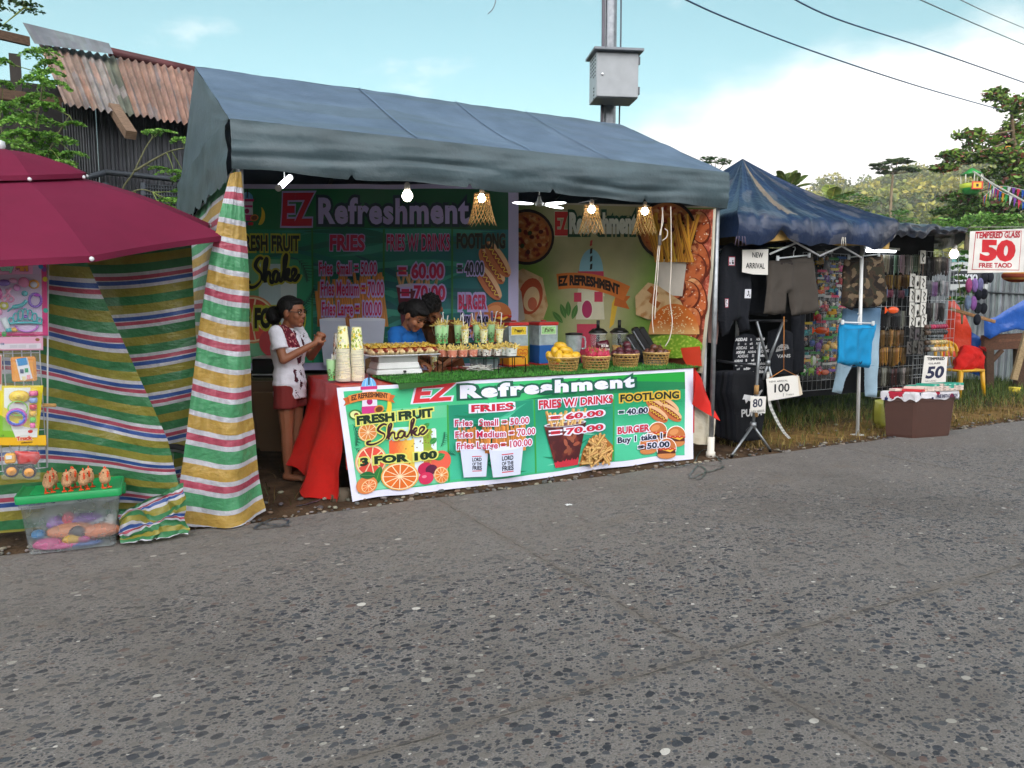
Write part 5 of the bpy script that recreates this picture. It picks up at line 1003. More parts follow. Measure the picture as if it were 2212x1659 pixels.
def person(label, loc, face, J, headR, skin, hair, shirt, shirtcol, pants=None, pantcol=None, sleeve=.62, pants_len=.35, fem=True, glasses=False, hands=None, chest=0, sk2=None, hs=1.1, shut=False):
 root = thing('person', label, 'person', loc); f = V(face).normalized(); r = V((f.y, -f.x, 0)); T = Matrix.Translation(V(loc)) @ frame(r, f, (0, 0, 1)).to_4x4(); inv = T.inverted(); Vv = {k: V(v) for k, v in J.items()}
 hc = Vv['head']; HT = Matrix.Translation(hc) @ headR.to_4x4() @ Matrix.Diagonal((hs, hs, hs, 1))
 mb = MB(); mb.T = T; sh = (Vv['shR'] + Vv['shL']) / 2; hp = (Vv['hipR'] + Vv['hipL']) / 2; w_ = (Vv['shR'] - Vv['shL']).length / 2
 def torso(m, g):
  P = [hp + V((0, 0, -.06)), hp + V((0, 0, .03)), hp.lerp(sh, .38), hp.lerp(sh, .70) + V((0, .01, 0)), sh + V((0, 0, -.02)), sh + V((0, 0, .035))]
  m.tube(P, [.088 + g, .108 + g, .090 + g, .104 + g + chest, .082 + g, .045 + g * .6], 18, sq=1.38 if fem else 1.5)
  if fem:
   for sg in (-1, 1): m.ell(hp.lerp(sh, .70) + V((sg * .06, .075, 0)), .055 + g * .7)
 torso(mb, 0); cap(mb, sh + V((0, -.005, .0)), hc + headR @ V((0, -.02, -.06)), .052, .046, 12)
 for sd in 'RL':
  cap(mb, Vv['sh' + sd], Vv['el' + sd], .043, .034); cap(mb, Vv['el' + sd], Vv['wr' + sd], .035, .023); cap(mb, sh.lerp(Vv['sh' + sd], .4), Vv['sh' + sd], .05, .043)
  cap(mb, Vv['hip' + sd], Vv['kn' + sd], .078, .050); cap(mb, Vv['kn' + sd] , Vv['kn' + sd].lerp(Vv['an' + sd], .35), .048, .049); cap(mb, Vv['kn' + sd].lerp(Vv['an' + sd], .35), Vv['an' + sd], .049, .030)
  a = Vv['an' + sd]; mb.ell(a + V((0, .06, -.035)), (.036, .105, .028), None, 12, 8); cap(mb, a, a + V((0, -.02, -.03)), .03, .03)
  for i in range(5): cap(mb, a + V(((i - 2) * .014, .13, -.045)), a + V(((i - 2) * .015, .165 - abs(i - 1.5) * .008, -.05)), .0095, .008, 6)
 for h in hands or []: hand(mb, *h)
 mb.T = T @ HT
 mb.ell((0, -.012, .022), (.074, .093, .088), None, 20, 14); mb.ell((0, .025, -.030), (.058, .062, .076), None, 16, 12); mb.ell((0, .058, -.083), (.028, .026, .022), None, 10, 8)
 for sg in (-1, 1): mb.ell((sg * .034, .052, -.022), (.030, .030, .030), None, 10, 8); mb.ell((sg * .077, -.008, -.005), (.010, .022, .033), None, 8, 8); mb.ell((sg * .030, .074, .018), (.024, .010, .008), None, 8, 6)
 cap(mb, (0, .078, .010), (0, .094, -.022), .009, .013, 8); mb.ell((0, .088, -.028), (.018, .014, .011), None, 8, 6); mb.ell((0, .080, -.053), (.024, .012, .007), None, 8, 6); mb.ell((0, .079, -.063), (.021, .012, .008), None, 8, 6)
 hinv = HT.inverted()
 def sc(p):
  q = hinv @ p
  if abs(q.x) < .025 and q.y > .070 and -.071 < q.z < -.048: return mixc(skin, '#7a2f2a', .6)
  return skin
 fuse(mb, .0055, sc, 'body', m_skin, root, 3, inv)
 for sg in (-1, 1):
  e = MB(smooth=True); e.T = T @ HT; e.ell((sg * .031, .0725, .003), (.014, .010, .0015 if shut else .005), None, 10, 8, lambda u, v: '#1c120e' if shut else '#b8aca2')
  if not shut: e.ell((sg * .031, .0795, .003), (.006, .005, .005), None, 8, 6, '#120a08')
  e.build('eye', m_gloss, root)
  e = MB(smooth=True); e.T = T @ HT; e.tube([(sg * .013, .082, .022), (sg * .032, .082, .027), (sg * .050, .068, .021)], [.003, .0042, .002], 6, '#120c0a'); e.build('eyebrow', m_hair, root)
 hm = MB(); hm.T = T @ HT; hair(hm); fuse(hm, .006, lambda p: '#0c0a0a', 'hair', m_hair, root, 2, inv)
 gm = MB(); gm.T = T; torso(gm, .018); gm.tube([hp + V((0, 0, -.10)), hp + V((0, .0, .02)), hp.lerp(sh, .3)], [.122, .122, .108], 18, sq=1.36)
 for sd in 'RL':
  e = Vv['sh' + sd].lerp(Vv['el' + sd], sleeve); gm.tube([Vv['sh' + sd] + (Vv['sh' + sd] - e) * .1, Vv['sh' + sd].lerp(e, .5), e], [.062, .064, .066], 14); cap(gm, sh.lerp(Vv['sh' + sd], .35) + V((0, 0, .0)), Vv['sh' + sd], .064, .060)
 fuse(gm, .008, shirtcol, 'shirt', m_cloth, root, 3, inv, lambda p: V((.006 * N3(p.z * 26 + p.x * 9, p.x * 8, 2), .009 * N3(p.z * 22 + p.y * 6, p.x * 9), 0)))
 if pants:
  pm = MB(); pm.T = T; pm.tube([hp + V((0, 0, -.1)), hp + V((0, 0, .02)), hp + V((0, 0, .10))], [.108, .118, .108], 16, sq=1.36)
  for sd in 'RL': e = Vv['hip' + sd].lerp(Vv['kn' + sd], pants_len / .35 * .55); pm.tube([Vv['hip' + sd] + V((0, 0, .02)), Vv['hip' + sd].lerp(e, .5), e], [.092, .095, .098], 14)
  fuse(pm, .008, lambda p: pantcol, pants, m_cloth, root, 3, inv, lambda p: V((.006 * N3(p.z * 9, p.x * 22, 2), .006 * N3(p.z * 9, p.x * 20), 0)))
 if glasses:
  g_ = MB('#16100e'); g_.T = T @ HT
  for sg in (-1, 1):
   g_.tube([(sg * (.033 + .023 * math.cos(a)), .092 - .012 * abs(math.cos(a)), .002 + .017 * math.sin(a)) for a in np.linspace(0, 2 * PI, 15)], .0024, 5); g_.tube([(sg * .056, .082, .006), (sg * .078, .02, .008), (sg * .080, -.02, .002)], .0024, 5)
  g_.tube([(-.01, .094, .005), (.01, .094, .005)], .0024, 5); g_.build('glasses', m_gloss, root)
 return root, T, HT
def rx(a): return Matrix.Rotation(a, 3, 'X')
def hair_bun(hm):
 hm.ell((0, -.026, .034), (.083, .094, .090), None, 18, 14); hm.ell((0, .030, .076), (.062, .05, .030), None, 12, 8); cap(hm, (0, -.10, .0), (0, -.135, -.02), .05, .045); hm.ell((0, -.15, -.03), (.062, .06, .07), None, 12, 10)
 for sg in (-1, 1): hm.ell((sg * .068, -.03, .03), (.018, .05, .06), None, 10, 8)
def hair_low(hm):
 hm.ell((0, -.024, .036), (.084, .096, .090), None, 18, 14); hm.ell((0, .034, .078), (.062, .05, .028), None, 12, 8); hm.ell((0, -.125, -.03), (.055, .05, .055), None, 12, 10); cap(hm, (0, -.08, .0), (0, -.12, -.02), .05, .04)
def hair_short(hm):
 hm.ell((0, -.022, .040), (.084, .096, .092), None, 18, 14); hm.ell((0, .046, .082), (.066, .046, .034), None, 12, 8)
 for i in range(40): a = i * 2.4; r = .085 * (i / 40) ** .5; hm.ell((r * math.cos(a), r * math.sin(a) * 1.1 - .01, .128 - r * r * 5), (.012, .012, .02), None, 6, 5)
# woman in the white shirt, standing in profile with clasped hands
f1 = _r * math.cos(rad(14)) - FH * math.sin(rad(14)); L1 = gz(622, 1030, 0); L1 = V((1.41, 6.47, .0))
def shirt1(p):
 if p.z > 1.08 and p.x > -.2 and (p.y > .03 or p.x > .02) and abs(p.x - .10) < .062 and p.z > 1.13 and p.x > .035 and p.y > -.04:
  n = N3(p.x * 60, p.y * 60, p.z * 60); return '#5a1826' if n < .15 else ('#8a3040' if n < .35 else '#b88a86')
 if p.y > .06 and p.x < .09:
  n = N3(p.x * 20, p.z * 16, 9)
  if n > .30: return '#4a1c2a'
  if .13 < n < .18: return '#24283c'
 return jit('#dcdce6', .02)
person('young woman in a white patterned shirt and glasses standing in profile with clasped hands', L1, f1,
    dict(anR=(.075, .0, .075), anL=(-.075, -.03, .075), knR=(.085, .01, .43), knL=(-.085, .0, .43), hipR=(.085, 0, .80), hipL=(-.085, 0, .80), shR=(.165, -.015, 1.255), shL=(-.165, -.01, 1.255), elR=(.20, .065, 1.035), elL=(-.20, .09, 1.035), wrR=(.045, .265, 1.165), wrL=(-.05, .275, 1.165), head=(0, .045, 1.415)),
    rx(-.05), '#8f5b40', hair_bun, True, shirt1, 'shorts', '#7a2e2c', hands=[((.045, .265, 1.165), (-.35, .30, .62), (-.9, .15, .1), .95, .85), ((-.05, .275, 1.165), (.30, .22, .72), (.9, .1, .1), .95, .9)], glasses=True, pants_len=.30, chest=.016, hs=1.14)
# woman in the blue shirt, bent over the counter
f2 = _r * math.cos(rad(26)) - FH * math.sin(rad(26)); L2_ = gd(858, 652, 7.03); L2_.z = 0
p2, T2, HT2 = person('woman in a blue shirt with a hair net looking down behind the hot dog tray', L2_, f2,
    dict(anR=(.075, .0, .075), anL=(-.075, 0, .075), knR=(.085, .01, .43), knL=(-.085, .0, .43), hipR=(.085, -.06, .80), hipL=(-.085, -.06, .80), shR=(.165, .075, 1.225), shL=(-.165, .085, 1.225), elR=(.205, .12, 1.0), elL=(-.20, .16, 1.0), wrR=(.12, .32, .97), wrL=(-.09, .34, .97), head=(.03, .215, 1.375)),
    rotz(-.15) @ rx(-.72), '#a0694a', hair_low, True, lambda p: jit('#1d5fa8', .03), 'trousers', '#22252c', hands=[((.12, .32, .97), (-.1, .9, -.35), (0, -.3, -1), .95, .5), ((-.09, .34, .97), (.1, .9, -.35), (0, -.3, -1), .95, .5)], pants_len=.6, chest=.004, hs=1.18, shut=True)
nm = MB('#2a1c14'); nm.T = T2 @ HT2
for i in range(-5, 6):
 nm.tube([(.072 * math.sin(i * .13 + t * .2), .083 * math.cos(i * .13 + t * .2) * (1 - .25 * t), .035 + .05 * t) for t in np.linspace(0, 1, 5)], .0011, 4); nm.tube([(.072 * math.sin(i * .13 - t * .2), .083 * math.cos(i * .13 - t * .2) * (1 - .25 * t), .035 + .05 * t) for t in np.linspace(0, 1, 5)], .0011, 4)
nm.tube([(.075 * math.sin(a), .085 * math.cos(a), .034) for a in np.linspace(-1.2, 1.2, 12)], .002, 4); nm.build('hair_net', m_wire, p2)
# man in the brown shirt with his head bowed beside her
f3 = (-_r * .30 - FH * .95).normalized(); L3 = gd(958, 652, 7.28); L3.z = 0
p3, T3, HT3 = person('man in a brown shirt and thin necklace bowing his head beside the woman in blue', L3, f3,
    dict(anR=(.09, .0, .075), anL=(-.09, 0, .075), knR=(.095, .01, .45), knL=(-.095, .0, .45), hipR=(.09, -.08, .83), hipL=(-.09, -.08, .83), shR=(.19, .07, 1.275), shL=(-.19, .07, 1.275), elR=(.235, .13, 1.03), elL=(-.235, .13, 1.03), wrR=(.13, .34, .935), wrL=(-.15, .36, .935), head=(.015, .235, 1.43)),
    rotz(.15) @ rx(-.95), '#85553a', hair_short, True, lambda p: jit('#6d452a', .03), 'trousers', '#262422', fem=False, hands=[((.13, .34, .935), (-.2, .9, -.25), (0, -.2, -1), 1.02, .7), ((-.15, .36, .935), (.15, .9, -.25), (0, -.2, -1), 1.02, .7)], pants_len=.6, hs=1.12, shut=True)
nk = MB('#b9a684'); nk.T = T3; nk.tube(crv([(-.075, .07, 1.33), (-.055, .15, 1.255), (0, .185, 1.185), (.055, .15, 1.255), (.075, .07, 1.33)], 5), .0035, 5); nk.build('necklace', m_metal, p3)
# ================================================================== THINGS ON THE COUNTER
def onto(x, y, z=ZT): return gz(x, y, z)
def wrapart(A, mb, c, r0, r1, h, lift=.0004, up=1):
 c = V(c)
 def P(x, y, l): r = r0 + (r1 - r0) * y + l; return c + V((r * math.cos(x), r * math.sin(x), h * (y if up > 0 else 1 - y)))
 A.emit(mb, P, lift, .35)
FRONT = -PI / 2 - .35
def lemon_art(seed):
 A = Art(); random.seed(seed); A.rect(0, .02, 2 * PI, .97, '#f0eebc')
 for i in range(70):
  x, y = random.uniform(.1, 2 * PI - .1), random.uniform(.06, .93); r = random.uniform(.10, .24); t = random.random(); ry = r * .32
  if t < .3: A.ell(x, y, r, ry, '#7c9c22', 0, 12); A.ell(x, y, r * .72, ry * .72, '#a8c23c', 0, 12)
  elif t < .5: A.ell(x, y, r, ry, '#e0c22e', 0, 12); A.ell(x, y, r * .7, ry * .7, '#f0dc5c', 0, 12)
  elif t < .7: A.ell(x, y, r, ry, '#c9cdc0', 0, 12); A.ell(x, y, r * .65, ry * .65, '#e6e4c8', 0, 12)
  else: A.ell(x, y, r * .55, ry * .45, '#4c6a1e', random.uniform(-.6, .6), 8)
 return A
def spiral(A, x, y, r, col, turns=2.2, d=1):
 A.line([(x + d * r * (1 - t) * math.cos(turns * 2 * PI * t), y + .30 * r * (1 - t) * math.sin(turns * 2 * PI * t)) for t in np.linspace(0, .92, 26)], .035, col)
def mint_art():
 A = Art(); random.seed(5); A.rect(0, .02, 2 * PI, .97, lambda x, y: mixc('#6ccf78', '#b4e4a8', sst(.0, .75, y)))
 for k in range(4):
  x = .5 + k * 1.5
  for dx, y, r, c in ((.0, .34, .34, '#4a3c1e'), (.55, .44, .42, '#4a3c1e'), (.45, .16, .24, '#4a3c1e'), (.05, .15, .30, '#b0342c'), (.95, .22, .3, '#5a4a24')): spiral(A, x + dx, y, r, c, d=1 if k % 2 else -1)
  A.ell(x + .8, .08, .1, .03, '#6a7a2a'); A.ell(x + .3, .52, .05, .02, '#9aa84a')
 return A
def dots_art():
 A = Art(); random.seed(9); A.rect(0, .02, 2 * PI, .97, '#e6e2da')
 for i in range(90): A.ell(random.uniform(.1, 6.1), random.uniform(.06, .93), random.uniform(.07, .17), random.uniform(.035, .075), random.choice(['#15130f', '#15130f', '#2a211a', '#b0542c', '#c8782e']), random.uniform(0, 3), 9)
 return A
def pink_art():
 A = Art(); random.seed(12); A.rect(0, .02, 2 * PI, .97, '#d98a70')
 for i in range(26): A.ell(random.uniform(.3, 6), random.uniform(.15, .8), random.uniform(.2, .5), random.uniform(.1, .2), random.choice(['#c26a58', '#e0a08a', '#b85a4c', '#d07c62']), random.uniform(0, 3), 12)
 for i in range(10): A.ell(random.uniform(.3, 6), random.uniform(.05, .25), .14, .06, '#efe0d6', 0, 9)
 return A
def white_art():
 A = Art(); A.rect(0, .02, 2 * PI, .97, '#dfe2dc')
 for x in (FRONT % (2 * PI) - .5, FRONT % (2 * PI) + 1.6): A.ell(x, .66, .16, .15, '#2c7a4c', 0, 14); A.ell(x, .68, .07, .06, '#dfe2dc', 0, 10); A.text('HAPPY', x + .25, .26, .09, '#5a625c', 1, 'l', sx=3.2)
 return A
def cupmesh(name, art, r0, r1, h, rim='#e8e8dc', inside='#d8d6c4'):
 """paper cup standing on the origin"""
 mb = MB(rim, smooth=True); mb.lathe([(r0 * .9, .004), (r0, .0), (r1, h)], 24, caps=True, cols=[rim, rim]); mb.f.pop(); mb.k.pop(); mb.g.pop()
 mb.lathe([(r1, h), (r1 + .0025, h - .002), (r1 + .003, h + .001), (r1, h + .003), (r1 - .003, h), (r0, .01)], 24, caps=False, cols=[rim] * 4 + [inside]); art.emit(mb, lambda x, y, l: ((r0 + (r1 - r0) * y + .0006 + l) * math.cos(x), (r0 + (r1 - r0) * y + .0006 + l) * math.sin(x), h * y), .0003, .35)
 return mb.mesh(name)
def frymesh(seed, r, n=26, tall=.05, h0=-.01):
 random.seed(seed); mb = MB()
 for i in range(n):
  a = random.uniform(0, 2 * PI); q = r * random.random() ** .5 * .85; el = random.uniform(.05, 1.15) if i % 3 else random.uniform(.7, 1.3); az_ = random.uniform(0, 2 * PI); L = random.uniform(.045, .085) * (1 if tall > .04 else .8)
  d = V((math.cos(az_) * math.cos(el), math.sin(az_) * math.cos(el), math.sin(el))); c = V((q * math.cos(a), q * math.sin(a), h0 + random.uniform(.0, .022)))
  mb.box(c + d * L * .25, (.0085, L, .0085), jit(random.choice(['#d9bf62', '#e3cd78', '#cfae4e', '#dcc87a']), .1), look(d), .0015)
 random.seed(seed + 77); return mb.mesh('fries')
MESH = {}
def getmesh(k, f):
 if k not in MESH: MESH[k] = f(); MESH[k].materials.append(m_food if k.startswith('fries') else m_paper)
 return MESH[k]
def put(mesh, name, loc, rot=0, parent=None):
 o = bpy.data.objects.new(name, mesh); COL.objects.link(o); o.location = loc; o.rotation_euler = (0, 0, rot)
 if parent is not None: o.parent = parent
 return o
MINT = lambda: cupmesh('paper_cup', mint_art(), .026, .037, .165, '#c4e0ba'); LEM = lambda: cupmesh('paper_cup', lemon_art(3), .026, .038, .125); DOT = lambda: cupmesh('tub', dots_art(), .036, .044, .058); PNK = lambda: cupmesh('tub', pink_art(), .036, .044, .058, '#e0b0a0'); WHT_ = lambda: cupmesh('tub', white_art(), .043, .052, .070)
def straw(parent, base, top, r=.0042, bend=None):
 mb = MB('#e6e8e6'); P = [V(base), V(top)] + ([V(bend)] if bend else []); mb.tube(P, r, 7); return mb.build('straw', m_paper, parent)
def cup_of(name, label, cat, loc, mk, mesh, hgt, r, fries=None, straws=(), group=None, rot=0):
 o = thing(name, label, cat, loc, group); put(getmesh(mk, mesh), 'cup' if 'cup' in name else 'tub', (0, 0, 0), rot, o)
 if fries is not None: put(getmesh('fries%d' % fries, lambda: frymesh(fries, r, 26 if r > .04 else 20)), 'fries', (0, 0, hgt), rot * 1.7, o)
 for dx, dz, bend in straws:
  b = V(loc) + V((dx * .2, 0, hgt * .5)); t = V(loc) + _r * dx + V((0, 0, hgt + dz)); straw(o, b, t, .0044, t + _r * bend + V((0, 0, .004)) if bend else None)
 return o
# left end of the counter: drink cup and towers of upturned paper cups
cup_of('drink_cup', 'green swirl patterned drink cup with two straws standing left of the cup towers', 'drink cup', onto(716, 822), 'mint', MINT, .165, .037, None, [(.010, .045, 0), (.045, .045, .012)])
def tower(x, y, n, art, lab, labtop, group, step=.0088, h=.185):
 k = 'tower' + group; c = onto(x, y)
 def mk():
  mb = MB('#e9e6cf', smooth=True); mb.lathe([(.049, .0), (.0515, .001), (.0525, .004), (.0515, .0068), (.0485, .007), (.0345, h), (.030, h - .004)], 22, caps=False, cols=['#e9e6cf', '#efecd8', '#e9e6cf', '#a39f72', '#8a8660', '#e9e6cf']); mb.lathe([(.030, h - .004), (.0, h - .004)], 22, caps=False); art.emit(mb, lambda x, y, l: ((.0485 - .014 * (1 - y) + .0006 + l) * math.cos(x), (.0485 - .014 * (1 - y) + .0006 + l) * math.sin(x), .007 + (h - .007) * (1 - y)), .0003, .35); return mb.mesh('paper_cup')  # darker bands by each rim paint in the shade between nested cups
 for i in range(n):
  o = put(getmesh(k, mk), 'paper_cup', c + V((random.uniform(-1, 1) * .0012 + .003 * math.sin(i * .21), random.uniform(-1, 1) * .0012, i * step)), random.uniform(0, 6)); tag(o, labtop if i == n - 1 else lab, 'cup', group)
tower(743, 823, 29, lemon_art(21), 'upturned paper cup nested inside the taller tower of lemon print cups', 'topmost lemon print cup of the taller tower of upturned cups', 'cups of the taller lemon print tower')
tower(773, 822, 28, lemon_art(33), 'upturned paper cup nested inside the lemon print tower nearest the hot dog tray', 'topmost lemon print cup of the tower nearest the hot dog tray', 'cups of the tower beside the tray')
tower(734, 820.5, 22, dots_art(), 'black dotted paper cup nested inside the tower half hidden behind the others', 'topmost black dotted cup of the half hidden tower', 'cups of the half hidden dotted tower')
# hot dog tray on its white plastic box
A_, B2, = onto(812, 812), onto(900, 802); bx0, bx1, byf = A_.x, A_.x + .42, A_.y
o = thing('food_warmer', 'white plastic box with grey upper part carrying the hot dog rack on the counter', 'box', ((bx0 + bx1) / 2, byf + .12, ZT)); cx, cy = (bx0 + bx1) / 2, byf + .13
mb = MB('#d9dad8'); mb.box((cx, cy, ZT + .022), (.42, .28, .044), bev=.01, taper=.97); mb.box((cx + .0, cy, ZT + .075), (.385, .25, .062), bev=.012, taper=.95); mb.build('base', m_satin, o)
mb = MB('#a9abaa'); mb.box((cx + .0, cy, ZT + .133), (.355, .225, .055), bev=.006); mb.build('upper_case', m_satin, o)
mb = MB('#141414'); mb.box((cx + .04, cy - .15, ZT + .028), (.02, .03, .018), bev=.004); mb.tube(crv([(cx + .04, cy - .16, ZT + .025), (cx - .02, cy - .22, ZT + .008), (cx - .16, cy - .2, ZT + .006), (cx - .25, cy - .1, ZT + .006)], 5), .004, 6); mb.build('cord', m_satin, o)
zr = ZT + .168; o = thing('cooling_rack', 'white wire rack full of hot dog buns on top of the plastic box', 'rack', (cx, cy, zr)); mb = MB('#d4d6d8'); x0, x1, y0, y1 = cx - .26, cx + .36, cy - .17, cy + .22
mb.tube([(x0, y0, zr), (x1, y0, zr), (x1, y1, zr), (x0, y1, zr), (x0, y0, zr)], .006, 6)
for i in range(1, 16): t = x0 + (x1 - x0) * i / 16; mb.tube([(t, y0, zr), (t, y1, zr)], .0022, 5)
for i in range(1, 4): t = y0 + (y1 - y0) * i / 4; mb.tube([(x0, t, zr + .003), (x1, t, zr + .003)], .003, 5)
mb.build('wire_grid', m_wire, o)
def hotdog():
 o = thing('hotdog_bun', 'hot dog bun with ketchup and grated cheese in the front row on the wire rack', 'hot dog', (0, 0, 0), 'hot dog buns on the wire rack'); mb = MB(smooth=True)
 for sg in (-1, 1): mb.ell((sg * .018, 0, .022), (.026, .082, .031), None, 14, 10, lambda u, v: mixc('#efd8a8', '#d89c50', sst(.55, .95, v)))
 mb.build('bun', m_food, o); mb = MB('#8f3b26', smooth=True); cap(mb, (0, -.082, .036), (0, .08, .036), .013, .013); mb.build('sausage', m_food, o)
 mb = MB('#9c1c12', smooth=True); mb.tube([(.016 * math.sin(i * 1.25), -.08 + .16 * i / 26, .056 + .002 * math.cos(i)) for i in range(27)], .0042, 6);
 mb.tube(crv([(-.02, -.06, .044), (-.008, -.084, .034), (.012, -.084, .03), (.022, -.06, .042)], 4), .0035, 5); mb.build('ketchup', m_gloss, o)
 n = 170; C = np.stack([RNG.normal(0, .018, n), RNG.uniform(-.06, .085, n), .062 + RNG.uniform(-.008, .014, n)], 1); mb = MB(); mb.quads(leafquads(C, .015, .7, .16), leafcols(n, ['#ecc83c', '#e0b42c', '#f2da70'])); mb.build('cheese', m_food, o); return o
hd = hotdog(); hd.location = (x0 + .045, y0 + .085, zr + .004)
for i in range(14):
 if i == 0: continue
 r_, c_ = divmod(i, 7); dup(hd, (x0 + .045 + c_ * .088, y0 + .085 + r_ * .165, zr + .004 + .012 * r_), random.uniform(-.12, .12), hd['label'] if r_ == 0 else 'hot dog bun heaped with grated cheese in the back row on the wire rack')
o = thing('phone', 'grey edged phone or card reader standing behind the white plastic box', 'device', onto(878, 795)); p = onto(877, 795) + V((.07, .05, .055)); mb = MB('#23252a'); mb.box(p, (.10, .016, .11), None, rotz(-.2), .007); mb.build('case', m_satin, o); mb = MB('#7a7f86'); mb.box(p + V((-.002, -.009, 0)), (.086, .004, .095), None, rotz(-.2), .003); mb.build('screen', m_gloss, o)
mb = MB('#9a7448'); p = onto(920, 790) + V((.06, .12, .06)); mb.box(p, (.20, .10, .12), None, rotz(.1), .004); tag(mb.build('paper_bag', m_paper, base=p - V((0, 0, .06))), 'brown paper bag standing behind the single lemon print cup', 'paper bag')
cup_of('drink_cup', 'single empty lemon print cup standing on the counter between rack and tray', 'drink cup', onto(936, 796) - V((.05, .14, 0)), 'lemon', LEM, .125, .038)
# black wire display racks with cups and tubs of fries
def rack(label, xa, xb, ya, yb, z0, h):
 o = thing('display_rack', label, 'rack', ((xa + xb) / 2, (ya + yb) / 2, z0)); mb = MB('#141312'); z = z0 + h
 for y in (ya, yb): mb.tube([(xa, y, z0), (xa, y, z - .012), (xa + .012, y, z), (xb - .012, y, z), (xb, y, z - .012), (xb, y, z0)], .0042, 6)
 n = int((xb - xa) / .022)
 for i in range(n + 1): x = xa + .012 + (xb - xa - .024) * i / n; mb.tube([(x, ya, z), (x, yb, z)], .002, 4)
 for t in (.33, .66): mb.tube([(xa, ya + (yb - ya) * t, z - .003), (xb, ya + (yb - ya) * t, z - .003)], .003, 5)
 mb.build('wire_frame', m_wire, o); return z + .004
Z1 = rack('low black wire rack carrying pink and dotted tubs of fries', 2.69, 3.10, 6.02, 6.22, ZT, .135); rack('low black wire rack carrying the white tub beside the yellow dispenser', 3.06, 3.33, 5.86, 6.10, ZT, .135); Z2 = rack('higher black wire rack carrying drink cups topped with fries', 2.66, 3.44, 6.26, 6.50, ZT, .235)
def on(x, y, z): return onto(x, y, z)
GTUB = 'tubs of fries on the low rack'
def row(name, items, z, Y, mk, mesh, hgt, r, cat, group):
 for i, (x, lab, fr, st) in enumerate(items):
  p = gy(x, 652, Y); cup_of(name, lab, cat, V((p.x, Y, z)), mk, mesh, hgt, r, fr, st, group, .8 * i)
row('fries_cup', [(947, 'green swirl cup of fries half hidden at the left end of the upper rack', 1, [(.03, .07, 0)]), (960, 'green swirl cup of fries with two straws in front of the man', 2, [(-.015, .115, .008), (.03, .085, .004)]), (989, 'green swirl cup of fries behind the leftmost lemon print cup', 3, [(.03, .09, .012)]), (1030, 'green swirl cup of fries with red lid rim and a straw leaning left', 4, [(-.045, .105, -.008)]), (1061, 'green swirl cup of fries with red lid rim and a straw leaning right', 5, [(.05, .12, .012)])], Z2, 6.42, 'mint', MINT, .165, .037, 'drink cup', 'fries cups on the upper rack')
row('fries_cup', [(1004, 'lemon print cup of fries with a tall straw under the word burger', 6, [(-.02, .15, 0)]), (1045, 'lemon print cup of fries in the middle of the three on the rack', 7, [(-.03, .17, -.006)]), (1079, 'lemon print cup of fries with a bent straw nearest the yellow dispenser', 8, [(.02, .15, -.02)])], Z2, 6.31, 'lemon', LEM, .125, .038, 'drink cup', 'fries cups on the upper rack')
row('fries_tub', [(957, 'pink tub of fries half hidden behind the leftmost front tub', 9, ())], Z1, 6.17, 'pink', PNK, .058, .044, 'tub', GTUB)
row('fries_tub', [(976, 'leftmost pink tub of fries at the front of the low rack', 10, ()), (999, 'pink tub of fries in the middle of the low rack', 11, ()), (1021, 'pink tub of fries beside the black dotted tubs', 12, ())], Z1, 6.08, 'pink', PNK, .058, .044, 'tub', GTUB)
row('fries_tub', [(1040, 'black dotted tub of fries tucked behind the pink and dotted tubs', 13, ()), (1064, 'black dotted tub of fries half hidden behind the two front dotted tubs', 14, ())], Z1, 6.165, 'dots', DOT, .058, .044, 'tub', GTUB)
row('fries_tub', [(1051, 'black dotted tub heaped with fries next to the pink tubs', 15, ()), (1075, 'black dotted tub of fries next to the white tub', 16, ())], Z1, 6.06, 'dots', DOT, .058, .044, 'tub', GTUB)
row('fries_tub', [(1105, 'white tub of fries at the right end of the low rack', 17, ())], Z1, 5.96, 'white', WHT_, .070, .052, 'tub', GTUB); row('fries_tub', [(1090, 'white tub of fries peeping out behind the front white tub', 18, ())], Z1, 6.06, 'white', WHT_, .070, .052, 'tub', GTUB)
p = V((3.14, 6.30, ZT)); mb = MB('#b9cfc4'); mb.box(p + V((0, 0, .05)), (.22, .14, .10), bev=.012, taper=1.06); o = thing('plastic_tub', 'clear plastic container with green lid under the wire racks', 'container', p); mb.build('body', m_frost, o); mb = MB('#3f9a78'); mb.box(p + V((0, 0, .105)), (.25, .16, .012), bev=.004); mb.build('lid', m_satin, o)
mb = MB(smooth=True); random.seed(4)
for i in range(46): a = random.uniform(0, 3.1); c = V((3.0 + random.gauss(0, .06), 6.12 + random.gauss(0, .03), ZT + .012 + random.random() * .04)); d = V((math.cos(a), math.sin(a) * .6, random.uniform(-.1, .3))) * .06; mb.tube([c - d, c + d], .004, 5, jit('#d2d0ca', .1))
tag(mb.build('straw_heap', m_paper, base=(3.0, 6.12, ZT)), 'heap of white wrapped straws lying under the low wire rack', 'straws')
mb = MB(smooth=True); p = V((2.72, 6.36, ZT)); mb.surf(lambda u, v: p + V((.34 * u, .16 * v, .006 + .02 * abs(N3(u * 6, v * 6)))), 16, 8, lambda u, v: '#b03028' if N3(u * 7, v * 7) < .2 else '#d8cfc8'); tag(mb.build('plastic_wrapper', m_satin, base=p), 'crumpled red and white plastic wrapper behind the wire rack', 'wrapper')
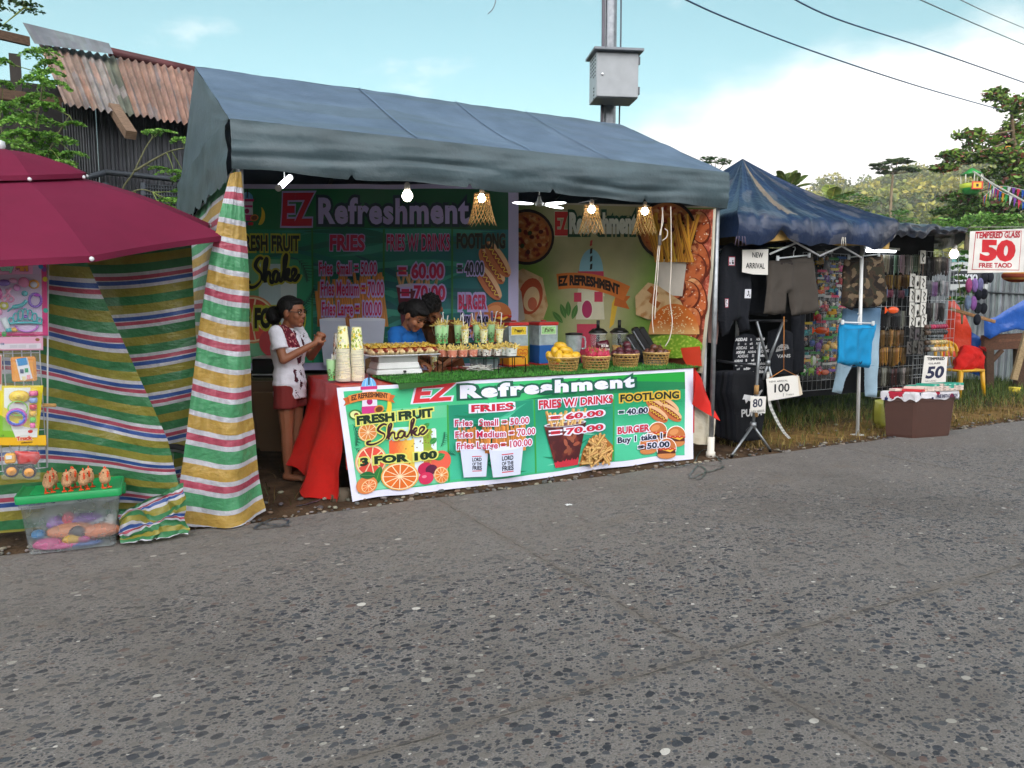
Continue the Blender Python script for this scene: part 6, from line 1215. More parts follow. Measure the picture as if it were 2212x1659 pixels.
# juice dispensers
def dispenser(x, col, colhex, label, badge, bcol):
 p = V((x, 6.50, ZT)); w_, d_, h = .21, .20, .42; o = thing('juice_dispenser', label, 'juice dispenser', p); mb = MB(colhex); mb.box(p + V((0, 0, .105)), (w_, d_, .185), bev=.006); mb.build('base', m_satin, o)
 mb = MB('#b3231f'); mb.box(p + V((0, -.005, .008)), (w_ + .015, d_ + .02, .016), bev=.004); mb.build('foot', m_satin, o)
 mb = MB('#ffffff');
 for sx, sy, ax in ((0, -1, 0), (0, 1, 0), (-1, 0, 1), (1, 0, 1)): mb.box(p + V((sx * (w_ / 2 - .004), sy * (d_ / 2 - .004), .195 + .10)), ((w_ if ax == 0 else .005), (.005 if ax == 0 else d_ - .012), .20))
 mb.box(p + V((.03, .02, .28)), (.07, .06, .17), '#8d8880'); tk = mb.build('tank', m_frost, o)
 mb = MB('#b8241f'); mb.box(p + V((0, 0, .405)), (w_ + .015, d_ + .015, .032), bev=.006); ld = mb.build('lid', m_satin, o); mb = MB('#77736c'); mb.box(p + V((0, 0, .4225)), (w_ - .03, d_ - .03, .004)); mb.lathe([(.03, .424), (.03, .436), (.026, .44)], 14, p, col if False else None) if False else mb.c('#a02a24').lathe([(.028, .424), (.028, .437), (.02, .44)], 14, (p.x, p.y, p.z)); mb.build('cap', m_satin, ld)
 A = Art(); A.rect(-.085, .30, .085, .385, '#e6e6d8'); A.rect(-.08, .305, .08, .38, bcol); A.text(badge, 0, .33, .03, '#3c2a14', 2, 'c', sq=.10, shear=.2)
 for i in range(14): A.ell(random.uniform(-.075, .075), random.uniform(.31, .375), .007, .006, jit(bcol if isinstance(bcol, str) else '#2c8a3c', .4))
 if colhex == '#d89a1e':
  A.line([(.045 + .048 * math.sin(t) ** 3 * 1.15, .125 + .0032 * (13 * math.cos(t) - 5 * math.cos(2 * t) - 2 * math.cos(3 * t) - math.cos(4 * t))) for t in np.linspace(0, 2 * PI, 40)], .006, '#b8401c'); A.text('inJoy', .045, .117, .024, '#b8401c', 1, 'c', shear=.25, sq=.075)
 mb = MB(); A.emit(mb, flat(p + V((0, -d_ / 2 - .001, 0)), (1, 0, 0), (0, 0, 1)), .0004, .08); mb.build('badge', m_vinyl, o)
a = gy(1098, 652, 6.5); dispenser(a.x + .06, 0, '#d89a1e', 'yellow based juice dispenser with red lid and an orange heart emblem', 'Pineapple', '#e0c22e'); b = gy(1160, 652, 6.5); dispenser(b.x + .075, 0, '#15549a', 'blue based juice dispenser with red lid and a green label', 'Buko', '#9fd08a')
# fruit baskets
def basket_mesh(R0, R1, h):
 mb = MB(smooth=True); S = lambda a, t, r=0: ((R0 + (R1 - R0) * t + r) * math.cos(a), (R0 + (R1 - R0) * t + r) * math.sin(a), h * t); n = 19
 for i in range(n):
  a0 = 2 * PI * i / n
  for sg, r in ((-1, .0012), (1, -.0012)): mb.tube([S(a0 + sg * .62 * t, t, r) for t in np.linspace(0, 1, 6)], .0040, 4, jit('#cfa964', .15), sq=.35)
 for j in range(5): t = .08 + .2 * j; mb.tube([S(2 * PI * i / 40, t, .001) for i in range(41)], .0036, 4, jit('#c69c56', .12))
 for t, r in ((.0, .005), (1, .0085)): mb.tube([S(2 * PI * i / 40, t) for i in range(41)], r, 6, '#d3ae6c')
 mb.lathe([(.0, .004), (R0, .004)], 26, caps=False, cols=['#a07c40']); return mb.mesh('weave')
BK = {}
def basket(x, y, R, label):
 p = onto(x, y); k = round(R, 3)
 if k not in BK: BK[k] = basket_mesh(R * .86, R, .118); BK[k].materials.append(m_bamboo)
 o = put(BK[k], 'fruit_basket', p, random.uniform(0, 3)); tag(o, label, 'basket', 'woven fruit baskets'); return p
def fruit(mesh, name, label, cat, p, q, R, group): o = put(mesh, name, V(p) + V(q)); o.rotation_euler = R; tag(o, label, cat, group); return o
def fm(fn): mb = MB(smooth=True); fn(mb); me = mb.mesh('fruit'); me.materials.append(m_fruit); return me
mango = fm(lambda mb: mb.ell((0, 0, 0), (.042, .064, .040), None, 18, 12, lambda u, v: mixc('#e2b42c', '#c79a24', .5 + N3(u * 5, v * 5)), lambda d: 1 + .14 * d.y * d.x + .06 * d.y))
def dfm(mb):
 mb.ell((0, 0, 0), (.046, .046, .052), None, 18, 12, '#b8264e', lambda d: 1 + .05 * N3(d.x * 4, d.y * 4, d.z * 4))
 for i in range(26):
  z = -.7 + 1.5 * i / 26; a = i * 2.4; r = math.sqrt(max(0, 1 - z * z)) * .047; c = V((r * math.cos(a), r * math.sin(a), z * .052)); n = c.normalized(); t = (V((0, 0, 1)) - n * n.z).normalized(); s_ = n.cross(t); e = c + t * .03 + n * (.012 + .01 * max(0, z))
  mb.face([mb.add(c - s_ * .013), mb.add(c + s_ * .013), mb.add(e)], H('#cf4a62') if z < .4 else H('#9a6a3c'));
def dfm2(mb): dfm(mb)
dragon = fm(dfm); plum = fm(lambda mb: mb.ell((0, 0, 0), (.040, .040, .038), None, 18, 12, lambda u, v: mixc('#3d1620', '#5c2630', .5 + N3(u * 4, v * 3)), lambda d: 1 - .10 * max(0, d.z) ** 6)); brown = fm(lambda mb: mb.ell((0, 0, 0), (.039, .042, .038), None, 18, 12, lambda u, v: mixc('#4a2a24', '#6d4232', .5 + N3(u * 6, v * 5)) if v > .25 else '#5a5a30', lambda d: 1 + .03 * N3(d.x * 3, d.y * 3)))
p = basket(1217, 799, .142, 'woven basket piled with yellow mangoes, leftmost of the fruit baskets'); random.seed(31)
for q, R in (((-.085, -.06, .125), (1.2, .2, .3)), ((-.01, -.085, .122), (.1, .2, 1.4)), ((.085, -.06, .128), (.2, .4, -1.0)), ((-.06, .03, .15), (1.1, -.3, .4)), ((.02, -.02, .175), (.15, 0, 1.5)), ((.09, .04, .14), (.4, .3, .8)), ((-.01, .03, .215), (.2, .5, .9)), ((-.09, .07, .11), (1, 0, 1)), ((.02, .09, .15), (.2, 0, 1.2))): fruit(mango, 'mango', 'ripe yellow mango heaped in the leftmost basket', 'mango', p, q, R, 'mangoes in the basket')
p = basket(1287, 797, .128, 'woven basket of pink dragon fruit between the mangoes and the dark plums')
for q, R in (((-.075, -.04, .135), (.1, -.1, 0)), ((.0, -.065, .13), (-.2, .1, 1)), ((.07, -.045, .13), (.1, .3, 2)), ((.095, .03, .13), (0, .2, 3)), ((-.04, .04, .15), (.1, 0, 4)), ((.03, .04, .14), (0, .1, 5))): fruit(dragon, 'dragon_fruit', 'pink scaly dragon fruit heaped in its basket', 'dragon fruit', p, q, R, 'dragon fruit in the basket')
p = basket(1351, 791, .128, 'woven basket of shiny dark purple star apples beside the dragon fruit')
for q in ((-.085, -.03, .125), (-.03, -.075, .115), (.03, -.08, .11), (.085, -.05, .125), (-.055, .02, .15), (.005, -.03, .155), (.015, .0, .205), (.075, .03, .13), (-.02, .07, .14), (-.095, .04, .12)): fruit(plum, 'star_apple', 'shiny dark purple star apple heaped in its basket', 'fruit', p, q, (random.uniform(-.6, .6), random.uniform(-.6, .6), random.uniform(0, 6)), 'star apples in the basket')
p = basket(1417, 787, .128, 'woven basket of brownish star apples, rightmost of the fruit baskets')
for q in ((-.085, -.03, .118), (-.01, -.07, .125), (.055, -.07, .115), (.095, -.01, .115), (-.03, .0, .165), (.04, .05, .15), (.08, .06, .15), (-.06, .06, .12), (.02, -.01, .13)): fruit(brown, 'star_apple', 'brownish dull star apple heaped in the rightmost basket', 'fruit', p, q, (random.uniform(-.6, .6), random.uniform(-.6, .6), random.uniform(0, 6)), 'brown star apples in the basket')
# blenders and shakers behind the baskets
def at(x, y, Y): p = gy(x, y, Y); return V((p.x, Y, ZT))
p = at(1240, 700, 6.42); o = thing('blender_jar', 'glass blender jar with handle and black lid behind the mango basket', 'blender', p); mb = MB('#2b2a28', smooth=True); mb.lathe([(.075, 0), (.075, .05), (.06, .09)], 20, p); mb.build('motor_base', m_satin, o)
mb = MB('#c9d2c8', smooth=True); mb.lathe([(.055, .09), (.078, .17), (.085, .29)], 20, p, caps=False, fn=lambda a, z: 1 + .025 * math.cos(6 * a)); mb.build('jar', m_frost, o); mb = MB('#151515', smooth=True); mb.lathe([(.087, .288), (.087, .305), (.03, .312)], 20, p); mb.build('lid', m_satin, o)
mb = MB('#b9c2bc', smooth=True); mb.tube(crv([p + V((.083, -.02, .27)), p + V((.115, -.03, .25)), p + V((.115, -.03, .16)), p + V((.078, -.02, .15))], 5), .009, 8); mb.build('handle', m_frost, o)
def shaker(x, lab, juice):
 p = at(x, 700, 6.45); o = thing('juice_shaker', lab, 'juice container', p, 'juice shakers with black lids'); mb = MB('#ffffff', smooth=True); mb.lathe([(.066, .03), (.082, .30)], 20, p, caps=False); mb.build('cup', m_clear, o); mb = MB(juice, smooth=True); mb.lathe([(.063, .035), (.070, .17)], 20, p); mb.build('juice', m_gloss, o)
 mb = MB('#131313', smooth=True); mb.lathe([(.098, .300), (.100, .308), (.055, .345), (.022, .352)], 4, p, rot=PI / 4); mb.tube([p + V((0, 0, .34)), p + V((0, 0, .43))], .018, 10); mb.tube([p + V((0, 0, .31)), p + V((0, 0, .14))], .017, 10); mb.build('lid', m_satin, o); mb = MB('#cfcdc6', smooth=True); mb.lathe([(.088, .287), (.092, .300)], 4, p, rot=PI / 4, caps=False); mb.build('lid_rim', m_satin, o); mb = MB('#262422', smooth=True); mb.lathe([(.075, 0), (.068, .04)], 18, p); mb.build('base', m_satin, o)
shaker(1292, 'clear shaker with black pointed lid behind the dragon fruit', '#8f2a5a'); shaker(1338, 'clear shaker with black pointed lid and yellow juice left of the lid holder', '#cf9a30')
p = at(1302, 735, 6.2); o = thing('snack_bag', 'maroon crinkled snack bag with white lettering standing behind the dragon fruit', 'bag', p); A = Art(); A.text('M.Y. San', 0.005, .115, .021, '#e6dcd6', 3, 'c', sq=.075); A.text('Grahams', .012, .08, .026, '#e6dcd6', 1, 'c', sq=.09, shear=.3)
P_ = flat(p + V((0, -.0, .06)), (1, -.2, 0), (.08, .06, 1)); mb = MB(smooth=True); pillow(mb, [(-.07, 0), (.075, .01), (.065, .15), (.05, .185), (-.075, .165)], P_, .03, '#4c1222', lambda x, y: .008 * N3(x * 30, y * 25), .02); mb.build('bag', m_gloss, o); mb = MB(); A.emit(mb, lambda x, y, l: P_(x, y, l + .034), .0006, .02); mb.build('print', m_vinyl, o)
# stepped black lid and cup holder leaning at the back
p = V((4.84, 6.20, ZT)); o = thing('lid_holder', 'black stepped cup and lid organiser with clear compartments at the right of the counter', 'organiser', p); R = rotz(-.45) @ Matrix.Rotation(rad(-32), 3, 'Y')
for i, (dx, h) in enumerate(((-.13, .20), (-.045, .28), (.045, .36), (.12, .36))):
 c = p + V((dx + .02, .0, .05 + h * .42)); mb = MB('#141518'); mb.box(c, (.055, .13, h), None, R, .006); cb = mb.build('compartment', m_satin, o); mb = MB('#8a8f95'); mb.box(c + R @ V((-.034, -.01, .02)), (.014, .12, h * .8), None, R, .006); mb.build('clear_cover', m_satin, cb)
mb = MB('#17181b'); mb.box(p + V((.03, 0, .06)), (.28, .13, .12), None, rotz(-.45), .01); mb.build('base', m_satin, o)
mb = MB(); p = onto(1383, 772) + V((0, .16, .0)); random.seed(8)
for i in range(60): a, r = random.uniform(0, 6.3), .04 * random.random() ** .5; b = p + V((r * math.cos(a) * .6, r * math.sin(a) * .6, .0)); t = p + V((.02 + r * 1.6 * math.cos(a), r * 1.5 * math.sin(a), .17 + random.uniform(-.02, .02))); mb.tube([b, t], .0048, 6, jit('#d6d8d8', .06))
mb.tube([p + V((.02, 0, .1)), p + V((.075, -.02, .235)), p + V((.09, -.02, .24))], .005, 6, '#e6e8e8'); mb.box(p + V((0, 0, .04)), (.08, .07, .08), '#9fb0c0', None, .01); tag(mb.build('straw_bunch', m_paper, base=p), 'bunch of white straws standing between the two star apple baskets', 'straws')
mb = MB(smooth=True); p = V((4.93, 6.02, ZT)); mb.surf(lambda u, v: p + V((.15 * math.cos(2 * PI * u) * (1 - v * .7) * (1 + .5 * N3(math.cos(2 * PI * u) * 2, math.sin(2 * PI * u) * 2, v * 4)), .08 * math.sin(2 * PI * u) * (1 - v * .6), .16 * v * (1 + .6 * N3(u * 6, v * 4)))), 40, 10, lambda u, v: jit('#6c7468', .25), wrap=True); tag(mb.build('plastic_bag', mat('crumpled_film', .2, noise=.4, nscale=30, bump=.6, bscale=40, spec=.6), base=p), 'crumpled grey see-through plastic bag at the right end of the counter', 'plastic bag')
# table behind the women with trays and bags
o = thing('back_table', 'olive painted wooden table at the back behind the woman in white', 'table', (1.9, 7.3, 0)); mb = MB('#4a4a34'); bx_, by_ = gd(690, 652, 7.55).x, gd(690, 652, 7.55).y; Rb = rotz(-YAW); c = V((bx_, by_, 0))
mb.box(c + V((0, 0, .74)), (1.5, .5, .06), None, Rb, .004); mb.build('tabletop', m_wood, o)
for sx in (-.68, .68):
 for sy in (-.2, .2): mb = MB('#43432f'); mb.box(c + Rb @ V((sx, sy, .355)), (.07, .07, .71), None, Rb); mb.build('leg', m_wood, o)
q = c + Rb @ V((-.42, -.02, .77)); mb = MB('#101113'); mb.box(q + V((0, 0, .09)), (.42, .30, .18), None, Rb, .01); o = thing('griddle', 'black steel griddle with bright edges on the back table behind the woman in white', 'griddle', q); mb.build('body', m_gloss, o); mb = MB('#c4c8cc'); mb.box(q + V((0, 0, .19)), (.44, .32, .012), None, Rb, .003); mb.box(q + Rb @ V((0, -.155, .03)), (.42, .006, .012), None, Rb); mb.build('rim', m_metal, o)
q = c + Rb @ V((.25, -.08, .77)); mb = MB('#7a5a3a'); mb.box(q + V((0, 0, .05)), (.22, .16, .10), None, Rb, .015); tag(mb.build('food_container', m_clear if False else m_frost, base=q), 'low plastic food container on the back table behind the cup towers', 'container')
q = c + Rb @ V((.58, -.02, .77)); mb = MB('#8a6a44'); mb.box(q + V((0, 0, .09)), (.24, .2, .18), None, Rb, .006); tag(mb.build('cardboard_box', m_paper, base=q), 'brown cardboard box under a white plastic bag on the back table', 'box')
mb = MB(smooth=True); mb.ell(q + V((0, 0, .25)), (.13, .10, .08), None, 20, 12, lambda u, v: jit('#c9c6c0', .08), lambda d: 1 + .2 * N3(d.x * 3, d.y * 3, d.z * 3)); tag(mb.build('plastic_bag', m_satin, base=q + V((0, 0, .18))), 'knotted white plastic bag on the cardboard box behind the woman in blue', 'plastic bag')
q = gd(556, 652, 6.9); mb = MB('#5c4632'); mb.box((q.x, q.y, .48), (.30, .04, .62), None, rotz(-.3) @ Matrix.Rotation(.12, 3, 'X')); mb.box((q.x + .06, q.y - .08, .42), (.24, .04, .56), '#6a523a', rotz(-.6) @ Matrix.Rotation(.2, 3, 'X')); tag(mb.build('cardboard_sheet', m_paper, base=(q.x, q.y, .1)), 'folded brown cardboard leaning in the dark beside the striped tarpaulin', 'cardboard')
# on the ground at the foot of the counter
p = gz(1120, 1038, .0); mb = MB('#2a9a3e'); mb.box((p.x + .05, 5.74, .15), (.52, .36, .26), None, None, .015, 1.05); tag(mb.build('crate', m_satin, base=(p.x, 5.74, .02)), 'bright green plastic crate showing under the lower edge of the counter banner', 'crate')
mb = MB('#6b5f4e', smooth=True); p = gz(742, 1083, 0); mb.ell(p + V((0, .04, .03)), (.09, .06, .07), None, 14, 10, None, lambda d: 1 + .15 * N3(d.x * 2, d.y * 2, d.z * 2)); tag(mb.build('stone', m_matte, base=p), 'flat brown stone weighing down the banner at its lower left corner', 'stone')
def strap(label, pts, wd=.012, col='#3a4a48', z0=.006, cat='rope'):
 P = crv([gz(x, y, .004) for x, y in pts], 7); mb = MB(smooth=True); n = len(P); L, R_ = [], []
 for i, p in enumerate(P):
  t = (P[min(i + 1, n - 1)] - P[max(i - 1, 0)]).normalized(); s_ = V((-t.y, t.x, 0)); w2 = wd * (.7 + .5 * N3(i * .4, 3)); z = V((0, 0, z0 + .008 * abs(N3(i * .35, 8)))); L.append(mb.add(p + s_ * w2 + z)); R_.append(mb.add(p - s_ * w2 + z + V((0, 0, .006 * N3(i * .5, 1)))))
 for i in range(n - 1): mb.face((L[i], R_[i], R_[i + 1], L[i + 1]), jit(col, .2))
 tag(mb.build('plastic_strap', m_satin, base=P[0]), label, cat)
strap('flat green plastic twine tangled on the road by the right tent pole', [(1425, 1013), (1470, 1008), (1500, 1003), (1525, 1004), (1563, 1009), (1540, 1018), (1508, 1027), (1500, 1034), (1490, 1030), (1500, 1015), (1508, 1006), (1520, 1012), (1524, 1020), (1515, 1034), (1500, 1037)])
strap('loose green plastic twine running from the tent pole to the road', [(1502, 998), (1508, 984), (1520, 973), (1535, 975), (1548, 988), (1558, 1000)], .01)
strap('dark plastic strap lying in a loop on the road by the striped tarpaulin', [(548, 1142), (575, 1128), (600, 1122), (622, 1125), (618, 1134), (600, 1136), (575, 1134), (566, 1130), (550, 1143), (590, 1140), (626, 1136)], .011, '#39434c')
strap('dark plastic strap under the torn end of the red tablecloth', [(640, 1095), (665, 1090), (690, 1082), (694, 1068), (690, 1050)], .014, '#2c3a48')
def litter(label, x, y, s_, col, cat='litter'):
 p = gz(x, y, .0); mb = MB(smooth=True); random.seed(int(x)); o0 = random.random() * 9
 mb.surf(lambda u, v: p + V((s_ * (u - .5) * (1 + .4 * N3(u * 3, v * 3, o0)), s_ * .6 * (v - .5), .008 + .012 * abs(N3(u * 4, v * 4, o0)))), 8, 6, lambda u, v: jit(col, .08)); tag(mb.build('paper_scrap', m_paper, base=p), label, cat)
litter('torn white paper scrap lying on the road in front of the drinks banner', 1228, 1093, .05, '#d8d8d8'); litter('pale dry leaf lying by the road under the counter banner', 1040, 1050, .10, '#b8ac74', 'leaf')
# ================================================================== CLOTHES AND ACCESSORIES STALL
def zq(x, y): return (1520.8 + x * .4, 331.8 + y * .4)
def plane(Y, ang=0, pivot=1600):
 p0 = gy(pivot, 652, Y); p0.z = 0; ux = V((math.cos(ang), math.sin(ang), 0)); n = V((-ux.y, ux.x, 0))
 def hit(x, y):
  r = ray(x, y); t = (V((p0.x, p0.y, CAMH)) - _C).dot(n) / r.dot(n); q = _C + r * t; return ((q - p0).dot(ux), q.z)
 return hit, (lambda a, b, l: p0 + ux * a + V((0, 0, b)) - n * l)
def garment(name, label, cat, out, Y, T, col, fold=None, art=None, ang=0, m=None, group=None, maxe=.035, part=None, parent=None, rim=.04):
 X = [zq(*q) for q in out]; hit, P = plane(Y, ang, sum(x for x, y in X) / len(X)); L = [hit(*q) for q in X]; mb = MB(smooth=True)
 c = np.array(L); x0, x1, y0, y1 = c[:, 0].min(), c[:, 0].max(), c[:, 1].min(), c[:, 1].max()
 colf = (lambda a, b: col((a - x0) / (x1 - x0), (b - y0) / (y1 - y0))) if callable(col) else col
 ff = (lambda a, b: fold((a - x0) / (x1 - x0), (b - y0) / (y1 - y0))) if fold else (lambda a, b: .012 * N3(a * 14, b * 5, Y) + .006 * N3(a * 30, b * 14))
 pillow(mb, L, P, T, colf, ff, maxe, rim)
 if parent is not None: o = mb.build(name, m or m_cloth, parent)
 else:
  c3 = P((x0 + x1) / 2, y0, 0); o = tag(mb.build(name, m or m_cloth, base=c3), label, cat, group)
 if art:
  A = Art(); art(A, x0, y0, x1 - x0, y1 - y0); mb = MB(smooth=True); A.emit(mb, lambda a, b, l: P(a, b, T + ff(a, b) + .003 + l), .0006, .03); mb.build('print', m_vinyl, o)
 return o, (lambda x, y, l=0: P(*hit(*zq(x, y)), l))
# ---- blue tarpaulin over a folding canopy
cn = thing('folding_canopy', 'folding canopy tent covered by a dark blue crinkled tarpaulin beside the drinks stall', 'canopy', (7, 7, 0)); PK = V((6.6, 6.6, 3.13))
hemT = [(5.42, 2.10), (5.55, 2.05), (5.75, 2.05), (5.9, 2.11), (6.0, 2.22), (6.1, 2.14), (6.25, 2.10), (6.42, 2.06), (6.6, 2.10), (6.9, 2.10), (7.15, 2.11), (7.45, 2.06), (7.55, 2.07), (7.75, 2.18)]
def hem(s):
 s = s % 4; k = int(s); t = s - k
 if k == 0: x = 5.42 + 2.33 * t; return V((x, 5.46 + .01 * math.sin(x * 6), float(np.interp(x, [a for a, b in hemT], [b for a, b in hemT]))))
 if k == 1: return V((7.75, 5.46 + 2.3 * t, 2.2))
 if k == 2: return V((7.75 - 2.33 * t, 7.76, 2.15))
 return V((5.42, 7.76 - 2.3 * t, 2.12))
def tarpf(u, v):
 s = u * 4; h = hem(s); e = V((h.x, h.y, 2.33 + .05 * math.exp(-((s - 1) / .12) ** 2)))
 if v < .8: p = PK.lerp(e, v / .8); p.z -= .07 * math.sin(PI * v / .8)
 else: p = e.lerp(h, (v - .8) / .2); p.y -= .03 * math.sin(PI * (v - .8) / .2)
 f = .045 * v * N3(u * 46, v * .9, 3) + .02 * v * N3(u * 110, v * 2.5, 5) + .012 * N3(u * 30, v * 14, 8) * v + .035 * v * max(0, 1 - 3.2 * abs(N3(u * 38, v * .5, 11))) * (1 - .5 * v); f *= 1 - .65 * sst(.82, 1, v); out = V((p.x - PK.x, p.y - PK.y, 0)); out = out.normalized() if out.length > .01 else V((0, 0, 0))
 return p + V((0, 0, f)) + out * f * .6
def tarpc(u, v):
 s = u * 4; c = mixc('#121e34', '#1c2f50', .5 + N3(u * 24, v * 3))
 if .36 < s + .16 * (1 - v) < .43 and v < .74: c = '#7a6c5e'
 n = N3(u * 30, v * 6, 9)
 if n > .3: c = mixc(c, '#5a5a60', .5)
 return jit(c, .05)
mb = MB(smooth=True); mb.surf(tarpf, 360, 34, tarpc); mb.build('tarp_cover', m_bluetarp, cn)
mb = MB(smooth=True); mb.surf(lambda u, v: (5.46 + 2.26 * u, 5.50 + .01 * math.sin(u * 30), 2.28 - (.17 + .02 * math.sin(u * 12) + .05 * sst(.7, 1, u)) * v), 60, 4, '#c09c5c'); mb.build('canopy_valance', m_cloth, cn)
mb = MB(smooth=True)
for s0 in range(4):
 a, b = [(5.5, 5.52), (7.7, 5.52), (7.7, 7.7), (5.5, 7.7)][s0], [(7.7, 5.52), (7.7, 7.7), (5.5, 7.7), (5.5, 5.52)][s0]; mb.face([mb.add((*a, 2.25)), mb.add((*b, 2.25)), mb.add((6.6, 6.6, 2.98))], H('#6b5836'))
mb.build('canopy_lining', m_cloth, cn)
for x, y in ((5.64, 6.1), (5.52, 7.66), (7.66, 7.66)): mb = MB('#d9dadb'); mb.box((x, y, 1.1), (.035, .035, 2.2)); mb.build('leg', m_satin, cn)
mb = MB('#d4d6d8')
for y in (5.56, 7.66):
 for i in range(2):
  x = 6.0 + .7 * i; a, b = ((2.22, 1.98) if i % 2 == 0 else (1.98, 2.22)); mb.tube([(x, y, a), (x + .7, y, b)], .011, 4); mb.tube([(x, y + .025, b), (x + .7, y + .025, a)], .011, 4)
mb.build('truss', m_satin, cn)
mb = MB('#c8c2b4'); p = gy(*zq(735, 485), 5.44)
for dx in (-.02, .0, .025): mb.tube([(p.x + dx, 5.40, p.z + .06), (p.x + dx * 1.6, 5.40, p.z - .03)], .004, 5)
p = gy(*zq(185, 475), 5.44)
for dx in (-.05, -.02, .02, .05): mb.tube([(p.x + dx, 5.41, p.z + .05), (p.x + dx * 1.4, 5.41, p.z - .04)], .004, 5, '#5a4a58')
mb.build('tarp_tie', m_matte, cn)
wp = thing('support_pole', 'white square support pole standing on the road edge in front of the blue shorts', 'pole', (7.52, 5.62, 0)); mb = MB('#d3d4d2'); mb.tube([(7.515, 5.62, .012), (7.49, 5.66, 2.12)], .024, 4); mb.build('shaft', m_satin, wp); mb = MB('#c8c8c4'); mb.box((7.515, 5.62, .006), (.12, .10, .012)); mb.build('foot', m_satin, wp)
dk = MB(smooth=True)
def darkf(u, v):
 a, b, c, d = V((7.62, 5.50, 2.37)), V((9.45, 5.70, 2.40)), V((11.0, 6.75, 2.44)), V((7.62, 8.3, 2.62)); p = (a.lerp(b, u)).lerp(d.lerp(V((11.0, 8.3, 2.5)), u), v)
 p.x += (1.0 * u) * min(1, v * 2.2) * .9; return p + V((0, 0, .05 * N3(u * 6, v * 6, 2) + .03 * N3(u * 14, v * 12)))
dk.surf(darkf, 50, 24, lambda u, v: jit('#22262e', .15))
dk.surf(lambda u, v: V(darkf(u, 0)) + V((0, -.03 * math.sin(v * 3) + .03 * N3(u * 16, v * 3), -(.17 - .12 * u + .05 * N3(u * 10, 3)) * v)), 60, 8, lambda u, v: jit('#232a38', .2))
dk.surf(lambda u, v: V(darkf(1, u)) + V((.03 * N3(u * 9, v * 3), 0, -.16 * v)), 30, 5, lambda u, v: jit('#1f242c', .2))
tag(dk.build('dark_tarp', m_bluetarp, base=(9.5, 6.8, 2.2)), 'sagging dark tarpaulin roofing the accessory racks at the right', 'tarpaulin')
mb = MB(); mb.surf(lambda u, v: (5.42 + 4.3 * u, 8.25 + .04 * math.sin(u * 25), .0 + 2.3 * v), 60, 2, '#121315'); tag(mb.build('dark_fill_sheet', m_cloth, base=(7, 8.2, 0)), 'black sheet added to give the dark behind the hanging clothes', 'cloth')  # added sheet, coloured black to stand for the dark stall interior
mb = MB(); mb.surf(lambda u, v: V((7.7, 6.95, 0)).lerp(V((10.75, 6.95, 0)), u) + V((0, .02 * math.sin(u * 30), 2.3 * v + .25)), 40, 2, '#191a1c'); tag(mb.build('rack_dark_fill', m_cloth, base=(9.2, 6.95, 0)), 'dark sheet added to give the dark behind the toy and accessory racks', 'cloth')  # likewise added, its dark colour standing for the unlit space behind
# ---- clothes
BLK = '#1c1e24'
def dark(u, v): return jit(BLK, .08)
garment('pink_shirt', 'dusty pink garment half hidden behind the metal tent pole', 'shirt', [(60, 540), (88, 560), (84, 900), (70, 1030), (20, 1020), (22, 700), (40, 600)], 5.95, .02, '#b08c84')
garment('black_trousers', 'black garment hanging in the shade behind the new arrival sign', 'clothes', [(225, 540), (360, 560), (345, 880), (228, 870)], 5.95, .02, dark)
def hood_art(A, x, y, w_, h):
 for cx, cy, s_ in ((.28, .80, .06), (.80, .46, .06), (.16, .36, .06)):
  X, Y_ = x + cx * w_, y + cy * h; A.rect(X - s_ * .62, Y_ - s_ * .75, X + s_ * .62, Y_ + s_ * .75, '#a83048' if cx < .8 else '#dcdce2'); A.rect(X - s_ * .52, Y_ - s_ * .62, X + s_ * .52, Y_ + s_ * .62, '#dcdce2')
  for i in range(6): A.ell(X + random.uniform(-.35, .35) * s_, Y_ + random.uniform(-.45, .45) * s_, s_ * .13, s_ * .13, '#1a1c22', 0, 7)
hd_, _ = garment('hoodie', 'black hooded sweater with white badge patches hanging beside the metal tent pole', 'hoodie', [(112, 495), (150, 480), (205, 515), (222, 560), (246, 650), (250, 780), (226, 880), (232, 955), (198, 965), (182, 895), (150, 905), (134, 975), (92, 990), (72, 900), (76, 700), (86, 560)], 5.72, .05, dark, lambda u, v: .02 * math.sin(u * 16 + v * 2) * (1 - v) + .012 * N3(u * 8, v * 4), hood_art)
def hanger(parent, P, xa, ya, xb, yb, hook=True, col='#cfd4d6'):
 mb = MB(col); a, b = P(xa, ya, .03), P(xb, yb, .03); m = (a + b) / 2; mb.tube([a, b], .009, 6);
 for q in (a, b): mb.box(q, (.035, .02, .05), None, None, .004)
 if hook: mb.tube(crv([m, m + V((0, 0, .05)), m + V((.02, 0, .075)), m + V((.012, 0, .10)), m + V((-.015, 0, .095))], 4), .005, 6)
 mb.build('hanger', m_frost if False else m_satin, parent)
def seams(A, x, y, w_, h, c='#26221f'):
 A.line([(x + .46 * w_, y + .96 * h), (x + .45 * w_, y + .7 * h), (x + .44 * w_, y + .42 * h)], .006, c); A.line([(x + .10 * w_, y + .85 * h), (x + .9 * w_, y + .88 * h)], .004, c)
 for a in (.06, .55): A.line([(x + a * w_, y + .06 * h), (x + (a + .36) * w_, y + .06 * h)], .004, c)
def shorts_fold(u, v): return .022 * math.sin(u * 15 + v * 2.5) * (1.1 - v) + .012 * N3(u * 7, v * 5, 3)
o, P = garment('grey_shorts', 'grey cargo shorts with open waistband clipped on a hanger', 'shorts', [(352, 578), (430, 572), (585, 550), (600, 680), (615, 840), (560, 868), (464, 875), (449, 752), (442, 752), (440, 863), (380, 872), (318, 864), (330, 740)], 5.66, .035, lambda u, v: '#4a443e' if not (.24 < u < .44 and v > .86 - .25 * abs(u - .34)) else '#2f2a26', shorts_fold, seams); hanger(o, P, 385, 566, 555, 549)
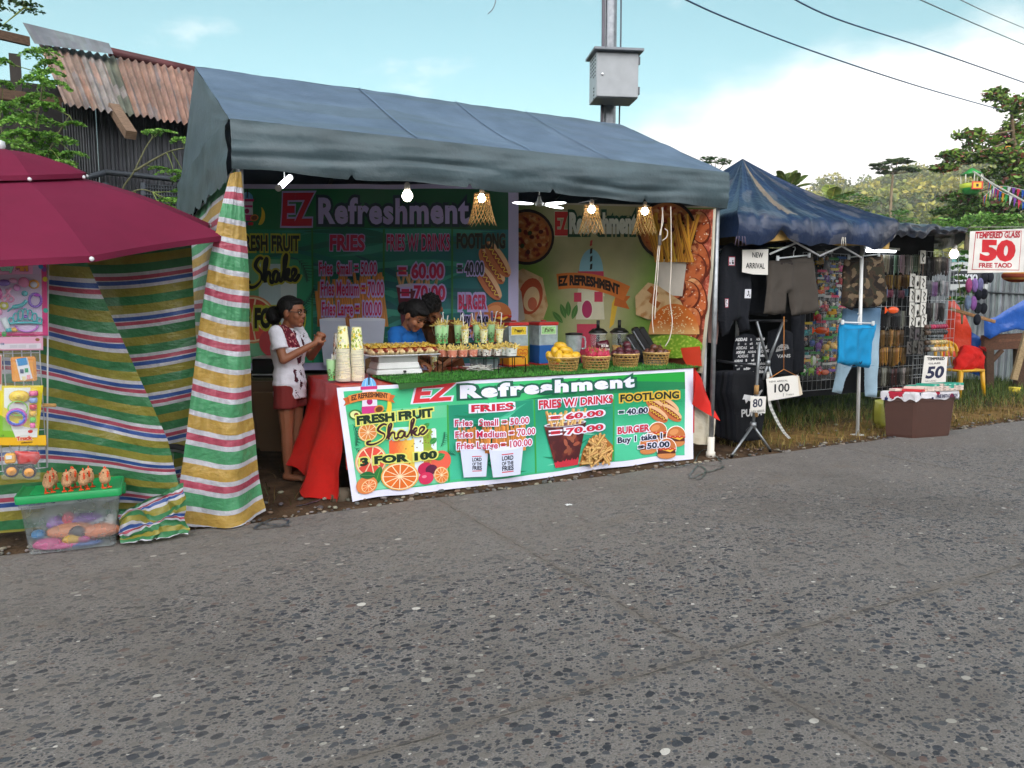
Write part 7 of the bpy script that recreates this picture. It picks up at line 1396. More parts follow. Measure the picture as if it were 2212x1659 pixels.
def camo(u, v):
 n, m = N3(u * 6, v * 9, 2), N3(u * 7, v * 10, 7)
 return '#7c6a54' if m > .22 else ('#2a2420' if n > .12 else ('#38362a' if n < -.12 else '#44362a'))
o, P = garment('camouflage_shorts', 'brown camouflage shorts hanging above the light blue jeans', 'shorts', [(762, 572), (860, 566), (962, 545), (972, 680), (982, 795), (930, 828), (860, 832), (826, 790), (810, 846), (770, 836), (733, 820), (745, 690)], 5.78, .035, camo, shorts_fold, seams, maxe=.022); hanger(o, P, 770, 560, 930, 545)
o, P = garment('jeans', 'light blue jeans hanging behind the bright blue shorts', 'jeans', [(752, 838), (952, 832), (950, 980), (935, 1150), (920, 1316), (876, 1312), (870, 1130), (850, 990), (800, 1130), (742, 1298), (686, 1286), (715, 1130), (735, 980)], 5.92, .03, lambda u, v: mixc('#5a7894', '#9ab4c4', sst(.95, .6, v)), shorts_fold)
def bluefold(u, v): return .025 * math.sin(u * 17 + v * 3) * (1.05 - v) + .014 * N3(u * 8, v * 5) + (.006 * math.sin(u * 90) if v > .88 else 0)
o, P = garment('blue_shorts', 'bright blue elastic shorts clipped on a clear hanger in front of the white pole', 'shorts', [(734, 914), (830, 924), (927, 922), (905, 1030), (878, 1158), (838, 1150), (800, 1138), (788, 1148), (714, 1130), (722, 1020)], 5.50, .04, lambda u, v: '#1b86b8' if not (.55 < u < .64 and .10 < v < .15) else '#123a58', bluefold, lambda A, x, y, w_, h: seams(A, x, y, w_, h, '#0f5f88')); hanger(o, P, 735, 910, 900, 916)
# printed shirts and the T-shirt rail
def ad_art(A, x, y, w_, h):
 random.seed(3)
 for j in range(9):
  xx = x + random.uniform(0, .15) * w_
  while xx < x + w_ * .9:
   t = random.choice(['ADIDAS', 'adidas', 'III', 'ADIDAS', 'adi']); s_ = random.uniform(.018, .03); A.text(t, xx, y + h * (.08 + .095 * j), s_, '#c8c8c8', random.choice([1, 3]), sx=1.0); xx += len(t) * s_ * 1.05 + .02
garment('printed_shirt', 'black shirt printed all over with white sports lettering', 'shirt', [(170, 990), (215, 972), (268, 978), (305, 1010), (322, 1110), (322, 1200), (160, 1180), (155, 1080)], 5.85, .025, dark, None, ad_art)
def tee_art(A, x, y, w_, h):
 A.poly([(x + w_ * .25, y + h * .52), (x + w_ * .75, y + h * .58), (x + w_ * .70, y + h * .66), (x + w_ * .45, y + h * .68), (x + w_ * .3, y + h * .62)], '#9a9a98'); A.text('VANS', x + w_ * .3, y + h * .40, .035, '#a8a8a6', 2, sq=w_ * .5)
 for i in range(10): A.ell(x + w_ * random.uniform(.3, .7), y + h * random.uniform(.54, .66), .012, .008, '#1a1b20', 0, 7)
garment('black_tee', 'black T-shirt with a pale chest print hanging inside the folding frame', 'shirt', [(345, 960), (390, 945), (440, 950), (480, 970), (478, 1200), (338, 1195)], 6.05, .025, dark, None, tee_art)
garment('black_trousers', 'long black garment hanging between the grey shorts and the toy bags', 'clothes', [(470, 880), (545, 870), (538, 1180), (478, 1190)], 6.1, .02, dark)
fr_ = thing('clothes_rack', 'folding metal clothes rack with a tripod foot on the road edge', 'clothes rack', gz(*zq(265, 1630))); mb = MB('#8c9092'); Yr = 5.52; q = lambda x, y, dy=0: gy(*zq(x, y), Yr + dy)
hub = q(265, 1466); mb.tube([q(300, 1020), q(290, 1160), q(280, 1320), hub], .016, 8); mb.lathe([(.03, -.03), (.034, 0), (.03, .03)], 12, hub); mb.build('post', m_metal, fr_)
for e in ((150, 1640), (356, 1610)): g_ = gz(*zq(*e)); mb = MB('#8c9092'); mb.tube([hub, g_ + V((0, 0, .02))], .013, 8); mb.tube([g_ + V((0, 0, .0)), g_ + V((0, 0, .03))], .016, 8, '#1c1c1c'); mb.build('leg', m_metal, fr_)
mb = MB('#8c9092'); mb.tube([hub, hub + V((.1, .35, -hub.z + .03))], .013, 8); mb.build('leg', m_metal, fr_)
mb = MB('#2b2c30'); mb.tube([gy(*zq(70, 1118), 5.85), gy(*zq(300, 1152), 5.60)], .014, 8); mb.build('rail', m_metal, fr_)
mb = MB('#a07a48'); mb.tube([q(284, 1250), q(282, 1300)], .024, 8); mb.tube([q(276, 1395), q(278, 1420)], .026, 8); mb.build('tape_wrap', m_paper, fr_)
f2_ = thing('clothes_rack', 'second folding metal rack whose legs cross behind the white price sheets', 'clothes rack', gz(*zq(420, 1400))); mb = MB('#868a8c'); Y2 = 5.75; q2 = lambda x, y: gy(*zq(x, y), Y2)
for a, b in (((285, 905), (345, 1130)), ((345, 1130), (410, 1395))): mb.tube([q2(*a), q2(*b)], .014, 8)
mb.tube([q2(428, 903), q2(345, 1130)], .014, 8); mb.tube([q2(345, 1130), q2(318, 1220)], .014, 8); mb.lathe([(.025, -.03), (.028, 0), (.025, .03)], 10, q2(345, 1130)); mb.build('cross_legs', m_metal, f2_); mb = MB('#1f2024'); mb.tube([q2(235, 903), q2(445, 903)], .013, 8); mb.build('rail', m_metal, f2_)
def puma(A, x, y, w_, h):
 A.poly([(x + .30 * w_, y + .60 * h), (x + .34 * w_, y + .67 * h), (x + .42 * w_, y + .66 * h), (x + .60 * w_, y + .64 * h), (x + .84 * w_, y + .72 * h), (x + .86 * w_, y + .70 * h), (x + .74 * w_, y + .60 * h), (x + .56 * w_, y + .56 * h), (x + .46 * w_, y + .58 * h), (x + .40 * w_, y + .54 * h), (x + .36 * w_, y + .60 * h)], '#d6d6d6'); A.text('PUMA', x + .28 * w_, y + .36 * h, .095 * h, '#d6d6d6', 2, sq=.6 * w_)
for i in range(9):
 x0 = 178 - i * 15; lab = 'black T-shirt with a white leaping cat print at the front of the rail' if i == 0 else 'black T-shirt packed on the rail behind the leaping cat print'
 garment('hanging_tee', lab, 'shirt', [(x0 - 20, 1180), (x0 + 18, 1172), (x0 + 60, 1168), (x0 + 110, 1185), (x0 + 140, 1230), (x0 + 146, 1420), (x0 + 132, 1545 - i * 4), (x0 - 4, 1560 - i * 4), (x0 - 8, 1400), (x0 - 34, 1290)], 5.66 + i * .045, .022, (lambda u, v, i=i: jit(['#17181c', '#24262c', '#1b1d24', '#2a2b30'][i % 4], .06)), None, puma if i == 0 else None, group='black T-shirts on the rail', maxe=.05)
# ---- hand-lettered signs
def scrawl(A, t, x, y, h, w_, col='#1a1a1e', wd=.05, bold=0, shear=0): A.text(t, x, y, h, col, bold, sq=w_, shear=shear)
def paper_sign(label, out, Y, art, ang=0, col='#dcd8d0', cat='sign', name='price_sign'):
 o, P = garment(name, label, cat, out, Y, .002, col, lambda u, v: .004 * math.sin(u * 4 + v * 2), art, ang, m_paper, maxe=.06); return o, P
paper_sign('white sheet hand lettered new arrival hanging beside the black hooded sweater', [(205, 520), (348, 516), (346, 655), (262, 652), (205, 640)], 5.60, lambda A, x, y, w_, h: (scrawl(A, 'NEW', x + .36 * w_, y + .66 * h, .19 * h, .42 * w_, bold=1), scrawl(A, 'ARRIVAL', x + .14 * w_, y + .24 * h, .20 * h, .72 * w_, bold=1)))
o, P = paper_sign('white card hand lettered 100 hanging on an orange string', [(334, 1216), (506, 1195), (516, 1308), (346, 1336)], 5.48, lambda A, x, y, w_, h: (scrawl(A, '100', x + .17 * w_, y + .34 * h, .33 * h, .52 * w_, bold=1), scrawl(A, 'NEW ARRIVAL', x + .08 * w_, y + .76 * h, .07 * h, .55 * w_), scrawl(A, 'T-shirt', x + .58 * w_, y + .17 * h, .07 * h, .24 * w_), A.line([(x + .5 * w_, y + .28 * h), (x + .5 * w_, y + .14 * h)], .006, '#1a1a1e')), cat='sign')
garment('backing_card', None, None, [(498, 1205), (512, 1200), (534, 1300), (516, 1308)], 5.51, .002, '#cfc0a8', parent=o, m=m_paper)
mb = MB('#b87838'); mb.tube([P(432, 880, 0), P(431, 1165, 0)], .004, 5); mb.tube([P(346, 1218, 0), P(431, 1165, 0), P(500, 1200, 0)], .004, 5); mb.build('string', m_matte, o)
paper_sign('small white sheet hand lettered 80 taped to the clothes rack post', [(250, 1310), (336, 1312), (332, 1403), (248, 1396)], 5.46, lambda A, x, y, w_, h: (scrawl(A, '80', x + .12 * w_, y + .40 * h, .42 * h, .66 * w_, '#1c2440', bold=1), scrawl(A, 'NEW ARRIVAL', x + .06 * w_, y + .10 * h, .13 * h, .86 * w_)))
mb = MB(smooth=True); st = crv([gy(*zq(*q), 5.50) for q in ((338, 1180), (345, 1340), (380, 1430), (420, 1500), (455, 1540))], 8);
for i in range(len(st) - 1): mb.face([mb.add(st[i]), mb.add(st[i] + V((.03, -.01, .006))), mb.add(st[i + 1] + V((.03, -.01, .006))), mb.add(st[i + 1])], H('#cfcfc8') if i % 2 else H('#b0b0aa'))
tag(mb.build('belt', m_cloth, base=st[-1]), 'white woven belt dangling below the card lettered 100', 'belt')
# big printed cloth sign
hitb, Pb = plane(6.1, -YAW * .55, 2150); cs = [hitb(*zq(*q)) for q in ((1424, 645), (1728, 640), (1730, 404), (1436, 420))]; mb = MB(smooth=True); A = Art(); A.poly(cs, '#d9d6d0'); x0, y0 = cs[0]; x1, y1 = cs[2]; w_, h_ = x1 - x0, y1 - y0
for e, c in ((.05, '#b0242c'), (.062, '#d9d6d0')): A.poly([(x0 + (e + .02) * w_, y0 + e * h_ * 1.3 + .002), (x1 - e * w_ * .9, y0 + e * h_ * 1.3 + .002), (x1 - e * w_ * .9, y1 - e * h_ * 1.3 + .01), (x0 + (e + .045) * w_, y1 - e * h_ * 1.3 - .02)], c)
A.text('TEMPERED GLASS', x0 + .10 * w_, y0 + .76 * h_, .125 * h_, '#a82030', 2, sq=.82 * w_, rot=.035, shear=.1); A.text('50', x0 + .20 * w_, y0 + .30 * h_, .40 * h_, '#c02028', 3, sq=.64 * w_); A.text('FREE TAOD', x0 + .19 * w_, y0 + .125 * h_, .095 * h_, '#a82030', 2, sq=.62 * w_, rot=.01)
A.emit(mb, lambda a, b, l: Pb(a, b, .012 * N3(a * 4, b * 4) + l), .0012, .05); o = tag(mb.build('cloth_banner', m_print, base=Pb(x0, y0, 0)), 'white cloth banner printed tempered glass 50 in red hanging at the right edge', 'banner')
mb = MB('#8a8a80'); mb.tube([Pb(x0, y1, -.02), Pb(x1 + .4, y1 + .03, -.02)], .006, 5); mb.tube([Pb(x0 - .02, y1 + .02, -.02), Pb(x0 - .5, y1 + .02, .6)], .004, 5); mb.build('string', m_matte, o)
# ---- toy bags on their wire wall
def wiregrid(name, label, xa, xb, ya, yb, Y, col='#b8bcbe', nx=10, ny=14):
 a, b = gy(xa, ya, Y), gy(xb, yb, Y); mb = MB(col)
 for i in range(nx + 1): x = a.x + (b.x - a.x) * i / nx; mb.tube([(x, Y, a.z), (x, Y, b.z)], .003, 4)
 for j in range(ny + 1): z = a.z + (b.z - a.z) * j / ny; mb.tube([(a.x, Y + .004, z), (b.x, Y + .004, z)], .003, 4)
 return tag(mb.build(name, m_wire, base=((a.x + b.x) / 2, Y, b.z)), label, 'display grid')
wiregrid('wire_grid', 'wire display grid hidden under the colourful toy bags', 1735, 1822, 545, 838, 6.62); wiregrid('wire_grid', 'wire display grid holding necklaces and white cards', 1898, 1990, 550, 850, 6.56); wiregrid('wire_grid', 'wire display grid holding bundles and rolls nearest the light bulb', 1985, 2054, 542, 830, 6.50)
TCOL = [('orange', '#d8581c'), ('pink', '#d84a8a'), ('yellow', '#d8a820'), ('green', '#3c9a3c'), ('turquoise', '#2c9aa0'), ('red', '#c0282c'), ('blue', '#2858b0'), ('purple', '#7a48a0'), ('silver', '#a8b0b8'), ('white', '#d0d0cc'), ('black', '#26262a'), ('lime', '#8cc030')]
TKIND = ['fish', 'truck', 'doll set', 'water gun', 'ball', 'animal', 'spinner', 'car']
def toy_shape(mb, k, c, w_, h, col):
 if k == 'fish': mb.ell(c, (w_ * .42, .02, h * .18), None, 10, 7, col); mb.tri(c + V((-w_ * .35, 0, 0)), c + V((-w_ * .6, 0, h * .2)), c + V((-w_ * .6, 0, -h * .2)), H(col))
 elif k in ('truck', 'car'):
  mb.box(c + V((.0, 0, .01)), (w_ * .7, .03, h * .22), col, None, .006); mb.box(c + V((w_ * .15, 0, h * .2)), (w_ * .3, .028, h * .2), jit('#d8a820', .2), None, .005)
  for s_ in (-1, 1): mb.ell(c + V((s_ * w_ * .22, -.016, -h * .12)), (h * .1, .008, h * .1), None, 9, 6, '#18181a'); mb.ell(c + V((s_ * w_ * .22, -.022, -h * .12)), (h * .05, .006, h * .05), None, 7, 5, '#d89a20')
 elif k == 'doll set': mb.ell(c + V((0, 0, h * .2)), (w_ * .16, .02, h * .12), None, 9, 7, '#d8a890'); mb.lathe([(w_ * .28, -h * .3), (w_ * .1, h * .1)], 9, c, None, [col]); mb.ell(c + V((w_ * .3, 0, -h * .1)), (w_ * .12, .015, h * .2), None, 8, 6, jit(col, .4))
 elif k == 'water gun': mb.box(c + V((0, 0, h * .1)), (w_ * .75, .025, h * .16), col, None, .006); mb.box(c + V((-w_ * .2, 0, -h * .12)), (w_ * .18, .024, h * .3), jit('#d85a1c', .3), Matrix.Rotation(.2, 3, 'Y'), .005); mb.ell(c + V((w_ * .05, 0, h * .25)), (w_ * .18, .02, h * .1), None, 8, 6, jit('#2c9aa0', .3))
 elif k == 'ball': mb.ell(c, (w_ * .32, .03, w_ * .32), None, 12, 8, lambda u, v: col if int(u * 6) % 2 else '#d8d8d0')
 elif k == 'animal': mb.ell(c, (w_ * .34, .025, h * .2), None, 10, 7, col); mb.ell(c + V((w_ * .25, -.005, h * .22)), (w_ * .18, .022, h * .13), None, 9, 7, col); [mb.tube([c + V((s_ * w_ * .2, 0, -h * .1)), c + V((s_ * w_ * .24, 0, -h * .34))], .01, 6, col) for s_ in (-1, 1)]
 else:
  for i in range(5): a = i * 1.257; mb.ell(c + V((math.cos(a) * w_ * .25, 0, math.sin(a) * w_ * .25)), (w_ * .16, .014, w_ * .16), None, 8, 6, jit(col, .35))
  mb.ell(c + V((0, -.008, 0)), (w_ * .14, .014, w_ * .14), None, 8, 6, '#e0d8c8')
combos = [(a, k) for k in TKIND for a in TCOL]; random.seed(17); random.shuffle(combos); ci = 0
for j, yy in enumerate(range(600, 1240, 72)):
 for i, xx in enumerate(range(545, 745, 37)):
  if (xx < 610 and yy < 900): continue
  (cn_, chex), tk = combos[ci]; ci += 1; p = gy(*zq(xx + random.uniform(-7, 7), yy + random.uniform(-14, 14)), 6.56 - random.random() * .08); w_, h = random.uniform(.14, .20), random.uniform(.17, .25)
  if yy < 700: tk = 'doll set' if i % 2 else tk
  o = thing('toy_bag', '%s toy %s in a clear bag on the toy wall' % (cn_, tk), 'toy', p, 'bagged toys on the wall'); mb = MB(smooth=True); toy_shape(mb, tk, p, w_, h, chex);
  if random.random() < .6: mb.ell(p + V((random.uniform(-.04, .04), .01, random.uniform(-.06, .06))), (.04, .012, .035), None, 8, 6, jit(random.choice(TCOL)[1], .3))
  mb.build('toy', m_gloss, o)
  mb = MB(smooth=True); Pf = flat(p + V((-w_ / 2, -.035, -h / 2)), (1, random.uniform(-.2, .2), 0), (0, 0, 1)); r0 = random.random() * 9; mb.surf(lambda u, v: Pf(w_ * u, h * v, .012 * math.sin(PI * u) * math.sin(PI * v) + .010 * N3(u * 5, v * 5, r0)), 7, 7); mb.build('film', m_film, o)
  mb = MB(jit(random.choice(['#c04060', '#3060a0', '#d0b040', '#c8c8c0', '#40904c']), .2)); mb.box(p + V((0, -.03, h / 2 + .012)), (w_ * .9, .004, .03)); mb.build('header_card', m_paper, o)
for lab, x, y, c, k, s_ in (('orange toy fish sticking out at the lower left of the camouflage shorts', 632, 955, '#e8541c', 'fish', .26), ('bright orange toy fish hanging in front of the bead rows', 1022, 845, '#f05a20', 'fish', .28), ('yellow toy dump truck in a bag under the grey shorts', 690, 865, '#d8a01c', 'truck', .22)):
 p = gy(*zq(x, y), 6.35); o = thing('toy', lab, 'toy', p); mb = MB(smooth=True); toy_shape(mb, k, p, s_, s_ * .9, c); mb.build('body', m_gloss, o); mb = MB('#d8d8d8'); mb.tube([p, p + V((0, 0, .2))], .002, 4); mb.build('string', m_wire, o)
# ---- rows of accessories
def strands(mb, p, n, L, col, spread=.05, r=.004):
 for i in range(n):
  x = random.uniform(-spread, spread); l = L * random.uniform(.8, 1.05); w2 = random.uniform(.006, .018); y = random.uniform(-.02, .02); mb.tube(crv([p + V((x - w2, y, 0)), p + V((x - w2 * 1.2, y, -l * .7)), p + V((x, y, -l)), p + V((x + w2 * 1.2, y, -l * .7)), p + V((x + w2, y, 0))], 2), r, 4, jit(col, .35))
def arow(kindname, label, cat, cols, xs, y, L, Y, group, n=7, spread=.055, r=.004):
 for i, x in enumerate(xs):
  p = gy(*zq(x + random.uniform(-5, 5), y + random.uniform(-5, 5)), Y - random.random() * .05); mb = MB(smooth=True); strands(mb, p, n, L, cols[i % len(cols)], spread, r); c = cols[i % len(cols)]; tag(mb.build(kindname, m_satin, base=p), label, cat, group)
R10 = range
arow('necklace_bundle', 'pale beaded necklaces hanging in the top row under the tube light', 'necklaces', ['#8a9a84', '#c8bca0', '#4c4c48', '#6a8a70', '#b89a9a', '#9a9688', '#d0ccc0'], R10(955, 1200, 27), 548, .26, 6.5, 'top row of necklaces')
arow('bracelet_packet', 'gold and brown packets hanging in the second row of the accessory grid', 'bracelets', ['#8a6a24', '#5a4020', '#a88432', '#3c3024'], R10(960, 1110, 24), 655, .18, 6.5, 'second row of gold packets', 9, .05)
arow('hair_tie_ring', 'round coloured hair tie bundle in the third row of the accessory grid', 'hair ties', ['#5c7a94', '#6a2c44', '#2c2a30', '#7a4c5c'], R10(975, 1110, 30), 735, .10, 6.48, 'third row of hair ties', 10, .04, .006)
arow('bead_packet', 'black and white speckled bead packets in the middle of the accessory grid', 'bead packets', ['#1c1c1e', '#2a2a2c', '#8c8a84', '#18181a'], R10(955, 1095, 20), 850, .24, 6.48, 'middle row of speckled packets', 9, .05)
arow('brown_necklace', 'brown wooden bead necklaces in the row above the lowest ones', 'necklaces', ['#6a4c20', '#8a6630', '#4c3818', '#a07c40'], R10(950, 1090, 20), 955, .22, 6.46, 'upper row of brown necklaces', 9, .045)
arow('brown_necklace', 'brown wooden bead necklaces in the lowest necklace row', 'necklaces', ['#7a5420', '#9a7030', '#5a4018', '#6a5028'], R10(950, 1090, 20), 1050, .24, 6.46, 'lower row of brown necklaces', 9, .045)
arow('dark_bracelet', 'dark patterned bracelets hanging low behind the phone case boxes', 'bracelets', ['#2c2a28', '#8a8478', '#3c3428', '#1c1c1c', '#6a3a34'], R10(945, 1100, 22), 1160, .24, 6.44, 'lowest row of dark bracelets', 8, .05)
arow('cord_bundle', 'black cord bundle hanging at the right end of the accessory racks', 'cords', ['#18181a', '#2a2826', '#8a8884'], R10(1200, 1310, 22), 805, .24, 6.40, 'black cord bundles', 14, .05, .006)
arow('cord_bundle', 'dark hair cord bundle in the top row near the light bulb', 'cords', ['#1c1c1e', '#3a2c2c', '#4a4640'], R10(1215, 1330, 24), 560, .24, 6.42, 'dark hair cords near the bulb', 12, .05, .005)
arow('grey_chain', 'grey and purple chains hanging under the dark cords on the right rack', 'chains', ['#6a6c70', '#7a5a84', '#4a4c50', '#8a8a90'], R10(1215, 1330, 24), 690, .20, 6.42, 'grey chains', 10, .05, .004)
wd_row = ['top', 'second', 'third', 'fourth', 'fifth', 'sixth', 'lowest']
for j, y in enumerate((560, 690, 770, 845, 910, 970, 1050)):
 for i, x in enumerate((1125, 1155, 1185) if j < 6 else (1110, 1140, 1170)):
  if j == 0 and i < 2: continue
  p = gy(*zq(x + random.uniform(-4, 4), y + random.uniform(-8, 8)), 6.36 - .02 * i); mb = MB(); w_, h = .11, .17
  if j < 5: mb.box(p, (w_, .004, h), '#d4d2ca'); mb.build
  else: mb.box(p, (w_, .004, h), jit('#4c4a48', .3))
  o = tag(mb.build('accessory_card', m_paper, base=p), '%s accessory card in the %s row of the white card column' % ('white' if j < 5 else 'dark', wd_row[j]), 'card', 'accessory cards'); mb = MB('#1c1a18', smooth=True); mb.tube(crv([p + V((-.02, -.006, .05)), p + V((.02, -.006, .02)), p + V((-.015, -.006, -.02)), p + V((.01, -.006, -.06))], 4), .006, 5) if i != 1 else mb.ell(p + V((0, -.008, -.02)), (.02, .008, .035), None, 8, 6); mb.build('trinket', m_gloss, o)
for k, (y, c) in enumerate(((937, '#a02c50'), (968, '#3a3a3c'), (1021, '#b89a6a'), (1058, '#c8bca0'))):
 p, q_ = gy(*zq(1200, y), 6.30), gy(*zq(1305, y - 4), 6.30); mb = MB(smooth=True); n = 9
 for i in range(n): t = i / (n - 1); m_ = p.lerp(q_, t); mb.ell(m_, (.022, .034, .034), None, 9, 7, jit(c if i > 1 else '#5a4a40', .3))
 tag(mb.build('bracelet_roll', m_satin, base=p), ['magenta and pink roll of bracelets on the right rack', 'dark roll of bracelets under the magenta one', 'tan braided roll of bracelets beside the red tarpaulin', 'pale beaded roll of bracelets above the tempered glass card'][k], 'bracelet roll')
def pouch(x, y, w_, h, c, label, cat='purse', group='knitted pouches and purses', Y=6.9):
 p = gy(*zq(x, y), Y); mb = MB(smooth=True); mb.ell(p, (w_ / 2, .035, h / 2), None, 14, 10, lambda u, v: jit(c, .15), lambda d: 1 + .06 * N3(d.x * 5, d.z * 5)); mb.tube([p + V((0, 0, h / 2)), p + V((0, 0, h / 2 + .08))], .003, 4, '#3a3a3a'); tag(mb.build('pouch', m_cloth, base=p), label, cat, group)
for x, y, r_ in ((1512, 672, 'topmost'), (1545, 668, 'topmost'), (1482, 762, 'second'), (1512, 758, 'second'), (1478, 834, 'third'), (1510, 836, 'third'), (1475, 897, 'lowest')): pouch(x, y, .17, .17, '#1c1f28', 'dark purse in the %s row hanging under the cloth banner' % r_)
for x, y, c, l in ((1430, 712, '#a04a78', 'magenta knitted pouch hanging left under the cloth banner'), (1462, 712, '#8a6aa8', 'lilac knitted pouch hanging beside the magenta one'), (1492, 710, '#6a6a90', 'grey violet knitted pouch beside the dark purses'), (1425, 805, '#6a7a94', 'grey blue knitted pouch in the lower row'), (1455, 808, '#8a5a9a', 'violet knitted pouch in the lower row')): pouch(x, y, .14, .22, c, l)
# lamps of this stall
o, _ = bulb_lamp('bulb_lamp', *zq(1350, 543), 6.2, 'glowing bulb in a white holder at the right end of the accessory racks', .055, 2.4)
a, b = gy(*zq(880, 524), 6.45), gy(*zq(1030, 527), 6.55); o = thing('tube_lamp', 'long glowing tube lamp under the dark tarpaulin above the necklaces', 'lamp', (a + b) / 2); mb = MB(smooth=True); mb.tube([a, b], .02, 10); mb.build('tube', m_tube, o); mb = MB('#cfcfcf'); mb.box((a + b) / 2 + V((0, .0, .03)), ((b - a).length, .04, .03)); mb.build('holder', m_satin, o)
# ---- brown storage box with its stock
o = thing('storage_box', 'large brown plastic storage box carrying stacks of phone case boxes', 'box', (8.28, 5.5, 0)); C4 = [gz(*zq(972, 1525)), gz(*zq(1132, 1538)), gz(*zq(1334, 1522))]; C4.append(C4[0] + C4[2] - C4[1]); ct = sum(C4, V((0, 0, 0))) / 4; mb = MB('#4a3028'); hB = .50
rings = []
for z, k in ((.0, .97), (.03, 1.0), (.40, 1.09), (.405, 1.12), (hB, 1.13)):
 rg = []
 for i in range(4):
  for t in (.06, .5, .94):
   q_ = C4[i].lerp(C4[(i + 1) % 4], t); rg.append(mb.add(V((ct.x + (q_.x - ct.x) * k, ct.y + (q_.y - ct.y) * k, z))))
 rings.append(rg)
for a_, b_ in zip(rings, rings[1:]):
 for i in range(12): mb.face((a_[i], a_[(i + 1) % 12], b_[(i + 1) % 12], b_[i]))
mb.face(rings[-1]); mb.face(rings[0][::-1]); mb.build('body', m_satin, o)
ex = (C4[2] - C4[1]).normalized(); ey = (C4[0] - C4[1]).normalized(); wx, wy = (C4[2] - C4[1]).length, (C4[0] - C4[1]).length; tp = V((C4[1].x, C4[1].y, hB)); tp = tp - ex * wx * .065 - ey * wy * .065; wx *= 1.13; wy *= 1.13
mb = MB(smooth=True)
def clo(u, v):
 p = tp + ex * wx * u + ey * wy * v + V((0, 0, .012)); e = max(0, -u, u - 1, -v, v - 1); uu, vv = max(0, min(1, u)), max(0, min(1, v)); q_ = tp + ex * wx * uu + ey * wy * vv + V((0, 0, .014))
 out = (p - q_); out.z = 0; n = out.normalized() * .012 if out.length > 1e-4 else V((0, 0, 0)); return q_ + n + V((.008 * N3(u * 9, v * 9), .008 * N3(u * 9, v * 9, 4), -e * wx * (1 + .5 * N3(u * 5, v * 5, 2)) + .004 * N3(u * 12, v * 12)))
def cloc(u, v):
 n = N3(u * 6, v * 6, 5); return '#a8283c' if n > .30 else ('#28305c' if n < -.36 else '#d2d0d4')
mb.surf(lambda u, v: clo(-.14 + 1.28 * u, -.14 + 1.28 * v), 60, 50, lambda u, v: cloc(u, v)); A = Art(); A.text('FREE INSTALLATION', .42 * wx, hB - .055, .035, '#20244c', 2, sq=.5 * wx); o2 = tag(mb.build('printed_cloth', m_cloth, base=ct + V((0, 0, hB))), 'white red and blue printed cloth draped over the brown storage box', 'cloth'); mb = MB(); A.emit(mb, lambda x, y, l: tp + ex * x + V((0, 0, y - hB)) - ey * (.03 + l), .001, .05); mb.build('print', m_vinyl, o2)
random.seed(41); bk = 0
def casebox(u, v, z, col, lab, rot=0, sz=(.095, .17, .026)):
 p = tp + ex * wx * u + ey * wy * v + V((0, 0, .018 + z)); R = frame(ex, ey, (0, 0, 1)) @ rotz(rot); mb = MB(col); mb.box(p + V((0, 0, sz[2] / 2)), sz, None, R, .002); o = tag(mb.build('phone_case_box', m_paper, base=p), lab, 'box', 'phone case boxes'); A = Art(); A.text('ECO', -.03, .007, .010, '#6a5a58' if col != '#2f9a82' else '#d8e8e0', 2); mb = MB(); A.emit(mb, lambda x, y, l: p + R @ V((x, -sz[1] / 2 - .001 - l, y)), .0004, .05); mb.build('print', m_vinyl, o)
for j in range(3):
 for i in range(6): casebox(.40 + i * .115, .16, j * .028, '#2f9a82' if (j == 2 and i != 1) or (j == 1 and i == 3) else '#d8c4b8', ('teal' if (j == 2 and i != 1) or (j == 1 and i == 3) else 'cream') + ' phone case box in the %s layer of the front stack' % ['bottom', 'middle', 'top'][j])
for i in range(5): casebox(.45 + i * .115, .52, 0, '#d8c4b8', 'cream phone case box in the bottom layer of the rear stack'); casebox(.45 + i * .115, .52, .028, '#2f9a82', 'teal phone case box on top of the rear stack')
for i, (u, v, z, c, r) in enumerate(((.10, .2, 0, '#c02830', .3), (.22, .25, 0, '#d8b8a8', .5), (.16, .22, .028, '#d8c0b4', .2), (.28, .5, 0, '#c02830', .9), (.12, .6, 0, '#d8c4b8', 1.2), (.25, .7, .0, '#c83038', 1.4))): casebox(u, v, z, c, ['red flat box lying loose at the left of the phone case boxes', 'cream box lying askew beside the red box', 'cream box lying on top of the loose left boxes', 'red box lying turned in the middle of the loose boxes', 'cream box lying at the back left corner of the storage box', 'red box at the back of the loose boxes'][i], r)
paper_sign('white card hand lettered tempered glass 50 standing on the phone case boxes', [(1172, 1246), (1306, 1244), (1316, 1098), (1190, 1090)], 5.75, lambda A, x, y, w_, h: (A.text('TEMPERED', x + .16 * w_, y + .84 * h, .09 * h, '#16161c', 2, sq=.72 * w_, rot=-.02), A.text('GLASS', x + .22 * w_, y + .70 * h, .05 * h, '#2a2a30', 1, sq=.5 * w_), A.text('50', x + .12 * w_, y + .24 * h, .36 * h, '#1c2040', 2, sq=.72 * w_, shear=.15), A.text('NA LANG', x + .12 * w_, y + .11 * h, .05 * h, '#3a3a3a', 0, sq=.46 * w_)), -.1)
garment('plastic_bag', 'yellow green plastic bag slumped beside the brown storage box', 'plastic bag', [(925, 1330), (960, 1325), (968, 1480), (940, 1490), (922, 1450), (918, 1380)], 5.85, .05, '#8a8a34', m=m_satin)
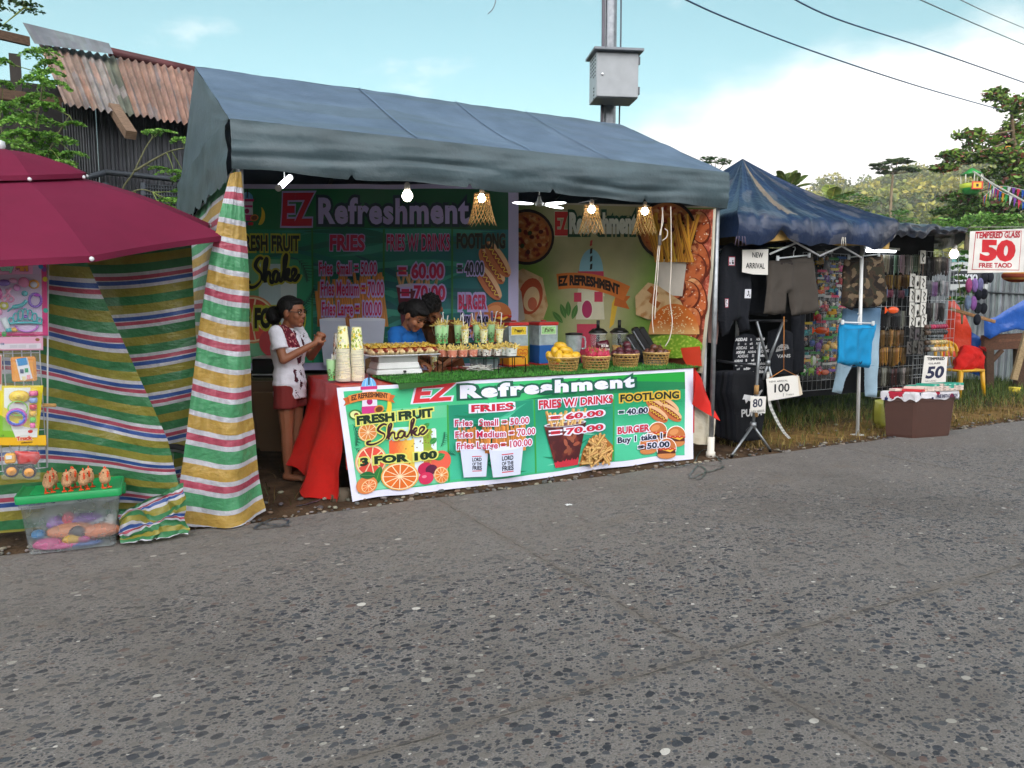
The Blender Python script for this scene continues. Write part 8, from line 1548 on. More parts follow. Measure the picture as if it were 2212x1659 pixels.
# ---- yellow chair with a red bag
cp_ = gz(*zq(1440, 1315)); ch = thing('plastic_chair', 'yellow plastic chair with a red bag on it standing in the grass', 'chair', (cp_.x, cp_.y + .15, 0)); c0 = V((cp_.x - .02, cp_.y + .18, 0)); R = rotz(-.15); YC = '#d09a14'
mb = MB(YC, smooth=True); mb.surf(lambda u, v: c0 + R @ V((-.24 + .48 * u, -.22 + .44 * v, .43 + .015 * (2 * u - 1) ** 2 - .01 * math.sin(PI * v))), 12, 10); mb.tube([c0 + R @ V((-.24, -.22, .425)), c0 + R @ V((.24, -.22, .425))], .022, 8); mb.tube([c0 + R @ V((.24, -.22, .425)), c0 + R @ V((.24, .22, .425))], .018, 8); mb.tube([c0 + R @ V((-.24, -.22, .425)), c0 + R @ V((-.24, .22, .425))], .018, 8); mb.build('seat', m_satin, ch)
for sx in (-1, 1):
 for sy in (-1, 1): mb = MB(YC, smooth=True); mb.tube([c0 + R @ V((sx * .225, sy * .20, .43)), c0 + R @ V((sx * .262, sy * .235, .0))], [.038, .026], 8); mb.build('leg', m_satin, ch)
mb = MB(YC, smooth=True); bp = lambda x, z: c0 + R @ V((x, .22 + (z - .43) * .22, z)); mb.tube(crv([bp(-.22, .43), bp(-.24, .65), bp(-.20, .80), bp(0, .86), bp(.20, .80), bp(.24, .65), bp(.22, .43)], 5), .026, 8)
for x in (-.10, .0, .10): mb.tube([bp(x, .46), bp(x * 1.1, .66), bp(x * .9, .84)], [.020, .024, .03], 6)
mb.surf(lambda u, v: bp(-.19 + .38 * u, .70 + .13 * v), 8, 4); mb.build('backrest', m_satin, ch)
o, P = garment('red_bag', 'red cloth drawstring bag sitting on the yellow chair', 'bag', [(1352, 1178), (1500, 1180), (1498, 1090), (1486, 1050), (1440, 1035), (1408, 1034), (1385, 1075), (1362, 1110)], c0.y - .02, .11, '#c4221c', lambda u, v: .03 * N3(u * 5, v * 4) + .015 * N3(u * 11, v * 9), rim=.12); mb = MB('#8a1414', smooth=True); mb.tube(crv([P(1452, 1040, .1), P(1470, 1055, .12), P(1488, 1065, .1), P(1476, 1046, .12), P(1456, 1044, .1)], 4), .012, 6); mb.build('drawstring', m_cloth, o)
# ---- things beyond the stalls at the right edge
def sheetD(name, label, cat, out, d, T, col, m, fold=None):
 L = [((x - 1106) / 1650 * d, CAMH - (y - 652) / 1650 * d) for x, y in [zq(*q) for q in out]]; P = lambda a, b, l: FH * (d - l) + _r * a + V((0, 0, b)); mb = MB(smooth=True); pillow(mb, L, P, T, col, fold or (lambda a, b: .06 * N3(a * 3, b * 3, d) + .02 * N3(a * 9, b * 7)), .09, .05); c = P(*L[0], 0); return tag(mb.build(name, m, base=c), label, cat)
sheetD('red_tarp', 'bright red tarpaulin stretched in a slant behind the yellow chair', 'tarpaulin', [(1300, 770), (1322, 772), (1400, 860), (1444, 950), (1446, 1090), (1290, 1100), (1300, 950)], 13.2, .01, '#cc3a1c', m_bluetarp)
sheetD('blue_tarp', 'bright blue tarpaulin draped over the wooden table at the right edge', 'tarpaulin', [(1505, 895), (1560, 880), (1640, 830), (1760, 760), (1760, 960), (1680, 945), (1600, 965), (1540, 998), (1510, 980)], 13.0, .03, '#1f55a8', m_bluetarp)
sheetD('blue_tarp', 'blue tarpaulin end hanging behind the red bag on the chair', 'tarpaulin', [(1440, 960), (1500, 1000), (1505, 1200), (1440, 1180)], 13.6, .02, '#1f4f9a', m_bluetarp)
w0 = FH * 13.1 + _r * ((1655 - 1106 + 500) / 1650 * 13.1) * 0; wt = thing('wooden_table', 'rough wooden table under the blue tarpaulin at the right edge', 'table', FH * 13.1 + _r * (1090 / 1650 * 13.1)); WZ = lambda x, y, d=13.1: gd(*zq(x, y), d)
Rw = rotz(-YAW)
def plank(mb, a, b, th, dp, col): m_ = (a + b) / 2; dr = (b - a); mb.box(m_, (dr.length, dp, th), col, frame(dr.normalized(), FH, dr.normalized().cross(FH)), .004)
mb = MB(); plank(mb, WZ(1505, 1022), WZ(1790, 1006), .26, .10, '#5a3a28'); plank(mb, WZ(1503, 1004, 13.5), WZ(1790, 990, 13.5), .05, .9, '#6d4a34'); mb.build('tabletop', m_wood, wt)
for x in (1535, 1700): mb = MB(); plank(mb, WZ(x, 1055), WZ(x, 1290), .13, .12, '#4c3626'); mb.build('leg', m_wood, wt)
mb = MB(); plank(mb, WZ(1555, 1120, 13.08), WZ(1610, 1060, 13.08), .07, .05, '#553c2a'); mb.build('brace', m_wood, wt)
mb = MB(); plank(mb, WZ(1672, 1222, 12.6), WZ(1745, 960, 12.6), .10, .06, '#a08a66'); tag(mb.build('plank', m_wood, base=WZ(1672, 1222, 12.6)), 'pale wooden plank leaning against the wooden table', 'plank')
mb = MB(); plank(mb, WZ(1330, 838, 12.4), WZ(1570, 908, 12.4), .05, .05, '#a07850'); tag(mb.build('pole', m_wood, base=WZ(1330, 838, 12.4)), 'thin wooden pole running level behind the purses', 'pole')
mb = MB(smooth=True); p = WZ(1690, 660, 11.5); mb.ell(p, (.30, .16, .10), None, 16, 10, lambda u, v: '#7a3420' if int(v * 7) % 2 else '#b08038'); tag(mb.build('bundle', m_cloth, base=p), 'striped brown bundle under the lower right corner of the cloth banner', 'bundle')
mb = MB('#d8c01c', smooth=True); p = gz(*zq(1675, 1300)); mb.lathe([(.07, 0), (.085, .11)], 16, p); mb.lathe([(.088, .10), (.088, .115)], 16, p, cols=['#e0cc3c']); tag(mb.build('tub', m_satin, base=p), 'small yellow plastic tub standing in the grass', 'tub')
fa, fb = gd(1990, 652, 15.5), gd(2330, 652, 13.8); fz = .0
mb = MB(); corr(mb, (fa.x, fa.y, 0), (fb.x, fb.y, 0), .0, 2.35, 26, '#8f9698', .02); fo_ = thing('metal_fence', 'pale corrugated metal fence behind the purses at the right edge', 'fence', (fb.x, fb.y, 0)); mb.build('sheet', m_rust, fo_); mb = MB('#54585a'); mb.tube([(fa.x, fa.y - .06, 1.75), (fb.x, fb.y - .06, 1.6)], .02, 6); mb.tube([(fa.x, fa.y - .06, .8), (fb.x, fb.y - .06, .75)], .02, 6); mb.build('rail', m_metal, fo_)
P_ = flat(gd(*zq(1330, 720), 14.0), _r, (0, 0, 1)); A = Art(); w_ = .68; A.rect(0, -.05, w_, .62, '#b8bcba'); A.rect(0, .05, w_, .29, '#2c3034'); A.text('CENCIO', .06, .11, .11, '#c8ccd0', 3, sq=.42); A.rect(0, .45, w_, .5, '#5a9a94'); mb = MB(); A.emit(mb, P_, .002, .2); mb.box(gd(*zq(1330, 720), 14.03) + _r * .34 + V((0, 0, .28)), (w_, .02, .68), '#8a8e8c', rotz(-YAW)); tag(mb.build('sign_board', m_vinyl, base=gd(*zq(1330, 720), 14.0)), 'grey sign board half hidden behind leaves left of the purses', 'sign')
moringa('leafy_plant', 'dark green leafy plant growing in front of the grey sign board', 13.0, 2075, [[(2078, 700), (2074, 640), (2070, 590)], [(2078, 700), (2085, 630)]], [(2075, 600, 22, 18, 1.2), (2085, 625, 22, 18, 1.2), (2068, 645, 22, 16), (2080, 560, 20, 14), (2085, 545, 14, 12), (2072, 575, 16, 12)], ('#3c6426', '#2f5220', '#4c7a30'), .045, 60, cat='plant')
# ---- fairground gondolas and bunting among the trees
def gondola(x, y, k, d, roofc, label):
 c = gd(x, y, d); s_ = k * d / 1650; o = thing('gondola', label, 'ferris wheel gondola', c); mb = MB(smooth=False); mb.lathe([(.55 * s_, .42 * s_), (.30 * s_, .58 * s_), (.05 * s_, .75 * s_)], 8, c, None, [roofc, jit(roofc, .2)]); mb.build('roof', m_satin, o); mb = MB()
 for i in range(8): a = 2 * PI * i / 8; mb.tube([c + V((math.cos(a) * .48 * s_, math.sin(a) * .48 * s_, -.05 * s_)), c + V((math.cos(a) * .50 * s_, math.sin(a) * .50 * s_, .43 * s_))], .022 * s_, 5, '#d8d8d0')
 mb.build('post', m_satin, o); mb = MB(); mb.lathe([(.30 * s_, -.55 * s_), (.50 * s_, -.25 * s_), (.54 * s_, -.03 * s_)], 8, c, None, ['#3c9a4c', '#b8c83c']); A = Art(); A.rect(-.28 * s_, -.36 * s_, .28 * s_, .02 * s_, '#c83c28'); A.rect(-.20 * s_, -.30 * s_, .20 * s_, -.04 * s_, '#e0b82c'); A.rect(-.06 * s_, -.24 * s_, .06 * s_, -.10 * s_, '#3a2418'); A.emit(mb, flat(c - FH * (.53 * s_), _r, (0, 0, 1)), .002, 2); mb.build('car', m_satin, o)
gondola(2098, 396, 42, 29, '#2f8a44', 'green and yellow fairground gondola among the branches of the broadleaf tree'); gondola(2168, 318, 38, 32, '#b8305a', 'fairground gondola with a pink red roof half hidden high in the tree')
wire('pale double rope running down from the gondola past the flags', [(2102, 370, 28), (2150, 400, 26), (2230, 445, 24)], .03, '#b8b4a8', None)
fl = crv([gd(2135, 392, 26), gd(2165, 415, 25.5), gd(2230, 440, 25)], 8) ; fl2 = crv([gd(2125, 425, 26), gd(2160, 402, 25.8), gd(2230, 415, 25)], 8)
for L_, lab in ((fl, 'string of small triangular party flags in mixed colours below the rope'), (fl2, 'second string of triangular party flags crossing the first')):
 o = thing('bunting', lab, 'bunting', L_[0]); mb = MB('#c8c8c8'); mb.tube(L_, .008, 4); mb.build('cord', m_wire, o)
 for i in range(len(L_) - 1):
  a, b = L_[i], L_[i].lerp(L_[i + 1], .8); mb = MB(); c_ = ['#c83c5a', '#2c5ab0', '#d8902c', '#3c9a4c', '#d8d8d8', '#7a4aa0'][i % 6]; mb.tri(a, b, (a + b) / 2 - V((0, -.03, .32)), H(c_)); mb.build('flag', m_cloth, o)
# ================================================================== TOY STAND AT THE LEFT EDGE
UC = V((-.47, 5.97, 0)); um = thing('patio_umbrella', 'two tier maroon umbrella spreading over the toy rack at the left edge', 'umbrella', UC); UA = [rad(-25 + 45 * k) for k in range(8)]; MAR = '#6e1b38'
m_umb = mat('umbrella_cloth', .8, noise=.1, nscale=3, bump=.15, bscale=260, spec=.2, trans=.10)
def upt(a, r, z, sag_=0):
 k = ((a - UA[0]) % (PI / 4)) / (PI / 4); q = r * math.cos(PI / 8) / math.cos((k - .5) * PI / 4) if r > .05 else r; q *= 1 - .045 * math.sin(PI * k) * (r / 1.38) ** 2
 dx, dy = q * math.cos(a), q * math.sin(a); return V((UC.x + dx, UC.y + dy, z + (.10 * dx + .16 * dy) * min(1, r / .4) + sag_ * math.sin(PI * k)))
def tier(name, r0, r1, z0, z1, drop, col):
 mb = MB(smooth=True); n = 48
 mb.surf(lambda u, v: upt(UA[0] + 2 * PI * u, r0 + (r1 - r0) * v, z0 + (z1 - z0) * (v ** 1.12) + .03 * math.sin(PI * v), -.012 * v), n, 14, lambda u, v: jit(MAR, .02), wrap=True, sm=False)
 mb.surf(lambda u, v: upt(UA[0] + 2 * PI * u, r1 + .004, z1 - drop * v, 0), n, 1, lambda u, v: jit(MAR, .03), wrap=True)
 return mb.build(name, m_umb, um)
lo_ = tier('canopy', .30, 1.38, 2.315, 1.905, .035, MAR); up_ = tier('top_canopy', .0, .50, 2.47, 2.315, .03, MAR)
mb = MB('#cdd0d2'); mb.lathe([(.012, 2.45), (.03, 2.49), (.026, 2.52), (.0, 2.53)], 12, UC); mb.build('finial', m_satin, um)
mb = MB('#b9bcc0'); mb.tube([UC + V((0, 0, 0)), UC + V((0, 0, 2.46))], .02, 10); mb.build('pole', m_metal, um)
for a in UA:
 mb = MB('#c8c8c8'); P = [upt(a + .001, r, 2.315 + (1.905 - 2.315) * ((r - .3) / 1.08) ** 1.12 - .02) if r > .31 else V((UC.x, UC.y, 2.28)) for r in (.3, .6, .95, 1.37)]; mb.tube([V((UC.x, UC.y, 2.30))] + P, .006, 5); mb.build('rib', m_metal, um)
 mb = MB('#d8dadc', smooth=True); mb.ell(upt(a + .001, 1.385, 1.888), .013, None, 9, 7); mb.ell(upt(a + .001, .505, 2.29), .012, None, 9, 7); mb.build('rib_tip', m_satin, um)
# white wire rack with carded toys
YR = 5.14; wiregrid('wire_grid', 'white wire display rack hung with carded toys under the maroon umbrella', -70, 102, 545, 1010, YR, '#c9ccd0', 7, 11)
mb = MB('#c9ccd0'); a = gy(102, 1010, YR); b = gy(104, 545, YR); mb.tube([(a.x, YR - .004, a.z), (b.x, YR - .004, b.z)], .005, 6); p = gy(60, 541, YR); mb.box((p.x - .1, YR - .01, p.z + .02), (.34, .03, .035), '#c8a878'); tag(mb.build('rack_edge', m_wire, base=a), 'thick white edge rod and wooden bar of the toy rack', 'rack part')
zl = lambda x, y: (x * .3066, 541.9 + y * .3066); YC_ = 5.095
def LP(x, y, l=0): p = gy(*zl(x, y), YC_); return V((p.x, YC_ - l, p.z))
def Lk(): return (LP(100, 0) - LP(0, 0)).x / 100
S1 = Lk()
def card(name, label, cat, out, art, col, T=.004, m=None):
 o0 = LP(0, 0); pts = [((LP(*q) - o0).x, (LP(*q) - o0).z) for q in out]; P = flat(o0, (1, 0, 0), (0, 0, 1)); o = thing(name, label, cat, LP(*out[0])); mb = MB(smooth=True); pillow(mb, pts, P, T, col, lambda a, b: .004 * N3(a * 9, b * 9), .05, .01); mb.build('card', m or m_paper, o); A = Art(); art(A, lambda x, y: ((LP(x, y) - o0).x, (LP(x, y) - o0).z)); mb = MB(smooth=True); A.emit(mb, lambda a, b, l: P(a, b, T + .003 + .004 * N3(a * 9, b * 9) + l), .0006, .05); mb.build('print', m_vinyl, o); return o
def el3(mb, x, y, rx, ry, col, l=.02, dz=.014): mb.ell(LP(x, y, l), (rx * S1, dz, ry * S1), None, 14, 8, col)
def ring3(mb, x, y, rx, ry, col, l=.015, r=.005, a0=0, a1=2 * PI): mb.tube([LP(x + rx * math.cos(t), y - ry * math.sin(t), l) for t in np.linspace(a0, a1, 22)], r, 6, col)
def beauty(A, Q):
 def poly(pts, c): A.poly([Q(*p) for p in pts], c)
 poly([(-120, 48), (322, 48), (334, 590), (-120, 590)], '#c83a78'); poly([(-120, 62), (290, 60), (300, 570), (-120, 570)], '#c9b4d2'); poly([(-120, 75), (235, 75), (230, 165), (-120, 170)], '#e8a4cc')
 for x, y, c in ((300, 70, '#3a8a4c'), (312, 130, '#8a4ca0'), (288, 110, '#2c8ac0'), (318, 200, '#d8c83c'), (322, 420, '#2c9a8a'), (30, 585, '#3a9a4c')): q = Q(x, y); A.ell(q[0], q[1], .012, .014, c)
 q = Q(-40, 138); A.text('Pretty', q[0], q[1], .030, '#9adfc0', 4, out=('#a02c6a', 5), sq=.088); q = Q(115, 138); A.text('girl', q[0], q[1], .030, '#e8a04c', 4, out=('#a02c6a', 5), sq=.055)
o = card('toy_card', 'pink and turquoise dress-up toy card hanging at the top of the wire rack', 'toy', [(-120, 42), (325, 42), (340, 598), (-120, 600)], beauty, '#d85a90'); mb = MB(smooth=True)
TQ = '#2fa6ae'
for i in range(7): t = i / 6; ring3(mb, 80 + 200 * t, 490 - 45 * math.sin(PI * t), 17, 20 + 18 * math.sin(PI * t), TQ, .02, .0045)
mb.tube([LP(70 + 230 * t, 512 - 8 * math.sin(PI * t), .022) for t in np.linspace(0, 1, 10)], .007, 6, TQ); el3(mb, 183, 462, 16, 16, '#6a3aa8', .03)
mb.tube(crv([LP(55, 428, .02), LP(100, 395, .024), LP(150, 385, .024), LP(190, 350, .02)], 4), [.004] * 4 + [.012] * 5 + [.010] * 4, 7, TQ); ring3(mb, 190, 520, 78, 48, '#b86ac8', .018, .006, PI * 1.02, PI * 1.98); ring3(mb, 160, 470, 62, 70, '#c89ad8', .016, .004, .3, 2.8)
el3(mb, 170, 222, 42, 44, '#d87aa8'); el3(mb, 240, 235, 42, 40, '#d89a2c', .018); el3(mb, 240, 238, 27, 26, '#c8d0d8', .026); ring3(mb, 250, 348, 42, 46, '#7a4ab8', .018, .008); el3(mb, 262, 312, 26, 14, '#b04ac8', .03)
for x in (35, 80): ring3(mb, x, 340, 18, 20, '#d88ab0', .018, .005)
mb.tube([LP(38, 322, .02), LP(80, 262, .02)], .007, 6, '#d88ab0'); mb.tube([LP(78, 322, .02), LP(46, 270, .02)], .007, 6, '#d88ab0'); el3(mb, 30, 225, 46, 28, '#7a5ab8', .018); el3(mb, 95, 210, 30, 22, '#d89ac0', .02); el3(mb, 30, 385, 34, 36, '#b8b83c', .014); el3(mb, 32, 385, 16, 17, '#d8d4c0', .024); el3(mb, 175, 300, 24, 24, TQ, .016)
mb.tube([LP(25, 470, .02), LP(62, 560, .02)], [.018, .014], 9, '#c8d4d8'); mb.tube([LP(60, 545, .02), LP(68, 570, .02)], .016, 9, TQ); el3(mb, 120, 260, 26, 30, '#c87ab8', .018); el3(mb, -20, 300, 40, 60, '#c84a98', .016); el3(mb, 0, 430, 20, 30, '#d88ab0', .016); el3(mb, 100, 555, 30, 20, '#d8a030', .014); mb.build('toys', m_gloss, o)
mb = MB(smooth=True); mb.surf(lambda u, v: LP(-115 + 420 * u, 165 + 420 * v, .045 + .012 * N3(u * 6, v * 6)), 16, 16); mb.build('film', m_film, o)
def hdr(A, Q):
 A.poly([Q(-60, 610), Q(300, 605), Q(304, 695), Q(-60, 700)], '#d8a0b8'); A.poly([Q(-60, 655), Q(290, 650), Q(290, 688), Q(-60, 692)], '#d2ccd4'); q = Q(5, 662); A.text('CE', q[0], q[1], .010, '#3a5a8a', 2); q = Q(265, 625); A.ell(q[0], q[1], .011, .009, '#8a5a3a')
 for x in (70, 130, 205): A.poly([Q(x, 662), Q(x + 55, 660), Q(x + 55, 682), Q(x, 684)], '#c0bcc4')
o = card('toy_bag', 'clear toy bag with pink header holding an orange toy board', 'toy', [(-60, 606), (303, 602), (305, 700), (-60, 704)], hdr, '#d8a0b8'); mb = MB('#d8851c', smooth=False); a = LP(170, 832, .012); mb.box(a, (182 * S1, .02, 212 * S1), '#d88a1e', None, .008); mb.box(a + V((0, -.014, -.01)), (150 * S1, .008, 175 * S1), '#dc942c', None, .004); mb.box(LP(172, 828, .034), (88 * S1, .003, 182 * S1), '#d6d8dc', Matrix.Rotation(rad(-9), 3, 'Y')); mb.box(LP(160, 778, .037), (70 * S1, .002, 62 * S1), '#2f86c0', Matrix.Rotation(rad(-9), 3, 'Y'))
for x, y, c in ((158, 845, '#2c3c5c'), (190, 838, '#2c8a5a'), (172, 895, '#d8c890'), (205, 885, '#d8909a')): mb.box(LP(x, y, .037), (26 * S1, .002, 36 * S1), c)
mb.build('toy', m_gloss, o); mb = MB(smooth=True); mb.surf(lambda u, v: LP(30 + 260 * u, 700 + 255 * v, .05 + .016 * N3(u * 5, v * 5, 4)), 14, 14); mb.build('film', m_film, o)
def ydr(A, Q):
 A.poly([Q(-60, 955), Q(302, 952), Q(268, 1312), Q(-60, 1312)], '#d8c828'); A.poly([Q(30, 965), Q(215, 962), Q(200, 1180), Q(30, 1100)], '#d6dcd8'); A.poly([Q(-60, 1120), Q(60, 1190), Q(110, 1312), Q(-60, 1312)], '#7ab02c'); A.poly([Q(60, 1190), Q(180, 1240), Q(265, 1250), Q(262, 1312), Q(110, 1312)], '#d8dad8')
 for x, y, c in ((90, 1150, '#d8a0a0'), (150, 1200, '#8ab0d0'), (240, 1130, '#c83c4c'), (215, 1270, '#c83028')): q = Q(x, y); A.ell(q[0], q[1], .012, .010, c)
 q = Q(10, 1306); A.text('CE', q[0], q[1], .008, '#2a2a2a', 1); A.poly([Q(140, 1296), Q(215, 1294), Q(215, 1308), Q(140, 1310)], '#c8ccc8')
o = card('toy_card', 'yellow toy card with ring toys and a stacking hammer in the middle of the rack', 'toy', [(-60, 950), (305, 948), (270, 1316), (-60, 1316)], ydr, '#d8c828'); mb = MB(smooth=True); el3(mb, 138, 1025, 76, 56, '#d8b81c', .02, .016); el3(mb, 135, 1022, 40, 30, '#e0c42c', .036, .01); el3(mb, 135, 1022, 16, 12, '#c8a818', .046, .006); ring3(mb, 128, 1105, 68, 50, '#7ab83c', .03, .004); ring3(mb, 120, 1168, 66, 56, '#b84aa8', .03, .008); ring3(mb, 118, 1170, 58, 48, '#3c4ac0', .034, .007)
for i, (c, y) in enumerate((('#d8508a', 1000), ('#7a9ad0', 1048), ('#c83040', 1095), ('#d8a820', 1140), ('#5ab83c', 1185), ('#d85a9a', 1225))): p = LP(240 - i * 1.5, y, .03); mb.lathe([(.020 - .0016 * i, -.014), (.022 - .0016 * i, 0), (.020 - .0016 * i, .014)], 12, p, cols=[c] * 2)
mb.build('toys', m_gloss, o); mb = MB(smooth=True); mb.surf(lambda u, v: LP(25 + 240 * u, 960 + 300 * v, .055 + .012 * N3(u * 5, v * 5, 2)), 12, 12); mb.build('film', m_film, o)
def thd(A, Q):
 A.poly([Q(-60, 1318), Q(322, 1300), Q(326, 1368), Q(-60, 1368)], '#d8a81c'); q = Q(118, 1334); A.text('Truck', q[0], q[1], .020, '#c8442c', 3, sq=.072, out=('#e8e0d0', 5)); q = Q(150, 1356); A.text('collection', q[0], q[1], .009, '#3a2a1a', 2, sq=.055)
o = card('toy_truck_bag', 'bagged toy dump truck with yellow cab and red bed at the rack bottom', 'toy truck', [(-60, 1316), (324, 1298), (328, 1370), (-60, 1370)], thd, '#d8a81c'); mb = MB('#d8a41c'); mb.box(LP(78, 1452, .035), (80 * S1, .06, 84 * S1), '#d89c18', None, .008); mb.box(LP(70, 1440, .068), (44 * S1, .006, 30 * S1), '#d6d6d0'); mb.build('cab', m_gloss, o)
mb = MB('#b8201c');
pts = [(105, 1402), (275, 1408), (292, 1450), (255, 1498), (130, 1495), (118, 1440)]; o0 = LP(0, 0); pillow(mb, [((LP(*q) - o0).x, (LP(*q) - o0).z) for q in pts], flat(o0 + V((0, -.035, 0)), (1, 0, 0), (0, 0, 1)), .03, '#b8221c', lambda a, b: 0, .03, .01); mb.build('bed', m_gloss, o); mb = MB('#1c1c1e'); mb.box(LP(150, 1510, .035), (190 * S1, .05, 24 * S1), None, None, .004); mb.build('chassis', m_satin, o)
for x, y in ((88, 1538), (210, 1546)):
 R = Matrix.Rotation(PI / 2, 3, 'X'); mb = MB('#18181a', smooth=True); mb.lathe([(.026, -.014), (.036, -.010), (.036, .010), (.026, .014)], 18, LP(x, y, .05), R); wh = mb.build('wheel', m_matte, o); mb = MB('#d8901a', smooth=True); mb.lathe([(.0, .019), (.010, .019), (.012, .015), (.024, .016), (.025, .010)], 16, LP(x, y, .05), R); mb.build('rim', m_gloss, wh)
mb = MB(smooth=True); mb.surf(lambda u, v: LP(20 + 270 * u, 1372 + 220 * v, .075 + .02 * N3(u * 5, v * 5, 6)), 14, 12); mb.build('film', m_film, o)
mb = MB('#b08850'); mb.box(LP(348, 1086, .01), (105 * S1, .012, 30 * S1), None, Matrix.Rotation(rad(5), 3, 'Y'), .003); tag(mb.build('wooden_clip', m_wood, base=LP(348, 1086)), 'small wooden clip sticking out at the right edge of the toy rack', 'clip')
o = card('toy_card', 'red edged toy card at the far left beside the orange toy board', 'toy', [(-90, 730), (14, 730), (16, 985), (-90, 990)], lambda A, Q: (A.poly([Q(-90, 740), Q(8, 740), Q(10, 940), Q(-90, 945)], '#b86a64'), A.poly([Q(-90, 945), Q(12, 940), Q(14, 982), Q(-90, 985)], '#c8c0b8')), '#c8b8b0')
# storage bin with the toy chicks
b0, b1 = gz(62, 1204), gz(250, 1182); bn = thing('storage_bin', 'clear plastic storage bin with green lid full of colourful toy packs on the road edge', 'storage bin', ((b0.x + b1.x) / 2, b0.y + .15, 0)); ex2 = (b1 - b0).normalized(); ey2 = V((-ex2.y, ex2.x, 0)); cb = (b0 + b1) / 2 + ey2 * .155; wb_ = (b1 - b0).length; Rb2 = frame(ex2, ey2, (0, 0, 1)); BZ = .362
def ringb(z, w_, d_, r=.03, n=4):
 out = []
 for sx, sy, a0 in ((1, -1, -PI / 2), (1, 1, 0), (-1, 1, PI / 2), (-1, -1, PI)):
  for k in range(n + 1): a = a0 + PI / 2 * k / n; out.append(cb + Rb2 @ V((sx * (w_ / 2 - r) + r * math.cos(a), sy * (d_ / 2 - r) + r * math.sin(a), z)))
 return out
def loft(mb, rings, cap0=True, cap1=True):
 I = [[mb.add(p) for p in r] for r in rings]; n = len(I[0])
 for a, b in zip(I, I[1:]):
  for i in range(n): mb.face((a[i], a[(i + 1) % n], b[(i + 1) % n], b[i]), None, True)
 if cap0: mb.face(I[0][::-1])
 if cap1: mb.face(I[-1])
mb = MB('#ffffff'); loft(mb, [ringb(.012, wb_, .29), ringb(.30, wb_ + .055, .325), ringb(.30, wb_ + .075, .345), ringb(BZ, wb_ + .078, .348)], True, False); mb.build('body', glass_mat('milky_plastic', '#d6e2e4', .34, .2), bn)
mb = MB('#12904e'); loft(mb, [ringb(BZ - .035, wb_ + .10, .37), ringb(BZ + .005, wb_ + .105, .375), ringb(BZ + .012, wb_ + .095, .365), ringb(BZ + .012, wb_ + .075, .345), ringb(BZ + .004, wb_ + .065, .335)], False, True)
for i in range(7): mb.box(cb + Rb2 @ V((-.19 + .063 * i * 1.0, 0, BZ + .006)), (.012, .26, .006), '#149a54', Rb2) if False else mb.box(cb + Rb2 @ V((0, -.11 + .036 * i, BZ + .006)), (wb_ - .04, .010, .006), '#149a54', Rb2)
for s_ in (-1, 1): mb.box(cb + Rb2 @ V((s_ * (wb_ / 2 + .055), 0, BZ - .03)), (.02, .12, .05), '#0f8246', Rb2, .005)
mb.build('lid', m_satin, bn); random.seed(5)
for i, (u, v, z, sx, sy, sz, c, lab) in enumerate(((-.02, -.02, .10, .13, .06, .05, '#d8906a', 'peach coloured toy pack in the middle of the clear bin'), (.13, -.06, .09, .12, .05, .045, '#d88a68', 'peach coloured toy pack at the right of the clear bin'), (.02, .04, .15, .14, .06, .035, '#8a62b0', 'purple toy pack lying across the top inside the bin'), (-.10, .03, .14, .05, .04, .05, '#a07ac0', 'lilac toy box inside the left half of the bin'), (-.03, .0, .17, .035, .03, .045, '#d0546a', 'pink red toy sticking up in the middle of the bin'), (.0, -.10, .065, .06, .03, .03, '#d0a428', 'yellow round toy at the front of the bin'), (.02, -.085, .09, .05, .03, .05, '#54484e', 'dark grey round toy behind the yellow one in the bin'), (-.13, -.09, .05, .08, .05, .035, '#c8508a', 'pink toy pack at the bottom left of the bin'), (-.02, -.10, .035, .15, .03, .022, '#c85a92', 'long pink pack along the bottom front of the bin'), (.06, -.10, .03, .10, .03, .018, '#3c5a9a', 'blue pack along the bottom of the bin'), (-.18, -.04, .10, .04, .05, .03, '#2c78b0', 'blue toy at the left wall of the bin'), (.19, .0, .13, .035, .05, .045, '#d0d0cc', 'white toy at the right wall of the bin'), (.10, .06, .13, .10, .06, .03, '#b8bcc8', 'pale pack at the back right of the bin'), (.05, -.11, .06, .04, .02, .022, '#a84a80', 'small magenta box at the front of the bin'))):
 mb = MB(smooth=True); c_ = cb + Rb2 @ V((u * 1.05, v, z)); mb.ell(c_, (sx, sy, sz), Rb2 @ rotz(random.uniform(-.2, .2)), 14, 9, c, lambda d: 1 + .12 * N3(d.x * 2 + i, d.y * 2, d.z * 2)); tag(mb.build('toy_pack', m_satin, base=c_ - V((0, 0, sz))), lab, 'toy', 'toys inside the clear bin')
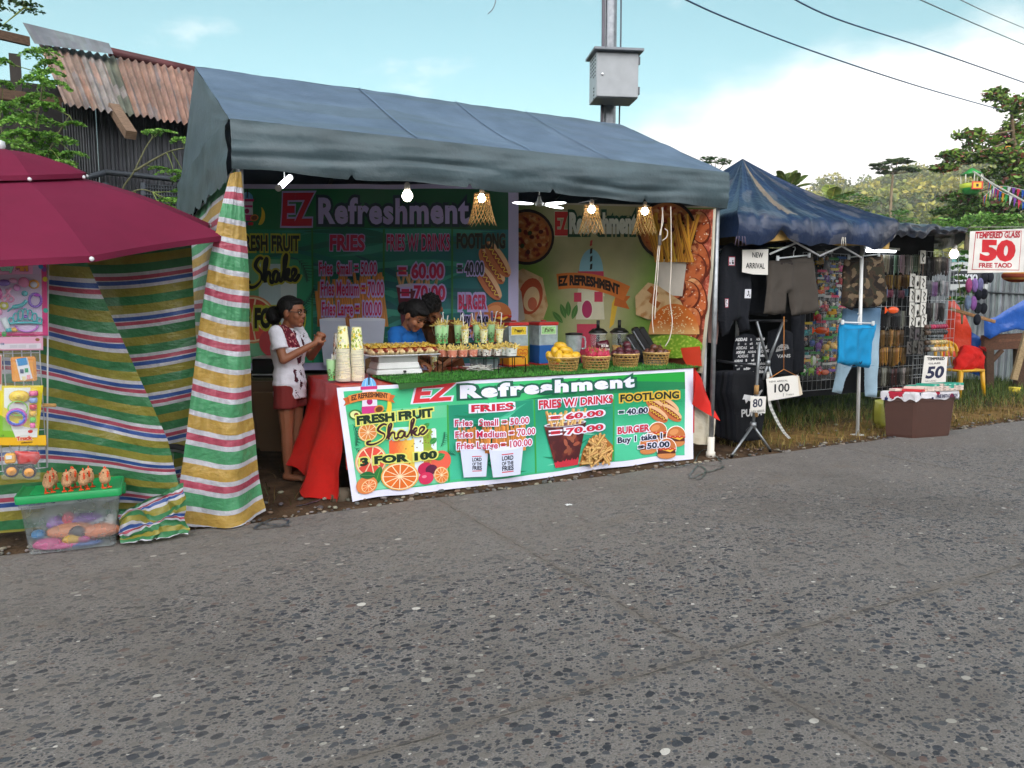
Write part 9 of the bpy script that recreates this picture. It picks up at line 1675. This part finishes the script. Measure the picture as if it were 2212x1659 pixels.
def chick():
 o = thing('toy_chick', 'fluffy toy chick', 'toy chick', (0, 0, 0), 'toy chicks on the green lid'); mb = MB(); mb.ell((0, 0, .048), (.026, .029, .028), None, 12, 9); mb.ell((0, .006, .078), (.021, .022, .024), None, 12, 9); mb.ell((0, -.02, .055), (.018, .018, .016), None, 9, 7); mb.ell((0, .003, .062), (.024, .025, .026), None, 10, 8)
 fuse(mb, .0035, lambda p: jit('#e6b488', .1), 'body', m_fluff, o, 2, None, lambda p: p.normalized() * .0028 * N3(p.x * 300, p.y * 300, p.z * 300))
 OR_ = '#e2501e'; mb = MB(OR_, smooth=True); [mb.ell((0, .012 - .008 * i, .103 + .003 * (1 - abs(i - 1))), (.003, .005, .007), None, 7, 5) for i in range(3)]; mb.build('comb', m_satin, o); mb = MB(OR_, smooth=True); mb.ell((0, .029, .078), (.006, .010, .005), None, 8, 6); mb.ell((0, .027, .066), (.005, .005, .009), None, 8, 6); mb.ell((0, .028, .086), (.004, .004, .006), None, 7, 5); mb.build('beak', m_satin, o)
 for s_ in (-1, 1):
  mb = MB(OR_, smooth=True); mb.tube([(s_ * .013, 0, .03), (s_ * .014, .002, .004)], .004, 6)
  for a in (-.5, 0, .5): mb.tube([(s_ * .014, 0, .0045), (s_ * .014 + .02 * math.sin(a), .022 * math.cos(a), .003)], [.0045, .0028], 6)
  mb.tube([(s_ * .014, 0, .004), (s_ * .014, -.012, .003)], .0035, 6); mb.build('foot', m_satin, o); mb = MB('#0c0c0c', smooth=True); mb.ell((s_ * .0165, .018, .084), .0034, None, 7, 5); mb.build('eye', m_gloss, o)
 mb = MB(OR_, smooth=True); [mb.ell((.004 * (i - 1), -.034, .055 + .007 * i), (.006, .009, .006), None, 7, 5) for i in range(3)]; mb.build('tail', m_satin, o); return o
m_fluff = mat('fluff', .95, noise=.25, nscale=160, bump=.8, bscale=260, spec=.1)
ck = chick(); zt_ = BZ + .0125
for i, (x, y, lab, rz) in enumerate(((101.7, 1071, 'toy chick at the front left corner of the green lid', PI + .35), (142, 1068, 'toy chick second from the left in the front row', PI + .1), (179, 1063.5, 'toy chick third from the left in the front row', PI + .15), (226, 1059, 'toy chick standing alone at the right end of the lid', PI + .5), (115, 1057, 'toy chick behind the one at the front left corner', PI + .2), (157, 1054, 'toy chick half hidden behind the second front one', PI + .6), (193, 1052, 'toy chick half hidden behind the third front one', PI + .1))):
 p = gz(x, y, zt_); p = cb + Rb2 @ V((max(-.22, min(.24, (p - cb).dot(ex2))), max(-.145, min(.14, (p - cb).dot(ey2))), 0)); p.z = zt_
 if i == 0: ck.location = p; ck.rotation_euler = (0, 0, rz); ck['label'] = lab; ck.scale = (1.2,) * 3
 else: dup(ck, p, rz, lab, 1.2)
# bicycle half hidden between the striped sheets
bw = gy(372, 925, 5.58); bc_ = thing('bicycle', 'black bicycle half hidden between the striped tarpaulins', 'bicycle', (bw.x, 5.58, 0)); R = rotz(-.5) @ Matrix.Rotation(PI / 2, 3, 'X')
for dx in (0, -.62):
 c = V((bw.x + dx * math.cos(.5), 5.62 - dx * math.sin(.5), .27)); mb = MB('#141416', smooth=True); mb.lathe([(.235, -.02), (.26, -.022), (.27, 0), (.26, .022), (.235, .02)], 30, c, R, caps=False); wh = mb.build('wheel', m_matte, bc_); mb = MB('#b0b4b8', smooth=True); mb.lathe([(.235, -.012), (.215, -.012), (.215, .012), (.235, .012)], 30, c, R, caps=False)
 for i in range(12): a = 2 * PI * i / 12; mb.tube([c, c + R @ V((.22 * math.cos(a), .22 * math.sin(a), 0))], .0015, 4)
 mb.build('rim', m_metal, wh)
d2 = V((math.cos(.5), -math.sin(.5), 0)); c = V((bw.x, 5.62, .27)); c2 = c - d2 * .62; mb = MB('#1a1a1c', smooth=True); st_ = c - d2 * .22 + V((0, 0, .42)); bb_ = c - d2 * .34 + V((0, 0, -.02)); hd2 = c2 + d2 * .1 + V((0, 0, .42))
for a, b in ((c, bb_), (bb_, st_), (c, st_ - V((0, 0, .08))), (bb_, hd2), (st_ - V((0, 0, .06)), hd2), (hd2, c2)): mb.tube([a, b], .014, 7)
mb.build('frame', m_satin, bc_); mb = MB('#111113', smooth=True); mb.ell(st_ + V((0, 0, .02)), (.12, .07, .03), rotz(-.5), 12, 8); mb.build('saddle', m_satin, bc_); mb = MB('#16161a', smooth=True); mb.tube(crv([hd2 + V((-.1, .2, .1)), hd2 + V((0, .05, .1)), hd2 + V((0, 0, .02)), hd2 + V((.02, -.1, .1)), hd2 + V((.1, -.2, .1))], 4), .012, 7); mb.build('handlebar', m_satin, bc_)
# ================================================================== thin evening haze between the street and the hillside
mb = MB(); mb.box((0, 0, 30), (960, 960, 66)); hz = mb.build('haze', m_matte, base=(0, 0, 0)); hz.data.materials.clear(); mh = bpy.data.materials.new('haze_air'); mh.use_nodes = True; t = mh.node_tree; t.nodes.remove(t.nodes['Principled BSDF']); pv = t.nodes.new('ShaderNodeVolumePrincipled')
pv.inputs['Color'].default_value = (.86, .92, 1, 1); pv.inputs['Density'].default_value = .0006; t.links.new(pv.outputs[0], t.nodes['Material Output'].inputs['Volume']); hz.data.materials.append(mh); kind(tag(hz, 'thin pale evening haze filling the air of the valley', 'haze'), 'stuff')
